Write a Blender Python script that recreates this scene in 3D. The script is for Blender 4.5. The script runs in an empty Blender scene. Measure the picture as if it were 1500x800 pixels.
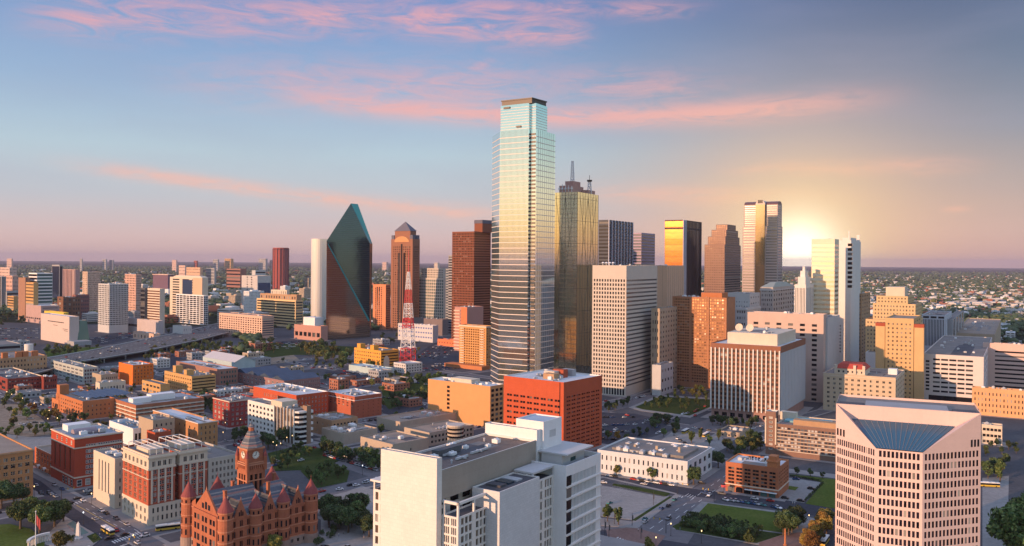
import bpy, bmesh, math, random
import numpy as np
from mathutils import Vector, Matrix
random.seed(7)
rng = np.random.default_rng(7)
SC = bpy.context.scene
COL = SC.collection
R_ = math.radians
# ------------------------------------------------------------------ camera
FPX, HOR, ROLL, H = 1245.0, 383.0, 0.0073, 143.0
cam_d = bpy.data.cameras.new('camera')
cam = bpy.data.objects.new('camera', cam_d); COL.objects.link(cam)
cam_d.sensor_width = 36; cam_d.lens = 36*FPX/1500
cam_d.shift_y = -(400-HOR)/1500
cam_d.clip_start = 1; cam_d.clip_end = 150000
cam.matrix_world = Matrix.Translation((0, 0, H)) @ Matrix.Rotation(R_(90), 4, 'X') @ Matrix.Rotation(math.atan(ROLL), 4, 'Z')
SC.camera = cam
SC.render.engine = 'CYCLES'
SC.cycles.use_denoising = True
SC.cycles.max_bounces = 6; SC.cycles.diffuse_bounces = 3; SC.cycles.glossy_bounces = 3
SC.cycles.volume_bounces = 0; SC.cycles.sample_clamp_indirect = 4
SC.view_settings.view_transform = 'Standard'; SC.view_settings.look = 'None'
SC.view_settings.exposure = 0.2; SC.view_settings.gamma = 1
# ------------------------------------------------------------------ sun and sky
SUN_AZ, SUN_EL = R_(231), R_(7.5)
SD = Vector((math.sin(SUN_AZ)*math.cos(SUN_EL), math.cos(SUN_AZ)*math.cos(SUN_EL), math.sin(SUN_EL)))
sl = bpy.data.lights.new('sun', 'SUN'); sl.energy = 5.0; sl.angle = R_(0.5); sl.color = (1, .575, .33)
so = bpy.data.objects.new('sun', sl); COL.objects.link(so)
so.rotation_euler = SD.to_track_quat('Z', 'Y').to_euler()

W = bpy.data.worlds.new('World'); SC.world = W; W.use_nodes = True
nt = W.node_tree; nt.nodes.clear()
def N(t, **k):
    n = nt.nodes.new(t)
    for a, b in k.items(): setattr(n, a, b)
    return n
def put(sock, v):
    if isinstance(v, bpy.types.NodeSocket): nt.links.new(v, sock)
    else: sock.default_value = v
def mth(op, a, b=0.0, c=0.0, clamp=False):
    n = N('ShaderNodeMath', operation=op, use_clamp=clamp)
    for i, v in enumerate((a, b, c)): put(n.inputs[i], v)
    return n.outputs[0]
def sstep(x, lo, hi):
    n = N('ShaderNodeMapRange', interpolation_type='SMOOTHSTEP')
    put(n.inputs[0], x); put(n.inputs[1], lo); put(n.inputs[2], hi); put(n.inputs[3], 0.0); put(n.inputs[4], 1.0)
    return n.outputs[0]
def mixc(f, a, b, blend='MIX'):
    n = N('ShaderNodeMix', data_type='RGBA', blend_type=blend)
    put(n.inputs['Factor'], f)
    put(n.inputs[6], a if isinstance(a, bpy.types.NodeSocket) else (*a, 1)); put(n.inputs[7], b if isinstance(b, bpy.types.NodeSocket) else (*b, 1))
    return n.outputs[2]
def lin(r, g, b):
    f = lambda c: ((c/255+.055)/1.055)**2.4 if c > 10 else c/255/12.92
    return (f(r), f(g), f(b))
def ramp(x, stops):
    n = N('ShaderNodeValToRGB'); put(n.inputs[0], x)
    e = n.color_ramp.elements
    while len(e) < len(stops): e.new(0.5)
    for el, (p, c) in zip(e, stops): el.position = p; el.color = (*c, 1)
    return n.outputs[0]
tc = N('ShaderNodeTexCoord'); sx = N('ShaderNodeSeparateXYZ'); nt.links.new(tc.outputs['Generated'], sx.inputs[0])
dx, dy, dz = sx.outputs
az = mth('ARCTAN2', dx, dy)                       # 0 = straight ahead, + = right
el = mth('ARCSINE', dz)
e90 = mth('DIVIDE', el, R_(90), clamp=True)
d90 = lambda d: d/90
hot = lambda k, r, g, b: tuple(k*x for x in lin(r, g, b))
frontL = ramp(e90, [(0, lin(216,180,172)), (d90(1.5), lin(216,188,184)), (d90(4), lin(192,195,202)), (d90(7), lin(180,200,212)), (d90(11), lin(150,178,209)), (d90(17), lin(116,146,198)), (d90(28), hot(1.15, 150,165,215)), (1, hot(1.3, 185,198,238))])  # unseen overhead sky set brighter than the visible part, to lift shaded walls
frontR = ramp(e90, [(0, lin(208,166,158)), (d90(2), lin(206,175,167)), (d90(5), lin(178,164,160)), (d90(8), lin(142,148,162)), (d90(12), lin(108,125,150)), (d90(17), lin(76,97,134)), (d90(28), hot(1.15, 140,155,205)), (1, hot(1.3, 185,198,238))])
backC = ramp(e90, [(0, hot(1.1, 228, 165, 115)), (d90(.8), hot(1.3, 240, 180, 122)), (d90(2.4), hot(1.4, 250, 206, 142)), (d90(4.5), hot(1.35, 246, 226, 184)), (d90(7), hot(1.2, 212, 228, 214)), (d90(10), hot(1.1, 160, 212, 220)), (d90(15), hot(1.0, 120, 184, 204)), (d90(30), hot(1.1, 160, 182, 228)), (1, hot(1.13, 196, 203, 232))])  # unseen sky behind the camera, brightened and tinted to gild glass and fill shade
front = mixc(sstep(az, R_(-8), R_(30)), frontL, frontR)
# pink cloud streaks, each a band of the sky given by azimuth and elevation
cmb = N('ShaderNodeCombineXYZ'); put(cmb.inputs[0], mth('MULTIPLY', az, 7.0)); put(cmb.inputs[1], mth('MULTIPLY', el, 34.0))
def noise(vec, scale, detail=5, rough=.55, dist=.0):
    n = N('ShaderNodeTexNoise'); put(n.inputs['Vector'], vec); put(n.inputs['Scale'], scale); put(n.inputs['Detail'], detail); put(n.inputs['Roughness'], rough); put(n.inputs['Distortion'], dist)
    return n.outputs[0]
n1 = noise(cmb.outputs[0], 2.1, 9, .66, .9)
n2 = noise(cmb.outputs[0], .55, 3, .5, .2)
def AE(px, py):
    a = math.atan((px-750)/FPX); return a, math.atan((HOR+(px-750)*ROLL-py)/FPX*math.cos(a))
def streak(p0, p1, w0, amp, soft=.05, lo=.38, hi=.62, bend=0.0):
    (a0, e0), (a1, e1) = AE(*p0), AE(*p1)
    k = (e1-e0)/(a1-a0); w = w0/FPX
    line = mth('MULTIPLY_ADD', az, k, e0-k*a0)
    if bend:
        t = mth('DIVIDE', mth('SUBTRACT', az, (a0+a1)/2), (a1-a0)/2)
        line = mth('ADD', line, mth('MULTIPLY', mth('SUBTRACT', mth('MULTIPLY', t, t), 1.0), bend/FPX))
    q = mth('DIVIDE', mth('SUBTRACT', el, line), w)
    g = mth('EXPONENT', mth('MULTIPLY', mth('MULTIPLY', q, q), -1.0))
    m = mth('MULTIPLY', mth('MULTIPLY', g, sstep(az, a0-soft, a0+soft)), sstep(az, a1+soft, a1-soft))
    return mth('MULTIPLY', mth('MULTIPLY', m, sstep(n1, lo-.06, hi+.10)), amp*.95)
cl = None
for a in [((60, 18), (560, 22), 26, .85), ((560, 22), (850, 48), 24, .9, .03, .36, .6), ((640, 8), (990, 14), 12, .75, .06),
          ((330, 120), (800, 128), 32, .65, .12, .3, .6), ((420, 138), (1230, 150), 17, .9, .10, .22, .5, 14), ((780, 120), (1050, 130), 24, .55, .08, .3, .6),
          ((140, 246), (720, 318), 10, .75, .07, .25, .5), ((440, 290), (760, 318), 14, .5, .07, .2, .5),
          ((1090, 248), (1400, 242), 11, .55, .05, .3, .55), ((860, 282), (1200, 290), 14, .55, .08, .25, .5), ((1385, 307), (1415, 306), 4, .5, .012, .2, .4), ((680, 104), (720, 92), 8, .5, .015, .3, .5)]:
    s_ = streak(*a)
    cl = s_ if cl is None else mth('MAXIMUM', cl, s_)
pink = mixc(sstep(el, R_(2), R_(15)), lin(246, 188, 166), lin(236, 168, 170))
grey = mth('MULTIPLY', mth('MULTIPLY', sstep(n2, .4, .7), sstep(el, R_(1), R_(6))), .15)
front = mixc(grey, front, lin(160, 160, 186))
front = mixc(cl, front, pink)
# the low sun glow behind the eastern towers
ga, ge = AE(1170, 376)
gx, gy, gz = math.sin(ga)*math.cos(ge), math.cos(ga)*math.cos(ge), math.sin(ge)
dt = mth('ADD', mth('ADD', mth('MULTIPLY', dx, gx), mth('MULTIPLY', dy, gy)), mth('MULTIPLY', dz, gz))
ang = mth('ARCCOSINE', mth('MINIMUM', dt, 1.0))
def gauss(s): 
    q = mth('DIVIDE', ang, R_(s)); return mth('EXPONENT', mth('MULTIPLY', mth('MULTIPLY', q, q), -1.0))
front = mixc(mth('MULTIPLY', gauss(9.5), .52), front, lin(255, 194, 146))
front = mixc(mth('MULTIPLY', gauss(5.0), .8), front, lin(255, 226, 165))
front = mixc(mth('MULTIPLY', gauss(2.1), .97), front, (2.2, 1.95, 1.45))
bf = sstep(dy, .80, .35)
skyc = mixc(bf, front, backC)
nish = N('ShaderNodeTexSky', sky_type='NISHITA'); nish.sun_disc = False; nish.sun_elevation = SUN_EL; nish.sun_rotation = SUN_AZ
nish.air_density = 1.0; nish.dust_density = 1.5
WS = 0.1
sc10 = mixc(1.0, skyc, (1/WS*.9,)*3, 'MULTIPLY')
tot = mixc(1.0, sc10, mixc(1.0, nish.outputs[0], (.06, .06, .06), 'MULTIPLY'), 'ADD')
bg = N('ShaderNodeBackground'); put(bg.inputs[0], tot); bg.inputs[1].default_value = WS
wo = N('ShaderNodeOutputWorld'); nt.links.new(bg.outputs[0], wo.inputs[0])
W.cycles.sampling_method = 'MANUAL'; W.cycles.sample_map_resolution = 1024

# ------------------------------------------------------------------ pixel <-> place helpers
def slope(px, py=None): return (px-750 + ((py if py is not None else 500)-HOR)*ROLL)/FPX
def depth(px, py): return H*FPX/(py-HOR-(px-750)*ROLL)
def G(px, py):                      # a point of the ground plane
    Y = depth(px, py); return Vector((slope(px, py)*Y, Y))
def zat(px, py, Y): return H-(py-HOR-(px-750)*ROLL)*Y/FPX
def isect(P, d, px, py=None):       # distance from P along d to the vertical plane through image column px
    s = slope(px, py); return (s*P.y-P.x)/(d.x-s*d.y)
def axes(th):
    t = R_(th); return Vector((math.sin(t), math.cos(t))), Vector((-math.cos(t), math.sin(t)))

# ------------------------------------------------------------------ materials
MATS = {}
def newmat(name):
    m = bpy.data.materials.new(name); m.use_nodes = True
    return m, m.node_tree, m.node_tree.nodes['Principled BSDF']
def wallmat(name, c, rough=.85, var=.14, scale=.12, fine=1.2, metal=0.0, island=0.0, streak=.5, joint=None):
    """weathered surface: broad patches, fine grain and rain streaks in the base colour"""
    if name in MATS: return MATS[name]
    m, t, b = newmat(name); L = t.links.new; nn = t.nodes.new
    co = nn('ShaderNodeTexCoord')
    def nz(s, vec, det=3):
        n = nn('ShaderNodeTexNoise'); n.inputs['Scale'].default_value = s; n.inputs['Detail'].default_value = det; L(vec, n.inputs['Vector']); return n.outputs[0]
    mp = nn('ShaderNodeMapping'); mp.inputs['Scale'].default_value = (1, 1, .12); L(co.outputs['Object'], mp.inputs['Vector'])
    a = nz(scale, co.outputs['Object']); f = nz(fine, co.outputs['Object'], 2); s2 = nz(.7, mp.outputs[0], 2)
    def mt(op, x, y, z=None):
        n = nn('ShaderNodeMath'); n.operation = op
        for i, v in enumerate((x, y, z)):
            if v is None: continue
            if isinstance(v, (int, float)): n.inputs[i].default_value = v
            else: L(v, n.inputs[i])
        return n.outputs[0]
    v = mt('ADD', mt('ADD', mt('MULTIPLY', mt('SUBTRACT', a, .5), 2*var), mt('MULTIPLY', mt('SUBTRACT', f, .5), 1.3*var)), mt('MULTIPLY', mt('SUBTRACT', s2, .5), 2*var*streak))
    if island:
        g = nn('ShaderNodeNewGeometry'); v = mt('ADD', v, mt('MULTIPLY', mt('SUBTRACT', g.outputs['Random Per Island'], .5), island))
    v = mt('ADD', v, 1.0)
    if joint:       # panel joints: (street angle, panel width, panel height, depth)
        th, jw, jh, js = joint; uu, vv = axes(th)
        dt_ = nn('ShaderNodeVectorMath'); dt_.operation = 'DOT_PRODUCT'; L(co.outputs['Object'], dt_.inputs[0]); dt_.inputs[1].default_value = (uu.x+vv.x, uu.y+vv.y, 0)
        sp = nn('ShaderNodeSeparateXYZ'); L(co.outputs['Object'], sp.inputs[0]); cb = nn('ShaderNodeCombineXYZ'); L(dt_.outputs['Value'], cb.inputs[0]); L(sp.outputs[2], cb.inputs[1])
        bt = nn('ShaderNodeTexBrick'); L(cb.outputs[0], bt.inputs['Vector']); bt.inputs['Scale'].default_value = 1; bt.inputs['Brick Width'].default_value = jw; bt.inputs['Row Height'].default_value = jh; bt.inputs['Mortar Size'].default_value = .05; bt.inputs['Mortar Smooth'].default_value = .3
        bt.inputs['Color1'].default_value = (1, 1, 1, 1); bt.inputs['Color2'].default_value = (1-js*.35,)*3+(1,); bt.inputs['Mortar'].default_value = (1-js,)*3+(1,)
        v = mt('MULTIPLY', v, bt.outputs['Color'])
    mx = nn('ShaderNodeMix'); mx.data_type = 'RGBA'; mx.blend_type = 'MULTIPLY'; mx.inputs[0].default_value = 1
    mx.inputs[6].default_value = (*c, 1); L(v, mx.inputs[7]); L(mx.outputs[2], b.inputs['Base Color'])
    b.inputs['Roughness'].default_value = rough; b.inputs['Metallic'].default_value = metal; b.inputs['Specular IOR Level'].default_value = .2
    MATS[name] = m; return m
def glassmat(name, c1, c2, rough=.12, metal=0.0, spec=.5, blind=(.35, .33, .3), pb=.12, bump=0.0):
    """window glass: each pane its own tint, some with pale blinds"""
    if name in MATS: return MATS[name]
    m, t, b = newmat(name); L = t.links.new; nn = t.nodes.new
    g = nn('ShaderNodeNewGeometry'); o = nn('ShaderNodeObjectInfo')
    ad = nn('ShaderNodeMath'); ad.operation = 'ADD'; L(g.outputs['Random Per Island'], ad.inputs[0]); L(o.outputs['Random'], ad.inputs[1])
    fr = nn('ShaderNodeMath'); fr.operation = 'FRACT'; L(ad.outputs[0], fr.inputs[0])
    r = nn('ShaderNodeValToRGB'); e = r.color_ramp.elements; L(fr.outputs[0], r.inputs[0])
    e[0].color = (*c1, 1); e[1].position = 1-pb; e[1].color = (*c2, 1)
    x = e.new(min(.999, 1-pb+.02)); x.color = (*blind, 1)
    L(r.outputs[0], b.inputs['Base Color'])
    b.inputs['Roughness'].default_value = rough; b.inputs['Metallic'].default_value = metal; b.inputs['Specular IOR Level'].default_value = spec
    if bump:
        n = nn('ShaderNodeTexNoise'); n.inputs['Scale'].default_value = .09; n.inputs['Detail'].default_value = 2
        co = nn('ShaderNodeTexCoord'); L(co.outputs['Object'], n.inputs['Vector'])
        bp = nn('ShaderNodeBump'); bp.inputs['Strength'].default_value = bump; bp.inputs['Distance'].default_value = 1; L(n.outputs[0], bp.inputs['Height']); L(bp.outputs[0], b.inputs['Normal'])
    MATS[name] = m; return m
def plain(name, c, rough=.6, metal=0, emit=None, es=1.0):
    if name in MATS: return MATS[name]
    m, t, b = newmat(name); b.inputs['Base Color'].default_value = (*c, 1); b.inputs['Roughness'].default_value = rough; b.inputs['Metallic'].default_value = metal
    if emit: b.inputs['Emission Color'].default_value = (*emit, 1); b.inputs['Emission Strength'].default_value = es
    MATS[name] = m; return m
white = wallmat('white stone', (.70, .67, .63), var=.06)
whitep = wallmat('white painted concrete', (.74, .74, .74), var=.08)
cream = wallmat('cream stone', (.62, .53, .42), var=.09)
beige = wallmat('beige precast', (.54, .48, .42), var=.07)
tan = wallmat('tan stucco', (.42, .33, .24), var=.08)
tanb = wallmat('tan brick', (.42, .26, .15), var=.14)
gold = wallmat('yellow ochre brick', (.54, .32, .13), var=.16)
orange = wallmat('orange brick', (.50, .19, .08), var=.16)
brick = wallmat('red brick', (.36, .085, .045), var=.18)
dkbrick = wallmat('dark red brick', (.25, .055, .04), var=.2)
redb = wallmat('vermilion brick', (.48, .095, .04), var=.12, joint=(38, 2.4, 1.2, .10))
brown = wallmat('brown granite', (.20, .10, .06), var=.12)
pinkst = wallmat('pink granite', (.60, .43, .37), var=.06)
grey = wallmat('grey concrete', (.34, .34, .35), var=.12)
ltgrey = wallmat('light grey concrete', (.50, .50, .50), var=.10)
dkgrey = wallmat('dark grey panel', (.10, .105, .115), var=.15)
sandst = wallmat('red sandstone', (.40, .14, .075), var=.26, fine=.8, joint=(44, 1.3, .7, .22))
roofgr = wallmat('gravel roof', (.22, .20, .185), var=.35, scale=.08, streak=0)
roofwh = wallmat('white membrane roof', (.58, .60, .62), var=.16, scale=.06, streak=0)
rooftn = wallmat('tan gravel roof', (.30, .24, .19), var=.28, scale=.08, streak=0)
roofdk = wallmat('dark bitumen roof', (.09, .09, .10), var=.4, scale=.08, streak=0)
rooftile = wallmat('red roof tile', (.42, .07, .05), var=.18)
metalu = wallmat('galvanised steel', (.45, .46, .47), rough=.5, var=.2)
gl = glassmat('window glass', (.010, .011, .014), (.05, .055, .065), spec=.3, pb=.2)
gldk = glassmat('dark window glass', (.006, .006, .008), (.022, .022, .027), pb=.1, spec=.25, blind=(.16, .15, .14))
glbl = glassmat('blue window glass', (.02, .035, .05), (.06, .09, .12), pb=.08)
glgr = glassmat('green window glass', (.02, .06, .06), (.08, .16, .16), pb=.06)
gltan = glassmat('tan blind window', (.05, .035, .025), (.22, .15, .10), pb=.2)

# ------------------------------------------------------------------ mesh helpers
class MB:
    def __init__(s): s.v = []; s.f = []; s.mi = []; s.cur = 0
    def quad(s, a, b, c, d):
        i = len(s.v); s.v += [tuple(a), tuple(b), tuple(c), tuple(d)]; s.f.append((i, i+1, i+2, i+3)); s.mi.append(s.cur)
    def poly(s, pts):
        i = len(s.v); s.v += [tuple(p) for p in pts]; s.f.append(tuple(range(i, i+len(pts)))); s.mi.append(s.cur)
    def prism(s, pts, z0, z1, top=True, bot=False, scale_top=None):
        n = len(pts); i = len(s.v)
        tp = pts
        if scale_top is not None:
            c = Vector((sum(p[0] for p in pts)/n, sum(p[1] for p in pts)/n)); tp = [c+(Vector(p[:2])-c)*scale_top for p in pts]
        s.v += [(p[0], p[1], z0) for p in pts]+[(p[0], p[1], z1) for p in tp]
        for k in range(n): s.f.append((i+k, i+(k+1) % n, i+n+(k+1) % n, i+n+k)); s.mi.append(s.cur)
        if top: s.f.append(tuple(range(i+n, i+2*n))); s.mi.append(s.cur)
        if bot: s.f.append(tuple(range(i+n-1, i-1, -1))); s.mi.append(s.cur)
    def box(s, c, u, v, a, b, z0, z1):          # centre c, half extents a along u, b along v
        s.prism([c-u*a-v*b, c+u*a-v*b, c+u*a+v*b, c-u*a+v*b], z0, z1, True, True)
    def cyl(s, c, r, z0, z1, n=10, r2=None):
        r2 = r if r2 is None else r2; i = len(s.v)
        for z, q in ((z0, r), (z1, r2)):
            for k in range(n): a = 2*math.pi*k/n; s.v.append((c[0]+q*math.cos(a), c[1]+q*math.sin(a), z))
        for k in range(n): s.f.append((i+k, i+(k+1) % n, i+n+(k+1) % n, i+n+k)); s.mi.append(s.cur)
        if r2 > 1e-3: s.f.append(tuple(range(i+n, i+2*n))); s.mi.append(s.cur)
    def bar(s, p, q, r):                         # square bar between two 3-D points
        p, q = Vector(p), Vector(q); d = (q-p).normalized(); a = d.orthogonal().normalized()*r; b = d.cross(a)
        i = len(s.v)
        for o in (p, q):
            for k in (a+b, a-b, -a-b, b-a): s.v.append(tuple(o+k))
        for k in range(4): s.f.append((i+k, i+(k+1) % 4, i+4+(k+1) % 4, i+4+k)); s.mi.append(s.cur)
    def mesh(s, name, mats, off=(0, 0, 0)):
        me = bpy.data.meshes.new(name)
        ox, oy, oz = off
        me.from_pydata([(x-ox, y-oy, z-oz) for x, y, z in s.v], [], s.f)
        for m in (mats if isinstance(mats, (list, tuple)) else [mats]): me.materials.append(m)
        if any(s.mi): me.polygons.foreach_set('material_index', s.mi)
        me.update(); return me
def tag(o, label=None, cat=None, group=None, kind=None):
    for k, v in (('label', label), ('category', cat), ('group', group), ('kind', kind)):
        if v: o[k] = v
    return o
def link(name, me, parent=None, loc=(0, 0, 0)):
    o = bpy.data.objects.new(name, me); COL.objects.link(o); o.location = loc
    if parent: o.parent = parent
    return o
def empty(name, loc, label, cat, group=None, rz=0):
    o = bpy.data.objects.new(name, None); COL.objects.link(o); o.location = loc; o.rotation_euler.z = rz; o.empty_display_size = 2
    return tag(o, label, cat, group)
def part(mb, name, mat, root):
    if not mb.v: return None
    p = root
    off = Vector((0, 0, 0))
    while p is not None: off += p.location; p = p.parent
    return link(name, mb.mesh(name, mat, off), root)
def copy_tree(o, parent=None):
    c = o.copy(); COL.objects.link(c)
    if parent: c.parent = parent
    for ch in list(o.children): copy_tree(ch, c)
    return c
def structure(name, mb, mat): return tag(part(mb, name, mat, None), kind='structure')

# ------------------------------------------------------------------ facades
def S(cols=8, rows=8, wf=.6, hf=.6, m=1.0, zb=0.0, zt=1.5, dep=.35, grp=1, frame=None, glass=None, name='window', gap=.14, sill=None):
    return dict(locals())
def facade(wb, panes, P, d, n, L, z0, z1, s):
    if s is None:
        wb.quad((*P, z0), (*(P+d*L), z0), (*(P+d*L), z1), (*P, z1)); return
    s = dict(s); s['m'] = min(s['m'], L*.25); q = (s['zb']+s['zt'])/(z1-z0)
    if q > .85: s['zb'] *= .85/q; s['zt'] *= .85/q
    m, cols, rows = s['m'], s['cols'], s['rows']
    pit = (L-2*m)/cols; rp = (z1-z0-s['zb']-s['zt'])/rows
    xs = []
    if s['wf'] >= 1: xs = [(m, L-m)]
    else:
        for i in range(cols):
            c = m+pit*(i+.5); w = pit*s['wf']; g = s['grp']
            if g == 1: xs.append((c-w/2, c+w/2))
            else:
                q = w/g
                for k in range(g): xs.append((c-w/2+k*q+q*s['gap']/2, c-w/2+(k+1)*q-q*s['gap']/2))
    if s['hf'] >= 1: zs = [(z0+s['zb'], z1-s['zt'])]
    else: zs = [(z0+s['zb']+rp*(j+.5)-rp*s['hf']/2, z0+s['zb']+rp*(j+.5)+rp*s['hf']/2) for j in range(rows)]
    pt = lambda x, z, k=0.0: (P.x+d.x*x-n.x*k, P.y+d.y*x-n.y*k, z)
    zp = z0; dp = s['dep']
    for a, b in zs:
        wb.quad(pt(0, zp), pt(L, zp), pt(L, a), pt(0, a))
        xp = 0
        for x0, x1 in xs:
            wb.quad(pt(xp, a), pt(x0, a), pt(x0, b), pt(xp, b)); xp = x1
            if dp > 0:
                wb.quad(pt(x0, a), pt(x1, a), pt(x1, a, dp), pt(x0, a, dp)); wb.quad(pt(x0, b), pt(x1, b), pt(x1, b, dp), pt(x0, b, dp))
                wb.quad(pt(x0, a), pt(x0, a, dp), pt(x0, b, dp), pt(x0, b)); wb.quad(pt(x1, a), pt(x1, a, dp), pt(x1, b, dp), pt(x1, b))
            panes.append((P+d*((x0+x1)/2)-n*max(dp-.01, -.05), (a+b)/2, x1-x0, b-a, d, n, s))
        wb.quad(pt(xp, a), pt(L, a), pt(L, b), pt(xp, b)); zp = b
    wb.quad(pt(0, zp), pt(L, zp), pt(L, z1), pt(0, z1))
def pane_quads(mb, c, z, w, h, d, n, frame):
    g = lambda x, y, k=0.0: (c.x+d.x*x+n.x*k, c.y+d.y*x+n.y*k, z+y)
    if not frame:
        mb.quad(g(-w/2, -h/2), g(w/2, -h/2), g(w/2, h/2), g(-w/2, h/2)); return
    f = min(.22, w*.14); mb.cur = 0
    mb.quad(g(-w/2+f, -h/2+f), g(w/2-f, -h/2+f), g(w/2-f, h/2-f), g(-w/2+f, h/2-f))
    mb.cur = 1
    for x0, x1, y0, y1 in ((-w/2, w/2, -h/2, -h/2+f), (-w/2, w/2, h/2-f, h/2), (-w/2, -w/2+f, -h/2+f, h/2-f), (w/2-f, w/2, -h/2+f, h/2-f), (-w/2+f, w/2-f, -f*.4, f*.4)):
        mb.quad(g(x0, y0, .05), g(x1, y0, .05), g(x1, y1, .05), g(x0, y1, .05))
    mb.cur = 0
MAXP = 100
def make_panes(root, panes, glass):
    """windows: up to 100 a part each (sharing meshes), the remainder one part"""
    if not panes: return
    base = Vector(root.location); Y = base.y
    cache = {}; rest = {}; cnt = 0
    panes = sorted(panes, key=lambda p: (-round(p[2]*p[3]), -p[1]))
    big = max(p[2] for p in panes)*FPX/Y
    small = (big < 1.6)
    for c, z, w, h, d, n, s in panes:
        g = s['glass'] or glass; mats = [g, s['frame']] if s['frame'] else [g]
        if small or cnt >= MAXP:
            k = (g.name, s['frame'].name if s['frame'] else '', s['name'])
            if k not in rest: rest[k] = (MB(), mats)
            pane_quads(rest[k][0], c, z, w, h, d, n, s['frame']); continue
        key = (round(w, 3), round(h, 3), round(d.x, 3), round(d.y, 3), g.name)
        if key not in cache:
            mb = MB(); pane_quads(mb, Vector((0, 0)), 0, w, h, d, n, s['frame']); cache[key] = mb.mesh(s['name'], mats)
        link(s['name'], cache[key], root, (c.x-base.x, c.y-base.y, z-base.z)); cnt += 1
    for (g, f, nm), (mb, mats) in rest.items():
        tag(part(mb, nm, mats, root), kind='stuff')

def block(root, C, u, v, LU, LV, z0, z1, wall, sl=None, sr=None, glass=gl, roof=roofgr, pp=1.0, nm='wall', sb=None, edge=None, bottom=False):
    """a box with its near corner at C: left face along v, right face along u; parapet and sunken roof"""
    wb = MB(); panes = []
    Lp, Rp, Bp = C+v*LV, C+u*LU, C+u*LU+v*LV
    facade(wb, panes, C, v, -u, LV, z0, z1, sl)
    facade(wb, panes, C, u, -v, LU, z0, z1, sr)
    facade(wb, panes, Rp, v, u, LV, z0, z1, sb)
    facade(wb, panes, Lp, u, v, LU, z0, z1, None)
    if bottom: wb.poly([(*p, z0) for p in (C, Rp, Bp, Lp)])
    t = .45
    if roof is not None:
        o = [C, Rp, Bp, Lp]; i = [C+u*t+v*t, Rp-u*t+v*t, Bp-u*t-v*t, Lp+u*t-v*t]
        eb = MB() if edge else wb
        for k in range(4):
            a, b, c_, e_ = o[k], o[(k+1) % 4], i[(k+1) % 4], i[k]
            eb.quad((*a, z1), (*b, z1), (*c_, z1), (*e_, z1)); eb.quad((*e_, z1), (*c_, z1), (*c_, z1-pp), (*e_, z1-pp))
        if edge: part(eb, 'parapet', edge, root)
    part(wb, nm, wall, root)
    if roof is not None:
        rb = MB(); rb.poly([(*p, z1-pp) for p in i]); part(rb, 'roof', roof, root)
    make_panes(root, panes, glass)
def band(root, C, u, v, LU, LV, z0, z1, out, mat, nm='cornice'):
    mb = MB(); c = C+u*LU/2+v*LV/2; 
    o = [C-u*out-v*out, C+u*(LU+out)-v*out, C+u*(LU+out)+v*(LV+out), C-u*out+v*(LV+out)]
    i = [C+u*.02+v*.02, C+u*(LU-.02)+v*.02, C+u*(LU-.02)+v*(LV-.02), C+u*.02+v*(LV-.02)]
    for k in range(4):
        a, b, q, e = o[k], o[(k+1) % 4], i[(k+1) % 4], i[k]
        mb.quad((*a, z0), (*b, z0), (*b, z1), (*a, z1)); mb.quad((*a, z1), (*b, z1), (*q, z1), (*e, z1)); mb.quad((*a, z0), (*b, z0), (*q, z0), (*e, z0))
    part(mb, nm, mat, root)
def clutter(root, C, u, v, LU, LV, z, n, seed=0):
    """rooftop plant: air handlers with fans, ducts and vent pipes"""
    r = random.Random(seed*31+int(abs(C.x)*7+C.y))
    for k in range(min(6, n)):
        a, b = r.uniform(.25, .75)*LU, r.uniform(.25, .75)*LV; mb = MB()
        mb.box(C+u*a+v*b, u, v, r.uniform(.06, .2)*LU, r.uniform(.05, .2)*LV, z+.004, z+.012+.006*k); part(mb, 'roof_patch', r.choice([roofgr, rooftn, roofdk, roofgr]), root)
    for k in range(int(n*1.7)):
        a, b = r.uniform(.15, .85)*LU, r.uniform(.15, .85)*LV; c = C+u*a+v*b; q = r.random()
        mb = MB()
        if q < .5:
            s1, s2, h = r.uniform(1, 2.4), r.uniform(.8, 1.8), r.uniform(1.2, 2.4)
            mb.box(c, u, v, s1, s2, z+.25, z+h); mb.box(c, u, v, s1*.9, s2*.9, z, z+.25)
            mb.cyl(c+u*s1*.45, min(s1, s2)*.38, z+h, z+h+.4); mb.cyl(c-u*s1*.45, min(s1, s2)*.38, z+h, z+h+.4)
            part(mb, 'air_handler', metalu if r.random() < .5 else whitep, root)
        elif q < .75:
            mb.box(c, u, v, r.uniform(2, min(6, LU*.2)), .45, z+.3, z+1.1); mb.box(c, u, v, .4, r.uniform(1, 3), z+.32, z+1.05)
            part(mb, 'duct', metalu, root)
        else:
            mb.cyl(c, .35, z, z+1.3, 8); mb.cyl(c, .6, z+1.3, z+1.6, 8, .2); part(mb, 'vent_pipe', metalu, root)
FOOT = []        # plan rectangles of everything built, for scattering round them
def foot(C, u, v, LU, LV, pad=4): FOOT.append((C, u, v, LU, LV, pad))
def occupied(p, pad=0):
    for C, u, v, LU, LV, q in FOOT:
        d = p-C; a, b = d.dot(u), d.dot(v); q += pad
        if -q < a < LU+q and -q < b < LV+q: return True
    return False
_nsw = [0]
walkmat = wallmat('concrete sidewalk', (.27, .255, .245), var=.2, scale=.06, streak=0)
def sidewalk(C, u, v, LU, LV, w=5):
    _nsw[0] += 1; z = .12+.004*(_nsw[0] % 12)
    mb = MB(); mb.prism([C-u*w-v*w, C+u*(LU+w)-v*w, C+u*(LU+w)+v*(LV+w), C-u*w+v*(LV+w)], 0.0, z)
    structure('sidewalk', mb, walkmat)
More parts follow.
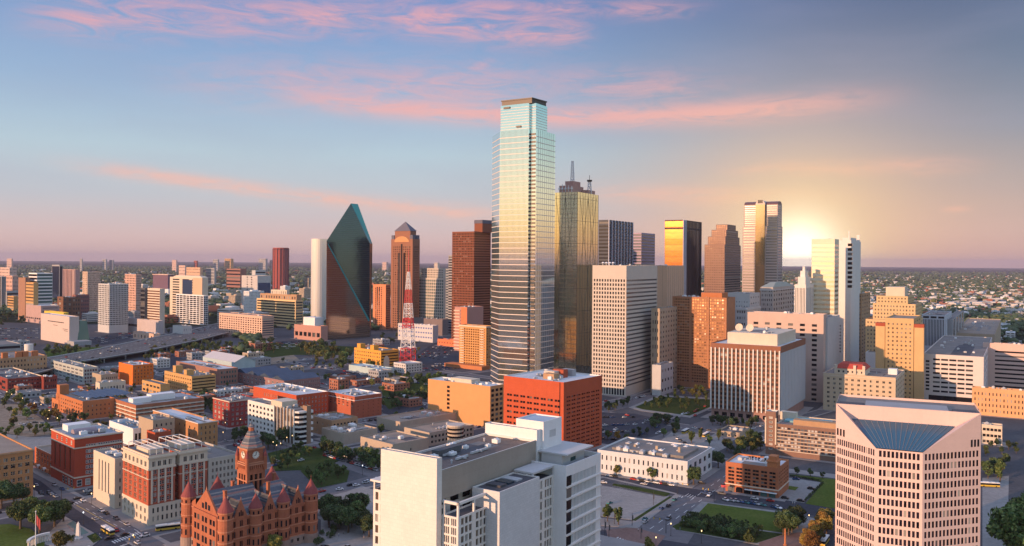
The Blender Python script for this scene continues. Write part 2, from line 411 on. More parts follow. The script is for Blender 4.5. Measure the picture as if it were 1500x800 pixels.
def place(xl, xc, xr, yt, yb, th=31, anchor='C'):
    """solve a box from image columns: near corner xc, left end xl, right end xr, roof line yt and base line yb at the anchor"""
    u, v = axes(th); ax = dict(L=xl, C=xc, R=xr)[anchor]
    A = G(ax, yb); A.x = slope(ax, (yt+yb)/2)*A.y; z = zat(ax, yt, A.y)
    C = A
    if anchor == 'L': C = A+(-v)*isect(A, -v, xc, yt)
    if anchor == 'R': C = A+(-u)*isect(A, -u, xc, yt)
    return C, u, v, isect(C, u, xr, yt), isect(C, v, xl, yt), z
def bld(label, geo, wall, sl=None, sr=None, name='office_building', cat='building', glass=gl, roof=roofgr, units=3, walk=True, corn=None, group=None, edge=None, pp=1.0, z0=0, depthmin=10, sb=None):
    C, u, v, LU, LV, z = geo
    LU, LV = max(LU, depthmin), max(LV, depthmin)
    root = empty(name, (C.x, C.y, 0), label, cat, group)
    block(root, C, u, v, LU, LV, z0, z, wall, sl, sr, glass, roof, pp, edge=edge, sb=sb)
    if corn: band(root, C, u, v, LU, LV, z-corn[1]-corn[2], z-corn[2], corn[0], corn[3])
    if units: clutter(root, C, u, v, LU, LV, z-pp, units, len(label))
    foot(C, u, v, LU, LV)
    if walk: sidewalk(C, u, v, LU, LV)
    return root, C, u, v, LU, LV, z
# ================================================================== western brick district (streets turned 44 degrees)
T = 44
# tan brick warehouse with arched windows, left edge
g = place(-95, -45, 48.8, 658, 727, T, 'R')
r_, C, u, v, LU, LV, z = bld('seven storey tan brick warehouse with arched top windows at the left frame edge', g, wallmat('tan orange brick', (.44, .22, .10), var=.14), S(6, 6, .6, .5), S(8, 6, .62, .55, 1.2, 1, 2.2, .4, 2, frame=cream), name='brick_warehouse', roof=rooftn, units=1, pp=.8, corn=(.5, .8, .2, tanb))
band(r_, C, u, v, LU, LV, z-7.2, z-6.7, .25, tanb, 'belt_course')
for k in range(8):
    mb = MB(); c = C+u*(1.2+(LU-2.4)*(k+.5)/8)-v*.06; w = (LU-2.4)/8*.31
    mb.poly([(*(c+u*w*math.cos(a)), z-9.3+w*.9*math.sin(a)) for a in [math.pi*i/8 for i in range(9)]]); part(mb, 'arch_window', gldk, r_)
# dark red brick corner block
g = place(75, 109, 180, 642, 716, T)
r_, C, u, v, LU, LV, z = bld('dark red brick block with pale cornice lines and grey roof, tall central window strips', g, wallmat('deep red brick', (.40, .07, .035), var=.1), S(4, 1, .34, 1, 3.2, 9, 7.5, .6, glass=gltan), None, roof=wallmat('blue grey roof', (.30, .34, .38), var=.12), units=3, corn=(.45, .7, .1, cream), edge=cream, name='brick_block')
band(r_, C, u, v, LU, LV, z-6.8, z-6.1, .3, cream, 'belt_course'); band(r_, C, u, v, LU, LV, 6.2, 7.0, .3, cream, 'belt_course')
pn = []; wb = MB()
for fl in range(6):
    for k in range(5):
        for q in range(3):
            c = C+u*(LU*.25+LU*.15*k+q*1.5)-v*.05; pn.append((c, 9+fl*(z-12)/6*1.02, 1.15, 2.1, u, -v, S(frame=white)))
for k in range(4): pn.append((C+v*(5+k*(LV-8)/4)-u*.05, z-3.6, 2.0, 2.6, v, -u, S(frame=white)))
for k in range(3): pn.append((C+u*(3+k*5)-v*.05, 3, 3, 4, u, -v, S(frame=white)))
for k in range(4): pn.append((C+v*(4+k*5)-u*.05, 3, 3, 4, v, -u, S(frame=white)))
make_panes(r_, pn, gl)
mb = MB(); mb.box(C+u*12+v*LV*.75, u, v, 7, 5, z-1, z+3.4); part(mb, 'penthouse', whitep, r_)
mb = MB(); c = C+u*LU*.42+v*LV*.45
pts = [(math.cos(a)*3.2, 3.0*math.sin(a)) for a in [math.pi*i/8 for i in range(9)]]
for i in range(8):
    p, q = pts[i], pts[i+1]; f = lambda s_, t_: (*(c+u*t_+v*s_[0]), z-.9+s_[1])
    mb.quad(f(p, -7), f(q, -7), f(q, 7), f(p, 7))
for t_ in (-7, 7): mb.poly([(*(c+u*t_+v*p[0]), z-.9+p[1]) for p in pts])
part(mb, 'vaulted_skylight', wallmat('mauve roof metal', (.30, .25, .28)), r_)
AX = (C.copy(), u.copy(), v.copy(), LV)
# low annex in line behind it
A2 = C+v*(LV+.5)
root = empty('brick_annex', (A2.x, A2.y, 0), 'low orange red brick annex of tall windows behind the dark red corner block', 'building')
LA = isect(A2, v, 48.5, 670); hz = zat(77, 667, A2.y)
block(root, A2+u*1, u, v, 26, LA, 0, hz, wallmat('orange red brick', (.50, .13, .05), var=.12), S(6, 2, .45, .72, 1.2, 5, 1.2, .4, frame=white), S(5, 3), roof=rooftn, edge=cream)
block(root, A2+u*9+v*4, u, v, 14, 12, hz-1, hz+5, orange, S(4, 1, .6, .5, frame=white), None, roof=roofgr)
for k in range(5):
    mb = MB(); c = A2+v*(4+k*LA/6)-u*.4
    for i in range(6):
        a, b = math.pi*i/6, math.pi*(i+1)/6
        f = lambda a_, o: (*(c+v*2.2*math.cos(a_)-u*o), 2.2+2.2*math.sin(a_))
        mb.quad(f(a, -.3), f(b, -.3), f(b, 1.6), f(a, 1.6))
    part(mb, 'awning', white if k % 2 else orange, root)
foot(A2, u, v, 27, LA); sidewalk(A2, u, v, 27, LA)
# white slab with slit windows
g = place(137, 168, 182, 672, 746, T)
r_, C, u, v, LU, LV, z = bld('pale stone slab with four dark vertical slits beside the ornate brick and stone block', g, cream, S(4, 1, .33, 1, 6.5, 7, 4, .7, glass=gldk), S(2, 6, .2, .5), roof=roofgr, units=2, name='stone_slab')
# ornate brick and stone block in two towers on a common base
root_pt = G(217, 771); u, v = axes(T)
C = root_pt; z = zat(217, 668, C.y); LV = isect(C, v, 179, 668); LU = isect(C, u, 304, 654)
root = empty('ornate_block', (C.x, C.y, 0), 'ornate brick and cream stone block in two towers with white roof frames', 'building')
obr = wallmat('courts red brick', (.40, .10, .055), var=.14)
u1 = isect(C, u, 257, 662); u2 = isect(C, u, 263.5, 662); hb = z*.29
block(root, C, u, v, LU, LV, 0, hb, cream, S(6, 2, .4, .6, 1.5, 1, 1.2, .5, 2), S(12, 2, .4, .62, 1.5, 1, 1, .5), roof=roofgr, pp=.3)
for a, b in ((0, u1), (u2, LU)):
    Cc = C+u*a
    block(root, Cc, u, v, b-a, LV*.97, hb+.01, z*.80, obr, S(5, 6, .55, .78, 1.0, .8, .3, .4, 2, frame=cream), S(3, 6, .66, .72, 1.0, .8, .3, .4, 2, frame=white), roof=None)
    block(root, Cc, u, v, b-a, LV*.97, z*.80+.01, z, cream, S(6, 1, .5, .6, 1.4, .3, 2.6, .4, 2), S(4, 1, .6, .6, 1.4, .3, 2.6, .4, 2), roof=roofgr, pp=1.0, edge=brick)
    band(root, Cc, u, v, b-a, LV*.97, z-1.9, z-1.0, .7, cream); band(root, Cc, u, v, b-a, LV*.97, z*.80-.4, z*.80+.5, .35, cream, 'belt_course'); band(root, Cc, u, v, b-a, LV*.97, z*.66, z*.66+.4, .2, cream, 'belt_course')
    for q in range(4):
        mb = MB(); mb.box(Cc+u*((b-a)*(q+.5)/4-(.0))-v*.12, u, v, .5, .12, hb+.6, z*.8-.5); part(mb, 'pilaster', cream, root)
    mb = MB(); q = (b-a)
    for i in range(4):
        for j in (0, 1):
            p = Cc+u*(2+(q-4)*i/3)+v*(3+j*(LV*.8)); mb.bar((*p, z-1), (*p, z+2.6), .16)
        p0, p1 = Cc+u*(2+(q-4)*i/3)+v*3, Cc+u*(2+(q-4)*i/3)+v*(3+LV*.8); mb.bar((*p0, z+2.6), (*p1, z+2.6), .16)
    for j in (0, .5, 1): mb.bar((*(Cc+u*2+v*(3+j*LV*.8)), z+2.6), (*(Cc+u*(q-2)+v*(3+j*LV*.8)), z+2.6), .16)
    part(mb, 'roof_frame', white, root)
    mb = MB(); mb.box(Cc+u*q*.5+v*LV*.45, u, v, q*.28, LV*.22, z-1, z+1.4); part(mb, 'penthouse', cream, root)
    clutter(root, Cc, u, v, q, LV, z-1, 2)
mb = MB(); mb.box(C+u*(u1+u2)/2+v*LV*.55, u, v, (u2-u1)/2+.1, LV*.3, hb, z-6); part(mb, 'wall', dkgrey, root)
foot(C, u, v, LU, LV); sidewalk(C, u, v, LU, LV, 6)
# plain pale stone annex to its right
C2 = C+u*(LU+.6); L2 = isect(C2, u, 352, 665)
root = empty('stone_annex', (C2.x, C2.y, 0), 'plain pale stone block of paired windows left of the courthouse clock tower', 'building')
block(root, C2, u, v, L2, LV*1.25, 0, zat(305, 672, C2.y), wallmat('grey limestone', (.46, .42, .36), var=.1), None, S(7, 7, .5, .55, 1.5, 3, 1.5, .4, 2), roof=roofgr)
clutter(root, C2, u, v, L2, LV*1.2, zat(305, 672, C2.y)-1, 4, 3); foot(C2, u, v, L2, LV*1.25); sidewalk(C2, u, v, L2, LV*1.25)
# small tan block with red lift house behind
bld('small tan block with a blank orange lit side behind the ornate block roof frames', place(203, 224, 256, 616, 660, T), tan, None, S(4, 4, .3, .4), units=2, roof=rooftn)
bld('low red brick lift house with two pale bands behind the ornate block', place(215, 227, 251, 634, 668, T), redb, None, S(3, 2, .5, .4), units=2, name='lift_house')
bld('blue roofed low white garage behind the dark red corner block', place(160, 195, 224, 628, 655, T), whitep, None, S(5, 1, .7, .5, 1, 1, 1, glass=gldk), units=4, roof=wallmat('blue roof', (.2, .3, .36), var=.3))
bld('long orange sided brick warehouse with a plain white roof and stone front', place(224, 290, 319, 620, 660, T), wallmat('ochre brick', (.46, .23, .10), var=.16), S(9, 3, .2, .35, 1, 2, 2), S(4, 4, .3, .55, 1, 2, 2, frame=tan), roof=roofwh, units=2, name='brick_warehouse', corn=(.3, .5, .1, white))
r_, C, u, v, LU, LV, z = bld('red brick parking garage with open white framed decks and a grey blue roof', place(167.5, 199, 299, 593.6, 620, T), wallmat('garage brick', (.38, .15, .08), var=.14), S(4, 4, .74, .62, .8, 0, 2.2, 1.2, glass=gldk, name='opening'), S(10, 4, .78, .62, 1.2, 0, 2.2, 1.2, glass=gldk, name='opening'), roof=wallmat('blue grey roof', (.30, .34, .38)), units=6, name='parking_garage')
for k in range(4): band(r_, C, u, v, LU, LV, (z-2.2)/4*(k+1)-2.0, (z-2.2)/4*(k+1)-1.4+.6, .12, cream, 'deck_edge')
mb = MB(); mb.box(C+u*LU*.52+v*LV*.5, u, v, 11, 5, z-1, z+4.4); part(mb, 'penthouse', whitep, r_)
mb = MB(); mb.box(C+u*LU*.18+v*LV*.4, u, v, 8, 5, z-1, z+3.4); part(mb, 'penthouse', whitep, r_)
r_, C, u, v, LU, LV, z = bld('orange lit L shaped brick building with a corner tower and solar roof', place(82, 121, 168, 588, 615.5, T), wallmat('rust brick', (.46, .17, .07), var=.14), S(12, 4, .42, .42, 1, 1, 2), S(6, 3, .28, .4, 3, 2, 3), roof=roofgr, units=2)
mb = MB(); mb.box(C+u*4+v*(LV-6), u, v, 4, 4, 0, z+8); part(mb, 'tower', wallmat('rust brick', (0, 0, 0)), r_)
mb = MB()
for k in range(6): 
    c = C+u*(12+k*6.5)+v*LV*.5; mb.poly([(*(c-u*3-v*22), z-.3), (*(c+u*2.4-v*22), z+1.6), (*(c+u*2.4+v*22), z+1.6), (*(c-u*3+v*22), z-.3)])
part(mb, 'solar_array', plain('solar panel', (.02, .03, .06), .25), r_)
bld('low orange wing beside the L shaped brick building', place(76, 86, 93, 586, 603, T), orange, S(3, 1, .5, .4), None, units=0)
bld('dark red brick store with white capped parapet at the far left', place(-30, 11, 63, 555, 574, T), dkbrick, S(4, 2, .5, .45), S(12, 3, .6, .4, 1, 1, 1.5), units=8, roof=roofdk, edge=cream, name='brick_store')
bld('lower dark red brick store adjoining the white capped one', place(60, 64, 84, 552, 571, T), dkbrick, None, S(6, 2, .5, .4), units=4, roof=roofgr, name='brick_store')
r_, C, u, v, LU, LV, z = bld('tan brick loft building with turret like roof tops at the far left', place(-40, -12, 69, 526, 556, T), tanb, S(5, 4), S(16, 4, .4, .45), units=3, roof=roofgr)
for k in (.25, .5, .62, .8):
    mb = MB(); mb.box(C+u*LU*k+v*6, u, v, 3, 3, z-1, z+6); part(mb, 'turret', wallmat('rust brick', (0, 0, 0)), r_)
bld('grey concrete garage of three decks left of the white tank', place(-40, -20, 31, 506, 530, T), grey, None, S(1, 3, 1, .5, 1, 0, 1, .8, glass=gldk, name='opening'), units=0, roof=roofgr, name='parking_garage')
c = G(42, 540); root = empty('water_tank', (*c, 0), 'white drum shaped tank raised above the brick roofs at the far left', 'tank')
mb = MB(); mb.cyl(c, 5.2, zat(42, 514, c.y), zat(42, 504, c.y), 16); part(mb, 'drum', white, root)
mb = MB()
for a in range(4): mb.bar((c.x+4*math.cos(a*1.57), c.y+4*math.sin(a*1.57), 0), (c.x+4*math.cos(a*1.57), c.y+4*math.sin(a*1.57), zat(42, 514, c.y)), .4)
part(mb, 'legs', metalu, root)
bld('pale green grey office with large white framed windows and dark right wing', place(74, 122, 144, 539, 562, T), wallmat('green grey panel', (.42, .45, .42)), S(8, 4, .75, .6, 1, 0, 2, glass=glbl, frame=whitep), S(5, 4, .7, .6, glass=glbl, frame=brick), units=6, roof=roofgr)
bld('plain bright orange painted brick block with a red roof box', place(174, 194.5, 225, 535, 565, T), wallmat('bright orange paint', (.66, .17, .03), var=.04), None, S(6, 6, .3, .5), roof=roofwh, units=3, name='brick_block')
bld('low tan shop building in front of the bright orange block', place(135, 148, 173, 549, 567, T), tan, None, S(8, 2, .4, .4), units=3, roof=rooftn, name='shop')
bld('low cream shop with dark openings below the bright orange block', place(140, 146, 184, 561, 577, T), cream, None, S(8, 1, .5, .4, 1, 1, 2), units=4, name='shop')
r_, C, u, v, LU, LV, z = bld('yellow orange brick office with stepped roof boxes and striped right side', place(241, 281, 316, 551.5, 578, T), gold, S(12, 4, .5, .4, 1, 1, 2, .4, 2), S(1, 5, 1, .38, .6, 1, 1.5, .5, glass=gldk), units=4, roof=roofgr)
for a, h in ((.3, 5), (.7, 7)):
    mb = MB(); mb.box(C+u*6+v*LV*a, u, v, 4, 3.5, z-1, z+h); part(mb, 'penthouse', gold, r_)
bld('low yellow orange wing beside the stepped roof office', place(208, 235, 244, 563, 580, T), gold, S(5, 2, .7, .4), None, units=0)
bld('long brick plant with pale roof and square windows below the metal shed', place(258, 321, 348.5, 541, 565, T), wallmat('plum brick', (.32, .17, .13), var=.15), S(7, 1, .3, .4, 2, 6, 3, glass=glgr), S(6, 3, .55, .5, 1.5, 1, 1.5, glass=glgr), roof=roofwh, units=5, name='brick_plant')
# metal shed with pitched roof
u, v = axes(T); C = G(343, 545); LV = isect(C, v, 297, 529); LU = isect(C, u, 374, 519); ze = zat(343, 531, C.y)
root = empty('metal_shed', (*C, 0), 'large pale metal shed with a low pitched roof beyond the long brick plant', 'shed')
wb = MB(); m_ = C+u*LU/2; zr = ze+7
wb.poly([(*C, 0), (*(C+u*LU), 0), (*(C+u*LU), ze), (*m_, zr), (*C, ze)]); B = C+v*LV
wb.poly([(*B, 0), (*(B+u*LU), 0), (*(B+u*LU), ze), (*(B+u*LU/2), zr), (*B, ze)]); wb.quad((*C, 0), (*B, 0), (*B, ze), (*C, ze)); wb.quad((*(C+u*LU), 0), (*(B+u*LU), 0), (*(B+u*LU), ze), (*(C+u*LU), ze))
part(wb, 'wall', wallmat('pale blue metal', (.40, .50, .52)), root)
rb = MB(); rb.quad((*(C-v*1), ze+.05), (*(B+v*1), ze+.05), (*(B+u*LU/2+v*1), zr+.05), (*(m_-v*1), zr+.05)); rb.quad((*(C+u*LU-v*1), ze+.05), (*(B+u*LU+v*1), ze+.05), (*(B+u*LU/2+v*1), zr+.05), (*(m_-v*1), zr+.05)); part(rb, 'roof', wallmat('pale metal roof', (.5, .49, .5), var=.08), root); foot(C, u, v, LU, LV)
# hall with dark ridged roofs
u, v = axes(T); C = G(416, 574); LV = isect(C, v, 343, 551); LU = isect(C, u, 469, 534); ze = zat(416, 558, C.y)
root = empty('market_hall', (*C, 0), 'long brick market hall with dark blue ridged roofs beside the parking lots', 'hall')
block(root, C, u, v, LU, LV, 0, ze, wallmat('mauve brick', (.30, .17, .16), var=.14), S(12, 2, .45, .5, 1, 1, 1.5, frame=whitep), S(16, 2, .4, .5, 1, 1, 1.5, frame=whitep), roof=None)
for k in range(4):
    rb = MB(); a0, a1 = LV*k/4, LV*(k+1)/4; am = (a0+a1)/2; p = lambda a, b, zz: (*(C+v*a+u*b), zz)
    rb.quad(p(a0, 0, ze), p(a0, LU, ze), p(am, LU, ze+4.5), p(am, 0, ze+4.5)); rb.quad(p(a1, 0, ze), p(a1, LU, ze), p(am, LU, ze+4.5), p(am, 0, ze+4.5))
    rb.poly([p(a0, 0, ze), p(am, 0, ze+4.5), p(a1, 0, ze)]); part(rb, 'ridge_roof', wallmat('dark blue roof', (.05, .075, .12), var=.4, rough=.5), root)
foot(C, u, v, LU, LV)
bld('red brick block with white trimmed windows and cluttered grey roof', place(312, 336, 379, 588, 627, T), wallmat('maroon brick', (.32, .06, .05), var=.15), S(4, 5, .5, .55, 1, 1, 1.5, .3, frame=white), S(6, 5, .55, .55, 1, 1, 1.5, .3, 2, frame=white), units=9, corn=(.4, .8, .1, cream), name='brick_block')
r_, C, u, v, LU, LV, z = bld('big vermilion brick complex with broad white roof and white framed window grid', place(371, 434, 481, 579, 615, T), wallmat('vermilion brick', (0, 0, 0)), S(10, 3, .3, .5, 20, 2, 2.5, .3, frame=white), S(9, 5, .34, .5, 1, 1, 2, .3, frame=white), roof=roofwh, units=10, name='brick_complex', edge=whitep)
r_, C, u, v, LU, LV, z = bld('red brick wing with blank orange side and white roof joined to the vermilion complex', place(480.5, 519.5, 559, 581, 614, T), wallmat('rose brick', (.42, .12, .065), var=.12), S(6, 4, .4, .45, 1, 10, 1.5), S(5, 6, .12, .3, 1), roof=roofwh, units=5, name='brick_wing', edge=whitep)
band(r_, C, u, v, LU, LV, z-4, z-3.5, .2, white, 'belt_course')
bld('low tan brick block with dark window bays under a grey roof beside the white office', place(452, 486, 524, 616, 641, T), tanb, S(4, 2, .2, .3), S(7, 1, .5, .6, 1, 3, 1.2, glass=gldk), units=6, roof=roofgr)
# white modern office with brick stair tower
C = G(436, 653); u, v = axes(T); z = zat(436, 601, C.y); LV = isect(C, v, 363, 588); LU = isect(C, u, 459, 598)
root = empty('office_building', (*C, 0), 'white office with black square windows, white fins and a brown stair tower', 'building')
lv1 = isect(C, v, 402, 595)
block(root, C+v*lv1, u, v, LU, LV-lv1, 0, z-1, white, S(7, 6, .5, .5, 1, 0, 2, .5, glass=gldk), None, roof=roofgr)
block(root, C+v*5+u*.4, u, v, LU-.4, lv1-5, 0, z-.6, wallmat('brown glass panel', (.2, .16, .13)), S(6, 6, .8, .85, .2, 0, 1.2, .1, glass=gltan), None, roof=roofgr)
for k in range(7):
    mb = MB(); mb.box(C+v*(5+(lv1-5.6)*k/6)-u*.35, u, v, .5, .3, 0, z); part(mb, 'fin', white, root)
block(root, C+u*8, u, v, LU-10, 6, 0, z+2.2, wallmat('brown stair tower', (.28, .18, .12)), None, None, roof=roofgr)
for k in range(7):
    h0 = k*(z-1)/7
    mb = MB()
    pts = [C+u*8+v*0.2, C+u*5+v*.0, C+u*1.5+v*.8, C+v*4.8, C+u*8+v*4.8]
    mb.prism(pts, h0+1.9, h0+3.3, True, True); part(mb, 'balcony', white, root)
    mb = MB(); mb.prism([p+(C+u*6+v*3.5-p)*.1 for p in pts], h0, h0+1.9, False); part(mb, 'window_band', gldk, root)
for k in range(6):
    mb = MB(); mb.box(C+u*(LU-1)+v*2, u, v, 1, 2, k*z/6+1.2, k*z/6+3.2); part(mb, 'balcony', white, root)
mb = MB(); mb.box(C+u*LU*.5+v*lv1*.9, u, v, 7, 8, z-1, z+3.6); part(mb, 'penthouse', cream, root)
clutter(root, C, u, v, LU, LV, z-1.4, 6); foot(C, u, v, LU, LV); sidewalk(C, u, v, LU, LV)
# windowless tan blocks
tanc = wallmat('tan concrete', (.44, .36, .28), var=.10, joint=(44, 5, 2.5, .08))
bld('windowless tan concrete block nearest the street tree row', place(471, 504, 553, 635, 652, T), tanc, None, None, roof=rooftn, units=7)
bld('windowless tan concrete block with a big flat roof behind the white county building', place(528, 575, 628, 651, 673, T), tanc, None, S(1, 1, .04, .2), roof=rooftn, units=3)
bld('long low tan roofed block running back beyond the windowless blocks', place(552, 586, 692, 618, 634, T), tanc, None, None, roof=rooftn, units=6, walk=False)
bld('low tan wing of dark square windows around a sunken court', place(592, 629, 694, 634, 654, T), tanc, None, S(12, 2, .6, .5, 1, 1, 1.5, .6, glass=gldk), roof=rooftn, units=5, walk=False)
c = G(667, 668); root = empty('round_stair_tower', (*c, 0), 'round tan stair drum of window rings beside the sunken court', 'tower')
mb = MB(); z = zat(667, 622, c.y); mb.cyl(c, 6, 0, z, 20); part(mb, 'wall', tanc, root)
for k in range(3):
    mb = MB(); mb.cyl(c, 6.08, z-9+k*2.8, z-7.6+k*2.8, 20); part(mb, 'window_band', gldk, root)
mb = MB(); mb.cyl(c, 6.5, z-.8, z+.3, 20); part(mb, 'cornice', beige, root)
# orange and red blocks
r_, C, u, v, LU, LV, z = bld('plain orange office block with one column of windows and gridded right side', place(627, 718, 738, 566, 627, 37), wallmat('apricot stucco', (.60, .31, .13), var=.07, joint=(37, 6, 3.6, .06)), None, S(3, 8, .7, .6, .6, 0, 2, .5, glass=gldk), roof=roofwh, units=7, edge=white)
pn = [(C+v*LV*.66-u*.05, z-5-k*3.7, 3.2, 2.2, v, -u, S()) for k in range(6)]; make_panes(r_, pn, gldk)
mb = MB(); mb.box(C+u*LU*.5+v*LV*.5, u, v, 6, 12, z-1, z+3); part(mb, 'penthouse', cream, r_)
C, u, v, LU, LV, z = place(738, 826, 882, 549.5, 652, 38, 'R')
r_, C, u, v, LU, LV, z = bld('vermilion brick tower block of narrow dark window slots and white roof plant', (C, u, v, LU, LV, z), redb, S(8, 10, .78, .38, 2.5, 0, 12, .6, 2, glass=gldk), S(7, 15, .78, .42, 3, 0, 10, .6, 2, glass=gldk), roof=roofwh, units=5, edge=white, name='brick_tower')
for k in range(5):
    mb = MB(); mb.box(C+u*(LU*.3+k*6)+v*(LV*.4+(k % 2)*4), u, v, 3.6-k*.3, 5, z-1, z+3.2+(k*37 % 3)); part(mb, 'cooling_tower', [tanb, beige, brick, tan, grey][k], r_)
mb = MB(); mb.box(C-u*.06+v*3.4, u, v, .06, .35, 2, z-.5); part(mb, 'joint', gldk, r_)
# ================================================================== downtown east (streets turned 31 degrees)
T = 31
r_, C, u, v, LU, LV, z = bld('beige precast tower with square window grid on its left face and ribbed right face', place(868, 917, 963, 389, 581, T), beige, S(12, 26, .55, .62, 1, 9, 14.0, 1.2, glass=gldk), S(1, 26, 1, .42, .3, 9, 14.0, .8, glass=glassmat('grey ribbon glass', (.10, .095, .095), (.16, .15, .15), pb=.02)), roof=roofgr, units=3, name='office_tower', cat='tower')
pn = [(C+v*(1+(LV-2)*(k+.5)/12)-u*.04, 4.5, 2.0, 7, v, -u, S()) for k in range(12)]; make_panes(r_, pn, gldk)
for k in range(4):      # dishes and gear on its roof
    p = C+v*(LV*.75-k*4)+u*5; mb = MB(); mb.bar((*p, z-1), (*p, z+3), .2); mb.cyl(p+u*.6, 2.0, z+2.4, z+3.6, 12, .6); part(mb, 'satellite_dish', whitep, r_)
bld('blank orange lit slab with vertical joints behind the beige grid tower', place(952, 977, 1002, 389, 545, T), wallmat('peach panel', (.62, .40, .27), var=.03), S(2, 1, .02, 1, 1, 0, 0, .3, glass=gldk), S(8, 1, .12, 1, 1, 0, 2, .2, glass=gldk), units=2, name='office_tower', cat='tower', walk=False)
bld('low tan apartment block between the beige grid tower and the brown brick slab', place(955, 966, 1000, 452, 575, T), tan, S(3, 10, .4, .45), S(9, 16, .35, .45, .5, 3, 2), units=3, walk=False)
bld('small pale block at the foot of the beige grid tower', place(962, 968, 986, 535, 580, T), ltgrey, None, S(4, 3, .5, .3), units=1, walk=False)
# brown brick slab
r_, C, u, v, LU, LV, z = bld('brown brick slab tower of close window bays and blank dark right side', place(985, 1065, 1077, 434, 565.5, T, 'L'), wallmat('umber brick', (.40, .19, .10), var=.2, fine=2), S(22, 30, .72, .5, .6, 6, 1.5, .3, glass=glassmat('bronze bay', (.09, .045, .025), (.42, .22, .10), rough=.2, metal=.6, blind=(.5, .42, .34), pb=.1)), None, roof=roofgr, units=8, name='brick_tower', cat='tower')
for k in (0.02, .33, .66, .98):
    mb = MB(); mb.box(C+v*LV*k-u*.4, u, v, .5, 1.1, 0, z); part(mb, 'pier', wallmat('umber brick', (0, 0, 0)), r_)
mb = MB(); mb.box(C+v*LV*.3+u*LU*.5, u, v, LU*.35, 12, z-1, z+5); part(mb, 'penthouse', wallmat('rust brick', (0, 0, 0)), r_)
# white fin bank
C, u, v, LU, LV, z = place(1041, 1143.5, 1180, 502, 611, T, 'L')
root = empty('office_building', (*C, 0), 'brown office box with white vertical fins and a blank grey right wall', 'building')
brz = glassmat('bronze bay glass', (.05, .025, .018), (.12, .055, .03), rough=.2, pb=.05)
block(root, C, u, v, LU, LV, 9, z, wallmat('bronze panel', (.26, .115, .07), var=.1), S(16, 14, .7, .6, .8, 0, 4.5, .3, glass=brz), None, roof=roofwh)
block(root, C+u*1.2+v*1.2, u, v, LU-2, LV-2, 0, 8.99, wallmat('rose base', (.34, .20, .17)), S(8, 1, .6, .6, 1, 1, 2, 1, glass=gldk), None, roof=None)
mb = MB(); mb.quad((*(C-v*.06), 9.1), (*(C-v*.06+u*LU), 9.1), (*(C-v*.06+u*LU), z-6), (*(C-v*.06), z-6)); part(mb, 'side_wall', wallmat('blue grey panel', (.46, .46, .48), var=.05), root)
for k in range(17):
    mb = MB(); mb.box(C+v*(.8+(LV-1.6)*k/16)-u*.55, u, v, .55, .55, 8.6, z-4); part(mb, 'fin', white, root)
for k in range(18):
    mb = MB(); mb.box(C+u*(.8+(LU-1.6)*k/17)-v*.2, u, v, .14, .14, 9, z-6.2); part(mb, 'rib', ltgrey, root)
mb = MB(); mb.box(C+u*LU*.5+v*LV*.46, u, v, LU*.36, LV*.36, z-1, z+9.5); part(mb, 'penthouse', cream, root)
for k, q in enumerate((.45, .3)):
    p = C+v*LV*(.72-k*.16)+u*LU*.3; mb = MB(); mb.cyl(p, .5, z+9, z+12, 8)
    a = Vector((-u.x, -u.y, .35)).normalized(); X = Vector((v.x, v.y, 0)); Yv = a.cross(X); c3 = Vector((*p, z+13))
    ring = [c3+(X*math.cos(t_)+Yv*math.sin(t_))*3.6+a*.9 for t_ in [2*math.pi*i/16 for i in range(16)]]
    for i in range(16): mb.poly([tuple(c3), tuple(ring[i]), tuple(ring[(i+1) % 16])])
    part(mb, 'satellite_dish', cream, root)
clutter(root, C, u, v, LU, LV, z+9.5, 4); foot(C, u, v, LU, LV); sidewalk(C, u, v, LU, LV, 7)
# group behind it
bld('pale blank office box behind the brown brick slab', place(1064, 1098, 1113, 430, 555, T), ltgrey, S(8, 18, .3, .25, 2, 0, 8), S(4, 14, .3, .3), units=4, walk=False)
bld('small pale block with a domed cornice beside the pale blank box', place(1078, 1093, 1114, 451, 560, T), ltgrey, S(4, 12, .5, .4), S(5, 12, .5, .4, 1, 0, 4), units=0, walk=False, corn=(.8, 1.2, 2, ltgrey))
r_, C, u, v, LU, LV, z = bld('grey stone hotel with arched crown windows under a green hipped roof', place(1114, 1132, 1163, 421, 545, T), wallmat('pearl stone', (.44, .40, .37)), S(6, 18, .45, .5), S(9, 18, .45, .5), units=0, walk=False, corn=(.8, 1.5, 3, ltgrey), name='hotel', cat='hotel')
mb = MB(); mb.prism([C, C+u*LU, C+u*LU+v*LV, C+v*LV], z+.02, z+6, True, False, .45); part(mb, 'hipped_roof', wallmat('verdigris', (.32, .36, .32)), r_)
bld('long pink banded office slab behind the white fin box', place(1095, 1206, 1212, 461, 590, T), wallmat('salmon panel', (.54, .41, .35), var=.08), S(6, 16, .42, .5, 3, 0, 9, .4, glass=gldk), None, units=3, roof=roofwh, name='office_slab', walk=False)
bld('blank pale concrete block right of the pink banded slab', place(1208, 1212, 1230, 466, 588, T), ltgrey, None, None, units=1, walk=False)
